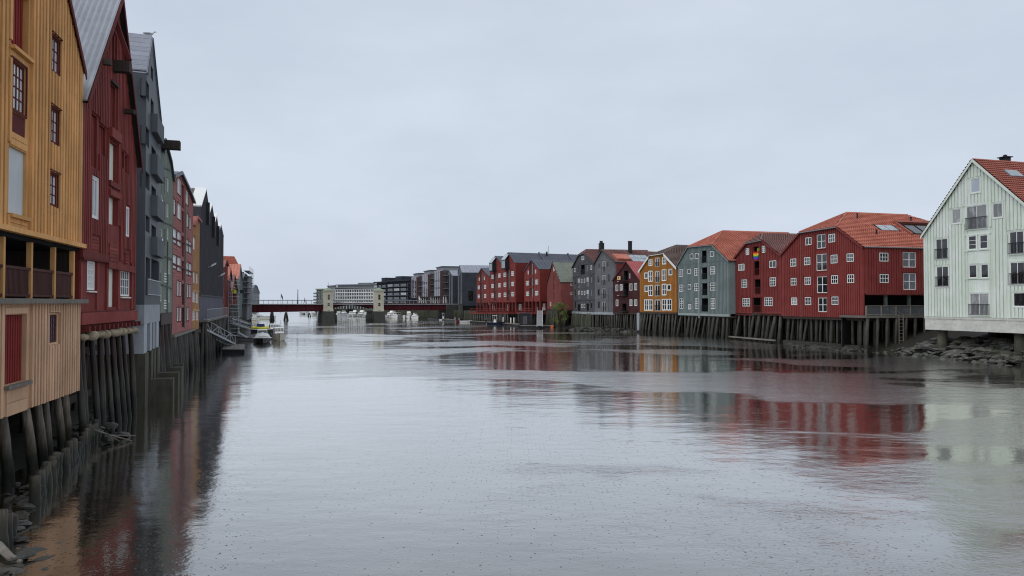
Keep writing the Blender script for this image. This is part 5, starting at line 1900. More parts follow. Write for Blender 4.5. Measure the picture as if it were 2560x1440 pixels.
def plum_house():
    h = House('plum_house', 'small plum brown gabled house with a black iron stair and yellow hanging sign', 'house', (1533, 147), (1600, 140.2))
    h.c = Q5
    W = h.W
    top = top_of(h, [(690, 622), (857, 378), (1030, 612)])
    zb = h.uz(860, 1036)[1]
    wk = dict(frame='white', fw=.1, mw=.07, deep=.05)
    h.wins([(714, 678, 748, 760, 2, 1), (770, 672, 805, 752, 2, 1), (894, 664, 930, 752, 2, 1), (957, 657, 990, 748, 2, 1), (718, 870, 750, 952, 2, 1), (895, 868, 930, 950, 2, 1), (957, 868, 992, 950, 2, 1), (890, 533, 903, 596, 1, 1)], **wk)
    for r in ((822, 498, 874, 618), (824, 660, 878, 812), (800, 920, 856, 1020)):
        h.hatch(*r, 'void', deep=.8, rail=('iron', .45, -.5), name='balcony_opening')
    h.make_wall(top, (zb, zb), 'plum', depth=13)
    h.battens(top, (zb, zb), 'plum', pitch=.3, w=.08, t=.03)
    h.fill()
    gable_roof(h, top, 13, 'seam', 'roof_pink', oh=.25, eave=.2, barge='plum', bw=.18)
    for y in (632, 815, 1020):
        u0, u1, z0, z1 = h.rect(800, y - 4, 882, y + 4)
        MB().box(u0, u1, -.9, -.002, z0, z0 + .1).build('balcony_slab', 'iron', h.root)
    h.board(750, 632, 815, 637, 'white_old', name='ledge_board', out=.3)
    h.board(750, 815, 812, 820, 'white_old', name='ledge_board', out=.3)
    u0, u1, z0, z1 = h.rect(762, 570, 800, 616)
    MB().box(u0, u1, -.5, -.42, z0, z1).build('hanging_sign', 'sign_yellow', h.root)
    MB().box((u0 + u1) / 2 - .14, (u0 + u1) / 2 + .14, -.52, -.5, (z0 + z1) / 2 - .2, (z0 + z1) / 2 + .2).build('sign_mark', 'deep_red', h.root)
    MB().bar(((u0 + u1) / 2, 0, z1 + .1), ((u0 + u1) / 2, -.6, z1 + .1), .06).build('sign_arm', 'iron', h.root)
    under(h, W, zb, 9, lean=-.3, r=.17, rows=(.2, 1.8), depth=13)
    u = h.W - .35
    MB().box(u - .3, u + .35, -.25, .2, -.5, zb).build('concrete_post', 'concrete', h.root)
plum_house()

def clapboard_house():
    h = House('grey_clapboard_house', 'tall grey clapboard house with paired glass doors and a brown roof with skylight', 'house', (1487, 153), (1539, 147))
    h.c = Q5
    W = h.W
    top = top_of(h, [(445, 402), (545, 228), (712, 385)])
    zb = h.uz(560, 1030)[1]
    h.wins([(495, 408, 518, 462, 1, 1), (606, 390, 628, 445, 1, 1), (482, 562, 506, 648, 1, 1), (618, 547, 643, 638, 1, 1), (484, 735, 510, 820, 1, 1), (486, 895, 513, 980, 1, 1)], frame='warm_grey', fw=.08, pane='glass_dark')
    h.wins([(541, 380, 584, 515, 2, 1), (541, 557, 587, 688, 2, 1), (542, 729, 590, 858, 2, 1), (545, 898, 592, 1022, 2, 1)], frame='white_old', fw=.07, pane='glass_mid', rail=('iron', .5))
    h.hatch(624, 725, 680, 1022, 'mid_grey', deep=.06, planks=3, name='door_panel')
    h.make_wall(top, (zb, zb), 'mid_grey', depth=15)
    h.clapboard(top, (zb, zb), 'mid_grey', pitch=.24)
    h.fill()
    gable_roof(h, top, 15, 'pantile', 'tile_maroon', oh=.3, eave=.25, barge='warm_grey', bw=.18, pitch=.34, row=.42)
    MB().box(0, W, -.25, 15, zb - .5, zb - .02).build('plinth', 'concrete', h.root)
    pile_row(h, 0, W, 9, zb - .4, mat='pile_far', r=.24, y=.1, lean=-.1)
    # roof pieces on the slope towards the camera
    A, Bp = Vector((top[2][0], 0, top[2][1])), Vector((top[1][0], 0, top[1][1]))
    sd = (Bp - A).normalized()
    n = Vector((-sd.z, 0, sd.x))
    if n.z < 0:
        n = -n
    L = (Bp - A).length
    def slab(t0, t1, y0, y1, hgt, name, mat, base=.05):
        p = [A + sd * (L * t) + Vector((0, y, .05)) for t, y in ((t0, y0), (t0, y1), (t1, y1), (t1, y0))]
        return MB().hexa([q + n * base for q in p] + [q + n * hgt for q in p]).build(name, mat, h.root)
    for k in range(3):
        slab(.02, .28, 4.6 + 1.7 * k, 6.2 + 1.7 * k, .22, 'roof_window', 'skylight')
        slab(.31, .56, 4.6 + 1.7 * k, 6.2 + 1.7 * k, .22, 'roof_window', 'skylight')
    slab(.1, .5, .7, 4.2, .5, 'awning', 'tile_orange')
    p = A + sd * (L * .75) + Vector((0, 6.3, 0))
    zt = h.local(1572.5, 612, h.P0.y + 2).z
    MB().box(p.x - .3, p.x + .3, 6.0, 6.6, p.z - .6, p.z + 2.5).box(p.x - .36, p.x + .36, 5.94, 6.66, p.z + 2.5, p.z + 2.62).build('chimney', 'iron', h.root)
    f = h.side(W, 14)
    f.c = Q5
    a = f.uz(690, 395)
    MB().box(.1, 8, -.03, .02, zb + 2, top[2][1] - 2.5).build('recess_shade_sheet', 'void', f.root)  # flat black sheet, a recess's shade put into its colour
    MB().box(.3, 4.5, -.06, -.031, top[2][1] - 2.4, top[2][1] - .4).build('side_panel', 'oxide_red', f.root)
    House.settle(f)
clapboard_house()

def storm_house():
    h = House('dark_grey_house', 'dark grey house with brick-red roof and chimney, left of the clapboard one', 'house', (1432, 168), (1486.5, 153.2))
    h.c = Q5
    W = h.W
    top = top_of(h, [(158, 457), (245, 300), (322, 272), (440, 402)])
    zb = h.uz(300, 1025)[1]
    h.wins([(275, 310, 310, 360, 2, 1), (393, 430, 412, 485, 1, 1), (183, 465, 200, 515, 1, 1), (273, 605, 288, 655, 1, 1), (307, 600, 323, 655, 1, 1), (273, 760, 290, 810, 1, 1), (307, 757, 325, 810, 1, 1), (275, 925, 293, 975, 1, 1), (305, 925, 322, 975, 1, 1)], frame='white', fw=.1, deep=.05, pane='glass_mid')
    h.wins([(227, 438, 248, 520, 2, 1), (335, 420, 358, 508, 2, 1), (188, 580, 203, 680, 1, 1), (393, 578, 412, 655, 1, 1), (190, 740, 203, 835, 1, 1), (395, 735, 412, 825, 1, 1), (190, 890, 207, 985, 1, 1), (392, 882, 414, 985, 1, 1)], frame='warm_grey', fw=.08, deep=.08, pane='glass_dark', head='warm_grey')
    h.wins([(230, 600, 258, 715, 2, 1), (342, 585, 370, 700, 2, 1), (232, 755, 258, 860, 2, 1), (342, 745, 370, 855, 2, 1)], frame='white_old', fw=.08, deep=.06, pane='glass_curtain', rail=('iron', .5))
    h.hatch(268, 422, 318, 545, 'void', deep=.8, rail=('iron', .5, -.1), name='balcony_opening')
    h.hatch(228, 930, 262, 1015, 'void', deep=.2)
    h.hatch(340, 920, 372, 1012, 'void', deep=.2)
    h.make_wall(top, (zb, zb), 'warm_grey', depth=15)
    h.battens(top, (zb, zb), 'warm_grey', pitch=.36, w=.08, t=.025)
    h.fill()
    h.strip((165, 575), (262, 560), .12, 'warm_grey', out=.1)
    h.strip((375, 548), (440, 538), .12, 'warm_grey', out=.1)
    h.strip((168, 880), (440, 866), .12, 'warm_grey', out=.1)
    half_hip(h, top, 15, 'pantile', 'tile_maroon', oh=.25, eave=.25, barge='warm_grey', pitch=.34, row=.42)
    MB().box(0, W, -.25, 15, zb - .5, zb - .02).build('plinth', 'concrete', h.root)
    pile_row(h, 0, W, 14, zb - .3, mat='sheet_pile', r=.3, y=-.05, lean=-.1)
    u = W * .62
    MB().box(u - .55, u + .55, 3.1, 4.0, top[2][1], top[2][1] + 2.2).box(u - .5, u - .1, 3.3, 3.7, top[2][1] + 2.2, top[2][1] + 2.7).box(u + .1, u + .5, 3.3, 3.7, top[2][1] + 2.2, top[2][1] + 2.6).build('chimney', 'iron', h.root)
storm_house()

def shingle_house():
    h = House('shingle_roofed_warehouse', 'plain rust red warehouse with a steep grey-green shingle roof, behind the bush', 'warehouse', (1368, 178), (1402, 168))
    h.c = Q4
    W = h.W
    top = top_of(h, [(1252, 650), (1335, 335), (1450, 630)])
    zb = h.uz(1350, 1040)[1]
    for r in ((1338, 517, 1357, 620), (1337, 650, 1357, 750), (1337, 780, 1357, 888)):
        h.hatch(*r, 'deep_red', deep=.12, planks=2)
    h.hatch(1338, 400, 1357, 468, 'white_old', deep=.05)
    h.win(1288, 928, 1308, 990, 2, 3, frame='white', fw=.1)
    h.make_wall(top, (zb, zb), 'oxide_soft', depth=16)
    h.battens(top, (zb, zb), 'oxide_soft', pitch=.4, w=.1, t=.035)
    h.fill()
    f = h.side(W, 16)
    f.c = Q4
    f.wins([(1592, 640, 1634, 684, 3, 2), (1592, 778, 1634, 822, 3, 2)], frame='white_old', fw=.08)
    t2 = [(.1, top[2][1] - .05), (12, top[2][1] - .05)]
    f.make_wall(t2, (zb, zb), 'oxide_soft', body=False, name='end_wall')
    f.battens(t2, (zb, zb), 'oxide_soft', pitch=.5, w=.12, t=.04)
    f.fill()
    for c in f.root.children:
        c.location.y -= .03
    House.settle(f)
    gable_roof(h, top, 16, 'shingle', 'shingle', oh=.2, eave=.2, barge='oxide_soft', bw=.16, pitch=.6, row=.55)
    under(h, W, zb, 8, lean=-.15, r=.26, rows=(-.1, 1.2), depth=16, mat='sheet_pile')
shingle_house()

def oxide_row():
    """red warehouses with open ground floor, posts and jetty deck"""
    specs = (
        ('low gabled red warehouse with a light stair tower, leftmost of the red row', (1191.5, 214), (1224, 206.3), [(190, 557), (270, 420), (355, 547)], [(208, 685, 237, 738), (302, 675, 330, 732), (208, 820, 240, 872), (302, 812, 332, 868), (223, 565, 238, 608), (299, 552, 313, 600)], (250, 278), (485, 630, 650, 760, 775, 930), 940, None, 16),
        ('tall red warehouse with a hanging glazed hoist box, second of the red row', (1225, 206), (1256.3, 199), [(392, 382), (478, 240), (566, 357)], [(412, 522, 443, 582), (513, 503, 547, 562), (412, 660, 444, 720), (515, 650, 548, 710), (413, 802, 445, 862), (515, 795, 549, 858)], (457, 487), (490, 615, 630, 755, 765, 915), 935, (435, 485, 345, 475), 34),
        ('tallest red warehouse with glazed hoist box and long grey metal roof, third of the row', (1256.6, 198.9), (1288.5, 192), [(566, 357), (670, 187), (770, 337)], [(592, 490, 633, 553), (708, 470, 747, 536), (595, 640, 633, 702), (711, 628, 750, 690), (597, 790, 634, 852), (712, 780, 751, 844)], (650, 685), (450, 590, 600, 740, 750, 910), 935, (622, 680, 300, 440), 34),
        ('red warehouse with grey metal roof standing forward beside the shingle-roofed one', (1311, 190), (1349.5, 180), [(905, 467), (1020, 295), (1136, 434)], [(930, 615, 972, 680), (1068, 595, 1110, 665), (932, 775, 975, 838), (1068, 765, 1112, 830), (956, 460, 972, 515), (1065, 445, 1082, 500)], (995, 1035), (350, 520, 565, 690, 720, 850), 922, None, 30))
    for lab, p0, p1, tp, ws, bay, doors, ybase, box, depth in specs:
        h = House('red_row_warehouse', lab, 'warehouse', p0, p1, 'row of red warehouses by the jetty')
        h.c = Q4
        W = h.W
        top = top_of(h, tp)
        xm = (tp[0][0] + tp[2][0]) / 2
        zb, zd = h.uz(xm, ybase)[1], h.uz(xm, 1090)[1]
        h.wins([w + (2, 2) for w in ws], frame='white', fw=.16, mw=.14, deep=.05, pane='glass_dark')
        for k in range(0, len(doors), 2):
            h.hatch(bay[0], doors[k], bay[1], doors[k + 1], 'glass_mid', deep=.2, name='glazed_bay')
        h.make_wall(top, (zb, zb), 'oxide_red', depth=depth)
        h.fill()
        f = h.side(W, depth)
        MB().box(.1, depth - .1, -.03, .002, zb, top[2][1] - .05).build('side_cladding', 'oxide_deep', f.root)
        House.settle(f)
        for x in (bay[0] - 5, bay[1] + 5):
            h.board(x - 2, doors[0] - 40, x + 2, ybase, 'deep_red', name='trim_board', out=.1)
        for y in (610, 760):
            h.board(tp[0][0] + 4, y - 1.5 - (20 if 'forward' in lab else 0), bay[0] - 6, y + 1.5 - (20 if 'forward' in lab else 0), 'oxide_soft', name='ledge_board', out=.06)
        gable_roof(h, top, depth, 'seam', 'zinc_dark', oh=.2, eave=.1, barge='zinc_dark', bw=.14, pitch=.9)
        # open storey
        MB().box(0, W, 2.4, depth, zd, zb - .02).build('ground_floor_wall', 'deep_red', h.root)
        for k in range(5):
            u = .15 + (W - .3) * k / 4
            MB().box(u - .15, u + .15, 0, .3, zd, zb).build('post', 'oxide_red', h.root)
        for k in range(2):
            u = W * (.2 + .45 * k)
            m = MB().box(u, u + 1.5, 2.3, 2.4, zd + .6, zd + 2.3)
            m.build('ground_floor_window', 'white_old' if k else 'glass_mid', h.root)
        MB().box(-.2, W + .2, -2.2, depth, zd - .3, zd).build('jetty_deck', 'oxide_red', h.root)
        mb = MB()
        for k in range(9):
            u = W * k / 8
            mb.box(u - .05, u + .05, -2.1, -2.0, zd, zd + 1.1)
        mb.box(-.2, W + .2, -2.12, -1.98, zd + 1.05, zd + 1.15).box(-.2, W + .2, -2.1, -2.0, zd + .5, zd + .58)
        mb.build('railing', 'oxide_red', h.root)
        pile_row(h, 0, W, 6, zd - .3, mat='pile_red', r=.24, y=-1.9, lean=0, jit=.05)
        pile_row(h, 0, W, 6, zd - .3, mat='pile_red', r=.24, y=.5, lean=0, jit=.2)
        MB().box(-.2, W + .2, 3.5, 3.7, -.5, zd - .3).build('dark_backing', 'dark_timber', h.root)
        if box:
            u0, u1, z0, z1 = h.rect(box[0], box[2], box[1], box[3])
            o = MB().box(u0, u1, -1.2, -.002, z0, z1).build('hoist_box', 'iron', h.root)
            MB().box(u0 + .15, u1 - .15, -1.23, -1.202, z0 + .3, z1 - .2).build('pane', 'glass_sky', o)
            MB().hexa([(u0, -1.3, z1), (u1, -1.3, z1), (u1, 0, z1 + 1.6), (u0, 0, z1 + 1.6), (u0, -1.3, z1 + .1), (u1, -1.3, z1 + .1), (u1, 0, z1 + 1.75), (u0, 0, z1 + 1.75)]).build('canopy', 'glass_sky', o)
        if 'leftmost' in lab:
            u0, u1, z0, z1 = h.rect(342, 565, 383, 965)
            st = MB().box(u0, u1, .4, 4, z0, z1).build('stair_tower', 'steel', h.root)
            for k in range(7):
                a, b = z0 + (z1 - z0) * k / 7 + .08, z0 + (z1 - z0) * (k + 1) / 7
                MB().box(u0 + .1, u1 - .1, .36, .398, a, b).build('pane', 'glass_sky' if k > 2 else 'glass_curtain', st)
        if 'third' in lab:
            for k, (dy, off) in enumerate(((9, 0), (18, 0), (27, 0))):
                u, z = top[1]
                pts = [(top[1][0], top[1][1]), (top[2][0], top[2][1])]
                a, b = Vector((pts[0][0], dy, pts[0][1] + .1)), Vector((pts[1][0], dy, pts[1][1] + .1))
                MB().bar(a, b, .5, .6).build('fire_wall', 'zinc_dark', h.root)
            MB().tube([(top[1][0] + .9, 11, top[1][1] - 1.5), (top[1][0] + .9, 11, top[1][1] + .5)], .25, 8).build('vent', 'iron', h.root)
            MB().tube([(top[1][0], 12, top[1][1]), (top[1][0], 12, top[1][1] + 2.2)], .04, 5).build('antenna', 'iron', h.root)
oxide_row()

# ------------------------------------------------------------------ the lift bridge
def bridge():
    h = House('red_bridge', 'low dark red girder bridge with two cream gate towers across the river', 'bridge', (621, 214), (1117, 236))
    W = h.W
    zdeck = h.uz(720, 760)[1]
    def girder(px0, px1, yt0, yb0, yt1, yb1, arch=0.0):
        u0, u1 = h.uz(px0, 765)[0], h.uz(px1, 765)[0]
        a0, b0, a1, b1 = h.uz(px0, yt0)[1], h.uz(px0, yb0)[1], h.uz(px1, yt1)[1], h.uz(px1, yb1)[1]
        for y in (0.0, 8.0):
            mb = MB()
            n = 16
            for i in range(n):
                t0, t1 = i / n, (i + 1) / n
                x0, x1 = u0 + (u1 - u0) * t0, u0 + (u1 - u0) * t1
                lo0 = b0 + (b1 - b0) * t0 + arch * (1 - (2 * t0 - 1) ** 2)
                lo1 = b0 + (b1 - b0) * t1 + arch * (1 - (2 * t1 - 1) ** 2)
                hi0, hi1 = a0 + (a1 - a0) * t0, a0 + (a1 - a0) * t1
                mb.hexa([(x0, y, lo0), (x1, y, lo1), (x1, y + .3, lo1), (x0, y + .3, lo0), (x0, y, hi0), (x1, y, hi1), (x1, y + .3, hi1), (x0, y + .3, hi0)])
                mb.box(x0 - .06, x0 + .06, y - .16, y - .001, max(lo0, lo1) + .05, min(hi0, hi1) - .02)
                mb.hexa([(x0, y - .25, lo0 - .06), (x1, y - .25, lo1 - .06), (x1, y + .5, lo1 - .06), (x0, y + .5, lo0 - .06), (x0, y - .25, lo0 - .002), (x1, y - .25, lo1 - .002), (x1, y + .5, lo1 - .002), (x0, y + .5, lo0 - .002)])
            mb.build('girder', 'bridge_red', h.root)
    girder(621, 810, 763, 781, 759.3, 777.5)
    girder(828, 935, 759, 772, 757.5, 772, arch=1.15)
    girder(952, 1117, 757, 775, 758.3, 775.5)
    MB().box(-8, W + 6, -.4, 9, zdeck - .25, zdeck + .05).build('deck', 'steel_dull', h.root)
    mb = MB()
    n = 44
    for i in range(n + 1):
        u = W * i / n
        mb.box(u - .06, u + .06, -.35, -.25, zdeck + .05, zdeck + 1.15)
    mb.box(0, W, -.38, -.22, zdeck + 1.1, zdeck + 1.2).box(0, W, -.33, -.27, zdeck + .55, zdeck + .62)
    mb.build('railing', 'steel_dull', h.root)
    MB().box(0, W, 8.2, 8.3, zdeck + 1.0, zdeck + 1.15).build('railing', 'steel_dull', h.root)
    # abutments
    u = h.uz(604, 780)[0]
    MB().hexa([(u, -1.5, -1), (.8, -1.5, -1), (.8, 10, -1), (u, 10, -1), (u, -1.2, zdeck + .4), (-.2, -1.2, zdeck + .4), (-.2, 10, zdeck + .4), (u, 10, zdeck + .4)]).build('abutment', 'stone_dark', h.root)
    MB().box(W - .3, W + 8, -.8, 10, -1, zdeck - .3).build('abutment', 'stone_dark', h.root)
    for px0, px1, pier0, pier1 in ((808, 829.5, 805, 838), (933, 955, 914, 957)):
        u0, u1 = h.uz(px0, 750)[0], h.uz(px1, 750)[0]
        uc, w = (u0 + u1) / 2, (u1 - u0) / 2
        z0, z1, z2 = h.uz(px0, 778)[1], h.uz(px0, 727)[1], h.uz(px0, 719)[1]
        t = MB().box(uc - w, uc + w, -2.6, 0.0, z0, z1).box(uc - w - .18, uc + w + .18, -2.78, .1, z1 - .25, z1 + .02).box(uc - w - .12, uc + w + .12, -2.72, .1, z0 - .002, z0 + .5).build('tower', 'stone_cream', h.root)
        k = w + .3
        MB().loft([[(uc - k, -2.9, z1 + .03), (uc + k, -2.9, z1 + .03), (uc + k, .3, z1 + .03), (uc - k, .3, z1 + .03)], [(uc - .1, -1.4, z2), (uc + .1, -1.4, z2), (uc + .1, -1.2, z2), (uc - .1, -1.2, z2)]]).build('roof', 'copper', t)
        MB().tube([(uc, -1.3, z2 - .1), (uc, -1.3, z2 + .35), (uc, -1.3, z2 + .5), (uc, -1.3, z2 + 1.6)], [.12, .2, .06, .03], 7).build('finial', 'iron', t)
        za, zb2, zc, zd = h.uz(px0, 749)[1], h.uz(px0, 736)[1], h.uz(px0, 765)[1], h.uz(px0, 757)[1]
        for s in (-1, 1):
            MB().box(uc + s * w * .62 - .09, uc + s * w * .62 + .09, -2.66, -2.602, z0 + .5, z1 - .3).build('pilaster', 'stone_cream', t)
        for a, b in ((za, zb2), (zc, zd)):
            o = MB()
            o.box(uc - .38, uc - .3, -2.66, -2.602, a, b).box(uc + .3, uc + .38, -2.66, -2.602, a, b).box(uc - .3, uc + .3, -2.66, -2.602, b - .08, b).box(uc - .3, uc + .3, -2.655, -2.602, (a + b) / 2 - .03, (a + b) / 2 + .03)
            o.build('window_frame', 'stone_cream', t)
            MB().box(uc - .31, uc + .31, -2.63, -2.603, a, b - .07).build('pane', 'glass_dark', t)
        MB().loft([[(uc - .7, -2.95, z0 - .1), (uc + .7, -2.95, z0 - .1), (uc + .7, -2.6, z0 - .1), (uc - .7, -2.6, z0 - .1)], [(uc - .05, -2.9, z0 + .45), (uc + .05, -2.9, z0 + .45), (uc + .05, -2.61, z0 + .45), (uc - .05, -2.61, z0 + .45)]]).build('pediment', 'copper', t)
        p0, p1 = h.uz(pier0, 795)[0], h.uz(pier1, 795)[0]
        MB().hexa([(uc - w - .5, -3.4, -1), (uc + w + .5, -3.4, -1), (uc + w + .5, 10, -1), (uc - w - .5, 10, -1), (uc - w - .25, -2.9, z0 - .02), (uc + w + .25, -2.9, z0 - .02), (uc + w + .25, 9.5, z0 - .02), (uc - w - .25, 9.5, z0 - .02)]).build('pier', 'stone_dark', h.root)
        side = ((p1 - 1.3, p1) if pier0 > 800 and px0 < 900 else (p0, uc - w - .3))
        for i in range(10):
            u = side[0] + (side[1] - side[0]) * (i % 5) / 4
            pile(h.root, (u, -2.8 + 1.4 * (i // 5), -.6), (u, -2.6 + 1.4 * (i // 5), z0 - 1.0), .22, 'pile_far', 'fender_pile')
    # deck lamps and flags are things of their own
    return h, zdeck
BR, ZDECK = bridge()
def on_bridge(px, y=2.0):
    u = BR.uz(px, 757, y)[0]
    p = BR.P0 + BR.u * u + BR.b * y
    return Vector((p.x, p.y, ZDECK + .05))
def brz():
    return BR.root.rotation_euler.z
def pole_thing(name, label, cat, loc, hgt, r=.07, flag=None, extra=None):
    root = thing(name, label, cat, loc, brz())
    MB().tube([(0, 0, 0), (0, 0, hgt * .5), (0, 0, hgt)], [r, r * .8, r * .55], 7).build('pole', 'steel_dull' if flag else 'dark_timber', root)
    if flag:
        mb = MB()
        for i in range(6):
            a, b = i / 6, (i + 1) / 6
            f = lambda t: (.08 + .55 * t, .12 * math.sin(5 * t), -1.1 * t)
            p, q = f(a), f(b)
            mb.hexa([(p[0], p[1], hgt - 1.1 + p[2]), (q[0], q[1], hgt - 1.1 + q[2]), (q[0], q[1] + .03, hgt - 1.1 + q[2]), (p[0], p[1] + .03, hgt - 1.1 + p[2]), (p[0], p[1], hgt + p[2]), (q[0], q[1], hgt + q[2]), (q[0], q[1] + .03, hgt + q[2]), (p[0], p[1] + .03, hgt + p[2])])
        mb.build('flag', flag, root)
    return root
pole_thing('flagpole', 'thin flagpole with a limp dark flag behind the left bridge span', 'flagpole', on_bridge(702, 9.6) - Vector((0, 0, 3)), 6.2, .05, 'cloth_grey')
pole_thing('mast', 'tall dark timber mast standing on the left bridge span', 'mast', on_bridge(744.5, 6), 4.4, .16)
pole_thing('flagpole', 'short pole with a white banner at the right end of the bridge', 'flagpole', on_bridge(1046, 9), 2.8, .05, 'white')
person('person', 'walker in dark clothes crossing the left span of the bridge', on_bridge(762, 1.5), brz() + math.pi,
       [((0, .9), (.18, .52), (.26, .02), (-.12, 1.12), (-.2, .9)), ((0, .9), (-.02, .5), (-.3, .05), (.12, 1.15), (.28, .98))], 'cloth_dark', 'cloth_dark')

def dolphin(px, py, n, hgt, label, r=.2, spread=.7):
    p = water_at(px, py)
    root = thing('mooring_piles', label, 'mooring piles', (p.x, p.y, 0))
    for i in range(n):
        a = 2 * math.pi * i / n
        pile(root, (spread * math.cos(a), spread * math.sin(a), -.6), (spread * .3 * math.cos(a), spread * .3 * math.sin(a), hgt), r, 'pile_far')
    return root
dolphin(715, 801, 5, 2.6, 'splayed cluster of piles under the left bridge span', .16, .8)
dolphin(680, 802, 7, 2.9, 'thick bundle of piles near the left bridge abutment', .3, .55)
dolphin(773, 793, 3, 1.6, 'small pile group beyond the left bridge span', .2, .7)

# ------------------------------------------------------------------ far bank buildings
def far_blocks():
    # long hotel with a white window grid
    h = House('white_grid_hotel', 'long grey hotel with a white grid of windows beyond the bridge', 'building', (838, 400), (940, 384))
    zt, zb = h.uz(880, 720)[1], 1.5
    simple_windows(h, 17, 4, .3, h.W - .3, h.uz(880, 757)[1], h.uz(880, 723)[1], h.W / 17 * .74, 1.5, cols=1, rows=1, frame='white', pane='glass_mid', fw=.12, deep=.15)
    h.make_wall([(0, zt), (h.W, zt)], (zb, zb), 'far_grey', depth=18)
    h.fill()
    for j in range(5):
        z = h.uz(880, 757)[1] + (h.uz(880, 723)[1] - h.uz(880, 757)[1]) * j / 4
        MB().box(0, h.W, -.2, .002, z - .15, z + .15).build('white_band', 'white', h.root)
    for i in range(18):
        u = .3 + (h.W - .6) * i / 17
        MB().box(u - .13, u + .13, -.18, .002, h.uz(880, 757)[1] + .152, h.uz(880, 723)[1] - .15).build('white_pier', 'white', h.root)
    MB().box(-.8, h.W + .8, -.8, 18.5, zt, zt + .5).build('roof', 'far_grey', h.root)
    MB().box(1, h.W - 1, .6, 17, zt + .5, h.uz(880, 712)[1]).build('attic', 'glass_mid', h.root)
    MB().box(.2, h.W - .2, 0, 18, h.uz(880, 712)[1], h.uz(880, 710.5)[1]).build('attic_roof', 'zinc', h.root)
    u0, u1 = h.uz(878, 710)[0], h.uz(906, 710)[0]
    MB().box(u0, u1, 5, 10, h.uz(880, 710.5)[1], h.uz(880, 706.5)[1]).build('plant_room', 'far_grey', h.root)
    f = h.P0
    g = House('hotel_wing', 'angled end wing of the grey hotel seen left of the grid front', 'building', (819, 418), (837.5, 401))
    zt2 = g.uz(828, 716)[1]
    simple_windows(g, 4, 4, .3, g.W - .3, 5.5, zt2 - 1, 2.4, 1.5, cols=2, rows=1, frame='white', pane='glass_mid', fw=.12)
    g.make_wall([(0, zt2), (g.W, zt2)], (1.5, 1.5), 'far_grey', depth=.8)
    g.fill()
    MB().box(-.4, g.W + .1, -.4, .8, zt2, zt2 + .6).build('roof', 'zinc', g.root)
    h = House('green_grey_flats', 'small grey-green block with stacked balconies left of the hotel', 'building', (791, 392), (821, 386))
    zt = h.uz(805, 724)[1]
    simple_windows(h, 3, 4, .3, h.W - .3, 5.2, zt - .8, 1.0, 1.4, cols=1, rows=1, frame='white_old', pane='glass_dark', fw=.1)
    h.make_wall([(0, zt), (h.W, zt)], (1.5, 1.5), 'sage_dark', depth=2.5)
    h.fill()
    MB().box(-.4, h.W + .4, -.4, 2.6, zt, zt + .5).build('roof', 'copper', h.root)
    for k in range(4):
        z = 5.2 + (zt - 6) * k / 4
        MB().box(-1.4, 1.0, -.9, -.002, z, z + .9).build('balcony', 'far_grey', h.root)
    # dark flats
    for lab, p0, p1, yt, nc, nr in (('dark blue-grey flats with glass balconies, left part beside the bridge tower', (941, 312), (974, 302), 707, 6, 5), ('dark blue-grey flats with glass balconies, wide right part behind the bridge', (974.5, 301), (1027.5, 286), 704, 9, 5)):
        h = House('dark_flats', lab, 'building', p0, p1, 'dark flats beyond the bridge')
        zt = h.uz(p0[0] + 10, yt)[1]
        simple_windows(h, nc, nr, .3, h.W - .3, 5.0, zt - .5, h.W / nc * .66, (zt - 5) / nr * .6, cols=2, rows=1, frame='iron', pane='glass_dark', fw=.1, deep=.2)
        h.make_wall([(0, zt), (h.W, zt)], (1.5, 1.5), 'far_dark', depth=16)
        h.fill()
        MB().box(-.5, h.W + .5, -1.2, 16, zt, zt + .45).build('roof', 'far_dark', h.root)
        MB().box(h.W * .05, h.W * .35, 2, 8, zt + .45, zt + 2.2).build('stair_head', 'far_dark', h.root)
        for k in range(nr):
            z = 5.0 + (zt - 5.5) * k / nr
            MB().box(.2, h.W - .2, -1.4, -.002, z, z + .18).build('balcony_slab', 'zinc_dark', h.root)
            for i in range(3):
                u = h.W * (.05 + .32 * i)
                MB().box(u, u + h.W * .24, -1.42, -1.38, z + .2, z + 1.1).build('balcony_glass', 'glass_curtain' if (i + k) % 4 == 0 else 'glass_mid', h.root)
    # three stepped lavender blocks with brown flanks
    for lab, p0, p1, yt, yb in (('lavender-fronted block with brown flank, lowest of the three stepped blocks', (1028.3, 283), (1040.5, 274), 691, 744), ('lavender-fronted block with brown flank, middle of the three stepped blocks', (1054.7, 268), (1069, 258), 684, 742), ('lavender-fronted block with brown flank, tallest of the three stepped blocks', (1085, 252), (1100, 243), 675, 740)):
        h = House('stepped_block', lab, 'building', p0, p1, 'stepped blocks behind the bridge')
        zt, zb = h.uz(p1[0], yt)[1], h.uz(p1[0], yb)[1]
        for i in range(3):
            for j in range(3):
                u = h.W * (i + .5) / 3
                z = zb + (zt - zb - 1.2) * (j + .5) / 3 + .2
                h.win(0, 0, 0, 0, 1, 1, uz=(u - h.W * .105, u + h.W * .105, z - 1.55, z + 1.55), frame='iron', pane='glass_dark', fw=.08, deep=.06)
        h.make_wall([(0, zt), (h.W, zt)], (zb, zb), 'lavender', depth=14)
        h.fill()
        f = h.side(h.W, 12)
        MB().box(.02, 12, -.05, .003, 3, zt - .3).build('brick_flank', 'brick_brown', f.root)
        for j in range(4):
            z = zb + (zt - zb) * (j + .2) / 4
            for x in (1.2, 3.4):
                MB().box(x, x + 1.1, -.1, -.052, z, z + 1.5).build('flank_window', 'glass_mid', f.root)
            MB().box(1.0, 4.8, -.7, -.052, z - .25, z - .1).build('flank_balcony', 'steel_dull', f.root)
        for k in range(5):
            MB().box(1.0 + .8 * k, 1.3 + .8 * k, -.12, -.052, 3.2, zb - .2).build('shop_pier', 'white', f.root)
        House.settle(f)
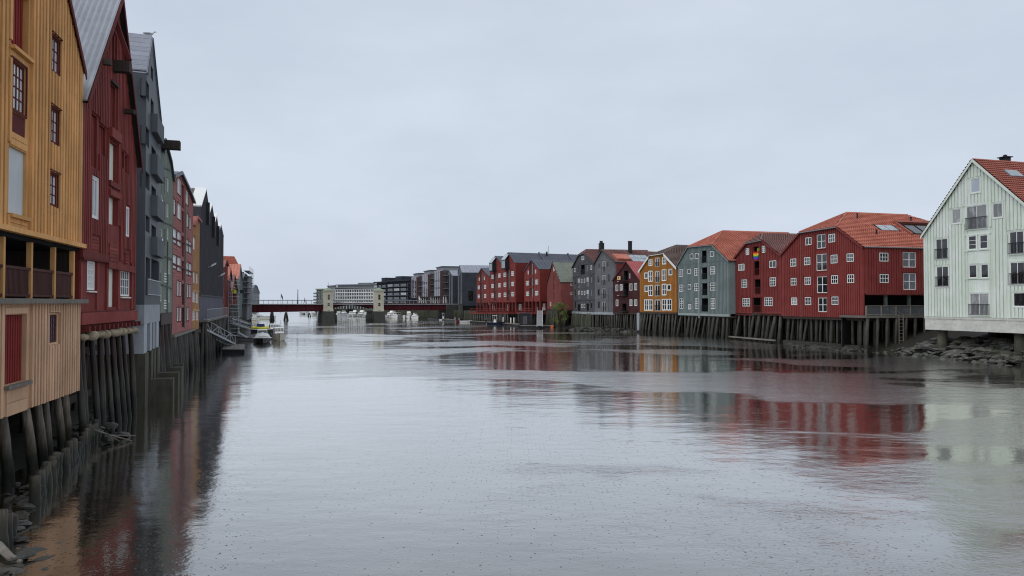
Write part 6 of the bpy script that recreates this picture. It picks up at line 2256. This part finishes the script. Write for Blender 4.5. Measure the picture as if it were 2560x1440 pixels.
        MB().box(.3, h.W + .3, .8, 14, zt, zt + 1.0).build('attic', 'steel_dull', h.root)
        MB().box(.1, h.W + .5, .5, 14.5, zt + 1.0, zt + 1.3).build('roof', 'zinc_dark', h.root)
        MB().box(.0, h.W, 2, 14, 2.5, zb).build('ground_floor', 'far_dark', h.root)
    # gabled grey buildings left of the red row
    for lab, p0, p1, tp, dark, dep in (('slim grey gabled building with black flank beside the bridge end', (1115.3, 246), (1131.3, 237), [(1115.3, 688), (1123, 676), (1131.3, 689)], 'far_dark', 14), ('large black-flanked hall with a long pale metal roof left of the red row', (1144.6, 234), (1155, 227), [(1144.6, 684), (1149.5, 663), (1155, 681)], 'far_dark', 20)):
        h = House('metal_roofed_hall', lab, 'building', p0, p1, 'grey halls by the bridge end')
        top = [h.uz(*q) for q in tp]
        top[0], top[-1] = (0, top[0][1]), (h.W, top[-1][1])
        zb = h.uz(p1[0], 760)[1]
        for j in range(4):
            z = zb + (top[0][1] - zb) * (j + .5) / 4
            for k in (.35, .72):
                h.win(0, 0, 0, 0, 1, 1, uz=(h.W * k - .7, h.W * k + .7, z - 1.2, z + 1.2), frame='iron', pane='glass_dark', deep=.06)
        h.make_wall(top, (zb, zb), 'slate_light', depth=dep)
        h.fill()
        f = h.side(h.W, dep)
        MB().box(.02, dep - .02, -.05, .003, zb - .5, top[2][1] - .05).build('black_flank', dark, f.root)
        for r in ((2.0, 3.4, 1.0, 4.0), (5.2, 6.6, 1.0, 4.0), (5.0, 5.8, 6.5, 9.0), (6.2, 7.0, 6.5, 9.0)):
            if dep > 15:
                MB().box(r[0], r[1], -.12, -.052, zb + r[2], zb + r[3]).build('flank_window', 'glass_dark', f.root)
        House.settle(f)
        gable_roof(h, top, dep, 'seam', 'zinc', oh=.1, eave=.1, barge='slate_light', bw=.15, pitch=1.2)
        MB().box(0, h.W, 1.0, dep, 1, zb).build('undercroft_shade', 'void', h.root)  # solid black block painting the darkness behind the piles
        pile_row(h, 0, h.W, 4, zb, mat='pile_far', r=.25, y=.2, lean=0)
far_blocks()

def quay(label, pts, z, mat='sheet_pile', step=.9):
    P = [plan(*p) for p in pts]
    root = thing('quay_wall', label, 'quay', (P[0].x, P[0].y, 0))
    o = Vector((P[0].x, P[0].y, 0))
    for p, q in zip(P, P[1:]):
        L = (q - p).length
        d = (q - p) / L
        n = Vector((-d.y, d.x))
        a, b = Vector((p.x, p.y, 0)) - o, Vector((q.x, q.y, 0)) - o
        nn = Vector((n.x, n.y, 0))
        up = Vector((0, 0, 1))
        MB().hexa([a - up, b - up, b - up + nn * 5, a - up + nn * 5, a + up * z, b + up * z, b + up * z + nn * 5, a + up * z + nn * 5]).build('wall', mat, root)
        m = int(L / step)
        for i in range(m):
            c = a.lerp(b, (i + .5) / m)
            pile(root, c - up * .8 - nn * .12, c + up * (z + RND.uniform(-.2, .25)) - nn * .05, .2, mat, 'sheet_pile')
quay('dark sheet-pile quay wall behind the marina under the right bridge span', [(958, 297), (1040, 272), (1118, 246)], 3.3)
quay('timber-faced quay wall between the bridge end and the red row', [(1119, 241), (1160, 228), (1190.5, 215.5)], 3.2)
quay('low far quay beyond the bridge behind the moored boats', [(780, 430), (880, 375), (957, 303)], 2.6)

def gallery_hall():
    a = at(865, 770, 370)
    root = thing('low_glass_hall', 'low hall with a curved pale roof seen under the bridge arch', 'hall', (a.x, a.y, 2.6))
    L = 24.0
    rings = []
    for i in range(13):
        t = -1 + 2 * i / 12
        z = 3.4 * (1 - .55 * t * t)
        rings.append([(t * L / 2, -1, z), (t * L / 2, 8, z), (t * L / 2, 8, z + .25), (t * L / 2, -1, z + .25)])
    MB().loft(rings).build('roof', 'steel', root)
    MB().box(-L / 2 + 1, L / 2 - 1, 0, 7, 0, 1.7).build('wall', 'glass_mid', root)
    for k in range(16):
        MB().box(-L / 2 + 1.4 * k + 1, -L / 2 + 1.4 * k + 1.15, -.1, -.002, 0, 1.7).build('mullion', 'white', root)
gallery_hall()

# ------------------------------------------------------------------ boats
def hull_mesh(L, B, free, flare=.75, bow=1.35, n=11):
    """returns rings of the hull, stern (x=0) to bow (x=L)"""
    rings, sheer = [], []
    for i in range(n):
        t = i / (n - 1)
        b = B / 2 * (min(1, .86 + .5 * t) if t < .3 else 1.0) * (1 - max(0, (t - .45) / .55) ** 2.2)
        b = max(b, .03)
        z = free * (1 + (bow - 1) * t ** 2)
        x = L * t + (.10 * L * t * t)
        kx = L * t
        rings.append([(x, -b, z), (kx + (x - kx) * .3, -b * flare, .08 * free), (kx, 0, -.3 - .05 * L * 0), (kx + (x - kx) * .3, b * flare, .08 * free), (x, b, z)])
        sheer.append((x, b, z))
    return rings, sheer

def boat(label, loc, heading, L, B, free=.75, hull='gel_white', style='cruiser', top='gel_white', glassm='glass_dark', group=None, name='motorboat', deck='gel_white', detail=True):
    root = thing(name, label, 'boat', (loc.x, loc.y, 0), heading, group)
    rings, sheer = hull_mesh(L, B, free)
    mb = MB()
    mb.loft(rings, closed=False, cap=False)
    mb.face([p for p in rings[0]])
    body = mb.build('hull', hull, root, smooth=False)
    dz = -.06 if style != 'open' else -.42 * free
    dm = MB()
    for (p, q) in zip(sheer, sheer[1:]):
        dm.face([(p[0], -p[1] * .93, p[2] + dz), (q[0], -q[1] * .93, q[2] + dz), (q[0], q[1] * .93, q[2] + dz), (p[0], p[1] * .93, p[2] + dz)])
    dm.build('deck', deck, root)
    for s in (-1, 1):
        MB().tube([(p[0], s * p[1], p[2]) for p in sheer], .045, 5).build('rub_rail', 'gel_black' if hull != 'gel_black' else 'white', root)
    x0 = lambda t: L * t
    zf = free
    if style in ('cruiser', 'fly'):
        a, b, hh, w = .22, .62, 1.05, B * .36
        cab = MB().loft([[(x0(a), -w, zf), (x0(b) + .7, -w * .75, zf * 1.12), (x0(b) + .7, w * .75, zf * 1.12), (x0(a), w, zf)], [(x0(a), -w * .92, zf + hh), (x0(b), -w * .8, zf + hh), (x0(b), w * .8, zf + hh), (x0(a), w * .92, zf + hh)]]).build('cabin', top, root)
        for s in (-1, 1):
            for k in range(2):
                p, q = a + .03 + (b - a) * .48 * k, a + (b - a) * (.44 + .48 * k)
                MB().hexa([(x0(p), s * (w * .99 + .0), zf + .42), (x0(q), s * w * .93, zf + .42), (x0(q), s * w * .8, zf + .42), (x0(p), s * w * .8, zf + .42), (x0(p), s * w * .96, zf + .88), (x0(q), s * w * .9, zf + .88), (x0(q), s * w * .8, zf + .88), (x0(p), s * w * .8, zf + .88)]).build('window', glassm, cab)
        for k in range(3):
            y0, y1 = w * (-.72 + .5 * k), w * (-.28 + .5 * k)
            xa = x0(b) + .7
            f = lambda y, t: (xa - .7 * t + .02, y, zf * 1.12 + (zf + hh - zf * 1.12) * t + .0)
            MB().hexa([f(y0, .42), f(y1, .42), (f(y1, .42)[0] - .15, y1, f(y1, .42)[2]), (f(y0, .42)[0] - .15, y0, f(y0, .42)[2]), f(y0, .9), f(y1, .9), (f(y1, .9)[0] - .15, y1, f(y1, .9)[2]), (f(y0, .9)[0] - .15, y0, f(y0, .9)[2])]).build('windscreen', glassm, cab)
        if style == 'fly':
            MB().loft([[(x0(.26), -w * .8, zf + hh), (x0(.5), -w * .7, zf + hh), (x0(.5), w * .7, zf + hh), (x0(.26), w * .8, zf + hh)], [(x0(.26), -w * .7, zf + hh + .6), (x0(.46), -w * .6, zf + hh + .6), (x0(.46), w * .6, zf + hh + .6), (x0(.26), w * .7, zf + hh + .6)]]).build('flybridge', top, root)
        if detail:
            r = MB()
            pts = [(p[0], p[1] * .9, p[2] + .55) for p in sheer[5:]]
            r.tube(pts, .025, 5).tube([(p[0], -p[1], p[2]) for p in pts], .025, 5)
            for p in sheer[5::2]:
                r.tube([(p[0], p[1] * .9, p[2]), (p[0], p[1] * .9, p[2] + .55)], .02, 4).tube([(p[0], -p[1] * .9, p[2]), (p[0], -p[1] * .9, p[2] + .55)], .02, 4)
            r.build('rail', 'steel', root)
            MB().tube([(x0(.35), .2, zf + hh), (x0(.35), .2, zf + hh + 1.1)], .03, 5).build('mast', 'steel', root)
    elif style == 'console':
        c = MB().loft([[(x0(.38), -.42, zf - .1), (x0(.55), -.4, zf - .1), (x0(.55), .4, zf - .1), (x0(.38), .42, zf - .1)], [(x0(.4), -.36, zf + .85), (x0(.49), -.33, zf + .85), (x0(.49), .33, zf + .85), (x0(.4), .36, zf + .85)]]).build('console', top, root)
        MB().hexa([(x0(.5), -.3, zf + .85), (x0(.5), .3, zf + .85), (x0(.5) - .03, .3, zf + .85), (x0(.5) - .03, -.3, zf + .85), (x0(.46), -.28, zf + 1.25), (x0(.46), .28, zf + 1.25), (x0(.46) - .03, .28, zf + 1.25), (x0(.46) - .03, -.28, zf + 1.25)]).build('windscreen', 'glass_mid', c)
        MB().box(x0(.3), x0(.58), -.75, .75, zf + 1.75, zf + 1.83).build('canopy', top, root)
        for s in (-1, 1):
            MB().tube([(x0(.36), s * .5, zf - .1), (x0(.34), s * .65, zf + 1.76)], .03, 5).tube([(x0(.54), s * .5, zf - .1), (x0(.55), s * .65, zf + 1.76)], .03, 5).build('canopy_frame', 'steel', root)
    elif style == 'covered':
        rg = []
        for i in range(7):
            t = i / 6
            x = x0(.08 + .68 * t)
            k = math.sin(math.pi * (t * .8 + .12))
            rg.append([(x, B * .44 * math.cos(math.pi * j / 8), zf - .02 + (.25 + .65 * k) * math.sin(math.pi * j / 8) * (1 + .06 * math.sin(3 * j + 2 * i))) for j in range(9)])
        MB().loft(rg, closed=False, cap=True).build('boat_cover', 'tarp_white', root)
        c = MB().box(x0(.3), x0(.52), -B * .26, B * .26, zf + .5, zf + 1.2).build('wheelhouse', 'gel_white', root)
        MB().box(x0(.52), x0(.52) + .03, -B * .23, B * .23, zf + .75, zf + 1.1).build('windscreen', 'glass_mid', c)
    elif style == 'tube':
        for s in (-1, 1):
            MB().tube([(p[0], s * p[1] * .98, p[2] * .75 + .2) for p in sheer], [.34] * 9 + [.32, .28], 10).build('tube', 'rubber_yellow', root, smooth=True)
        MB().loft([[(x0(.3), -B * .3, zf), (x0(.62), -B * .26, zf), (x0(.62), B * .26, zf), (x0(.3), B * .3, zf)], [(x0(.34), -B * .24, zf + .95), (x0(.54), -B * .2, zf + .95), (x0(.54), B * .2, zf + .95), (x0(.34), B * .24, zf + .95)]]).build('console_cover', 'tarp_blue', root)
        fr = MB()
        for s in (-1, 1):
            fr.tube([(x0(.2), s * B * .42, zf), (x0(.2), s * B * .42, zf + 1.7)], .04, 5)
        fr.tube([(x0(.2), -B * .42, zf + 1.7), (x0(.2), B * .42, zf + 1.7)], .04, 5)
        fr.build('frame', 'rubber_yellow', root)
    elif style == 'open':
        for k in (.2, .45, .68):
            w = B * .42 * (1 if k < .6 else .8)
            MB().box(x0(k), x0(k) + .3, -w, w, zf * .72, zf * .78).build('thwart', 'boat_grey', root)
    if detail and style != 'tube':
        m = MB().box(-.45, -.08, -.2, .2, free + .1, free + .6).build('outboard', 'gel_black' if style != 'open' else 'steel_dull', root)
        MB().box(-.3, -.14, -.08, .08, -.3, free + .1).build('shaft', 'steel_dull', m)
    return root
DN = -math.pi / 2
def bow_at(px, py, L, hd):
    p = water_at(px, py)
    return p - Vector((math.cos(hd), math.sin(hd), 0)) * L
boat('cream-hulled cabin cruiser with its bow towards the viewer, rightmost at the left bank', bow_at(699, 853, 6.4, DN + .33), DN + .33, 6.4, 2.25, .85, 'gel_cream', 'cruiser')
boat('black hulled motorboat under a patched pale cover, between skiff and white cruiser', bow_at(657, 859, 7.0, DN + .34), DN + .34, 7.0, 2.5, .6, 'gel_black', 'covered', deck='tarp_white')
boat('small open grey skiff next to the floating pontoon', water_at(633, 853), math.pi - .25, 2.6, 1.3, .45, 'boat_grey', 'open', deck='boat_grey', name='skiff')
boat('yellow inflatable workboat with blue covered console and yellow frame', bow_at(653, 830, 6.5, DN + .35), DN + .35, 6.5, 2.9, .5, 'gel_black', 'tube', name='inflatable_boat', deck='boat_grey')
boat('white hardtop cruiser moored behind the cream-hulled one', bow_at(687, 840, 7.0, DN + .33), DN + .33, 7.0, 2.5, .9, 'gel_black', 'cruiser')
boat('dark low workboat tied up at the slim gangways on the left bank', bow_at(624, 832, 5, DN - .6), DN - .6, 4.5, 1.7, .5, 'gel_black', 'open', deck='boat_grey', name='workboat')
for k, (px, py, hd, st) in enumerate(((645, 801, 2.7, 'cruiser'), (655, 796, 2.8, 'covered'), (640, 798, .2, 'open'))):
    boat(('white cruiser by the stone abutment under the left bridge end', 'covered boat moored beyond the left bridge abutment', 'small open boat beside the left bridge abutment')[k], water_at(px, py), hd, 6, 2.2, .8, 'gel_white', st, detail=False)
boat('navy and white centre-console boat with a canopy at the right dock', water_at(1218, 812.5), .03, 4.2, 1.7, .6, 'gel_navy', 'console', deck='gel_white')
boat('low white motorboat with dark stripe moored mid-way on the right dock', water_at(1150, 806.5), .05, 3.2, 1.6, .6, 'gel_white', 'open', deck='boat_grey')
boat('maroon hulled small boat behind the white motorboat on the right dock', water_at(1140, 806), .3, 1.9, 1.4, .8, 'gel_maroon', 'open', deck='boat_grey')
boat('small white open boat nearest the bridge on the right dock', water_at(1098, 801.5), .03, 2.8, 1.4, .55, 'gel_white', 'console', detail=False)
_m = ((750, 787, 6, 'open'), (766, 787, 6, 'cruiser'), (780, 788, 6, 'covered'), (794, 788, 6, 'cruiser'), (844, 789.5, 7, 'cruiser'), (852, 789, 6, 'covered'), (868, 791, 7, 'cruiser'), (882, 791.5, 7, 'fly'), (896, 792, 9, 'fly'), (906, 793.5, 7, 'cruiser'), (961, 794, 8, 'fly'), (974, 795, 7.5, 'cruiser'), (993, 795.5, 6.5, 'cruiser'), (1012, 796, 6, 'open'), (1024, 796.5, 7, 'fly'), (1045, 798, 5.5, 'covered'))
_words = ('first', 'second', 'third', 'fourth', 'fifth', 'sixth', 'seventh', 'eighth', 'ninth', 'tenth', 'eleventh', 'twelfth', 'thirteenth', 'fourteenth', 'fifteenth', 'sixteenth')
_kind = {'open': 'open white boat', 'cruiser': 'white cabin cruiser', 'covered': 'white boat under a cover', 'fly': 'white flybridge cruiser'}
for k, (px, py, L, st) in enumerate(_m):
    hd = DN + RND.uniform(-.5, .5)
    boat(_kind[st] + ' in the marina beyond the bridge, ' + _words[k] + ' from the left', bow_at(px, py, L, hd), hd, L, L * .34, .9, 'gel_white', st, group='boats in the marina beyond the bridge', detail=False)

# ------------------------------------------------------------------ pontoons, gangways, docks
def floating(name, label, pts, wid, z, board=.6, mat='deck_wood', side='gel_black', skew=None):
    P = [Vector((p.x, p.y, 0)) for p in (water_at(*q) for q in pts)]
    root = thing(name, label, 'dock', P[0])
    o = P[0]
    for p, q in zip(P, P[1:]):
        d = (q - p)
        L = d.length
        d.normalize()
        n = (Vector(skew).normalized() if skew else Vector((-d.y, d.x, 0))) * wid
        a, b = p - o, q - o
        up = Vector((0, 0, 1))
        MB().hexa([a - up * .3, b - up * .3, b - up * .3 + n, a - up * .3 + n, a + up * (z - .07), b + up * (z - .07), b + up * (z - .07) + n, a + up * (z - .07) + n]).build('float', side, root)
        m = max(2, int(L / board))
        for i in range(m):
            s, t = a + d * (L * i / m), a + d * (L * (i + .9) / m)
            MB().hexa([s + up * (z - .068), t + up * (z - .068), t + up * (z - .068) + n, s + up * (z - .068) + n, s + up * z, t + up * z, t + up * z + n, s + up * z + n]).build('plank', mat, root)
    return root
floating('pontoon', 'small floating timber pontoon at the foot of the aluminium gangway', [(556, 884), (611, 884)], 10, .5, .35, skew=(-.36, 1, 0))
rt = floating('floating_dock', 'long narrow floating dock along the red warehouses', [(1069, 799), (1160, 805.5), (1240, 811), (1296, 816.5)], 2.4, .5, 1.5, mat='old_timber')
for px, py in ((1117, 800), (1122, 800), (1206, 806), (1213, 806), (1219, 807), (1258, 811), (1277, 813), (1285, 813)):
    p = water_at(px, py) + Vector((0, .8, 0)) - rt.location
    MB().tube([(p.x, p.y, .4), (p.x, p.y, 1.7), (p.x, p.y, 1.9)], [.16, .16, .1], 8).build('dock_post', 'white', rt)
floating('pontoon', 'floating pontoon with a dark shed at the foot of the steep ramp', [(1298, 819), (1378, 820)], 3.4, .5, .8, mat='old_timber')

def shed():
    p = water_at(1299, 817)
    root = thing('pontoon_shed', 'dark flat-roofed shed with double doors on the pontoon', 'shed', (p.x, p.y + .6, .5))
    w = 28 * p.y / FPX
    hgt = 28 * p.y / FPX
    MB().box(0, w, 0, 2.4, 0, hgt).build('wall', 'iron', root)
    MB().box(-.1, w + .1, -.1, 2.5, hgt, hgt + .1).build('roof', 'zinc_dark', root)
    for k in range(2):
        MB().box(w * (.3 + .2 * k), w * (.48 + .2 * k), -.05, -.002, .1, hgt * .75).build('door', 'warm_grey', root)
shed()

def ramp(label, a, b, wid, mat='steel', rails=1.0, side=None, truss=False, slats=0, name='gangway'):
    a, b = Vector(a), Vector(b)
    root = thing(name, label, 'gangway', b)
    d = b - a
    h = Vector((-d.y, d.x, 0)).normalized() * (wid / 2)
    o = b
    for s in (-1, 1):
        MB().bar(a - o + h * s, b - o + h * s, .08, .16).build('beam', mat, root)
        up = Vector((0, 0, rails))
        MB().bar(a - o + h * s + up, b - o + h * s + up, .05).build('handrail', mat, root)
        n = 5
        for i in range(n + 1):
            p = a.lerp(b, i / n) - o + h * s
            MB().bar(p, p + up, .04).build('upright', mat, root)
        if truss and s < 0:
            for i in range(0, n):
                p, q = a.lerp(b, i / n) - o + h * s, a.lerp(b, (i + 1) / n) - o + h * s
                MB().bar(p if i % 2 else p + up, q + up if i % 2 else q, .05).build('brace', mat, root)
    n = slats or 14
    for i in range(n):
        p, q = a.lerp(b, i / n) - o, a.lerp(b, (i + .8) / n) - o
        up = Vector((0, 0, .12))
        MB().hexa([p - h + up, p + h + up, q + h + up, q - h + up, p - h + up * 1.4, p + h + up * 1.4, q + h + up * 1.4, q - h + up * 1.4]).build('tread', 'steel_dull', root)
ramp('long aluminium gangway slanting down from the charcoal hall to the pontoon', at(497, 822, 73), water_at(578, 861, .5), 1.0, rails=1.0, truss=True)
ramp('upper of two slim gangways running out to the moored boats', at(577, 797, 128), water_at(624, 811, .5), .5, rails=.35)
ramp('lower of two slim gangways running out to the moored boats', at(579, 808, 118), water_at(625, 823, .5), .5, rails=.35)
ramp('steep white ramp from the jetty down to the pontoon on the right bank', at(1349.5, 778, 177), water_at(1349.5, 816.5, .5), 1.25, mat='white_old', rails=.9, slats=18)

def buoy():
    p = water_at(1380.5, 820)
    root = thing('mooring_buoy', 'round orange mooring buoy beside the pontoon', 'buoy', p)
    MB().loft([[(r * math.cos(2 * math.pi * j / 12), r * math.sin(2 * math.pi * j / 12), .18 + .42 * math.sin(a)) for j in range(12)] for a, r in [(-1.4 + 2.8 * i / 8, .42 * math.cos(-1.4 + 2.8 * i / 8)) for i in range(9)]]).build('float', 'buoy_orange', root, smooth=True)
    MB().tube([(0, 0, .55), (0, 0, .75)], .06, 7).build('ring', 'steel_dull', root)
buoy()

def bush():
    c = at(1399, 783, 165)
    root = thing('willow_bush', 'bright green leafy bush growing on the bank before the shingle-roofed warehouse', 'bush', (c.x, c.y, .8))
    r = random.Random(5)
    mb, tips = MB(), []
    for i in range(16):
        a, sp = r.uniform(0, 6.28), r.uniform(.3, 1.5)
        x, y, z = sp * math.cos(a), sp * math.sin(a), r.uniform(2.4, 4.6)
        mb.tube([(0, 0, -.8), (x * .35, y * .35, z * .4), (x, y, z)], [.07, .05, .015], 5)
        tips.append((x, y, z))
    mb.build('stem', 'dark_timber', root)
    lf = MB()
    blobs = []
    for i in range(30):
        a = r.uniform(0, 6.28)
        z = r.uniform(.5, 4.6)
        m = 2.05 * math.sqrt(max(.05, 1 - ((z - 2.2) / 2.7) ** 2))
        q = m * math.sqrt(r.random())
        blobs.append((q * math.cos(a), q * math.sin(a), z, r.uniform(.35, .7)))
    for i in range(5200):
        bx, by, bz, br = r.choice(blobs)
        d = Vector((r.gauss(0, 1), r.gauss(0, 1), r.gauss(0, 1))).normalized() * br * r.random() ** .4
        p = Vector((bx, by, bz)) + d
        u = Vector((r.gauss(0, 1), r.gauss(0, 1), r.gauss(0, .6))).normalized() * r.uniform(.06, .13)
        v = u.cross(Vector((r.gauss(0, 1), r.gauss(0, 1), r.gauss(0, 1)))).normalized() * r.uniform(.03, .05)
        lf.face([p - u, p + v, p + u, p - v])
    lf.build('foliage', 'leaf', root, kind='stuff')
bush()
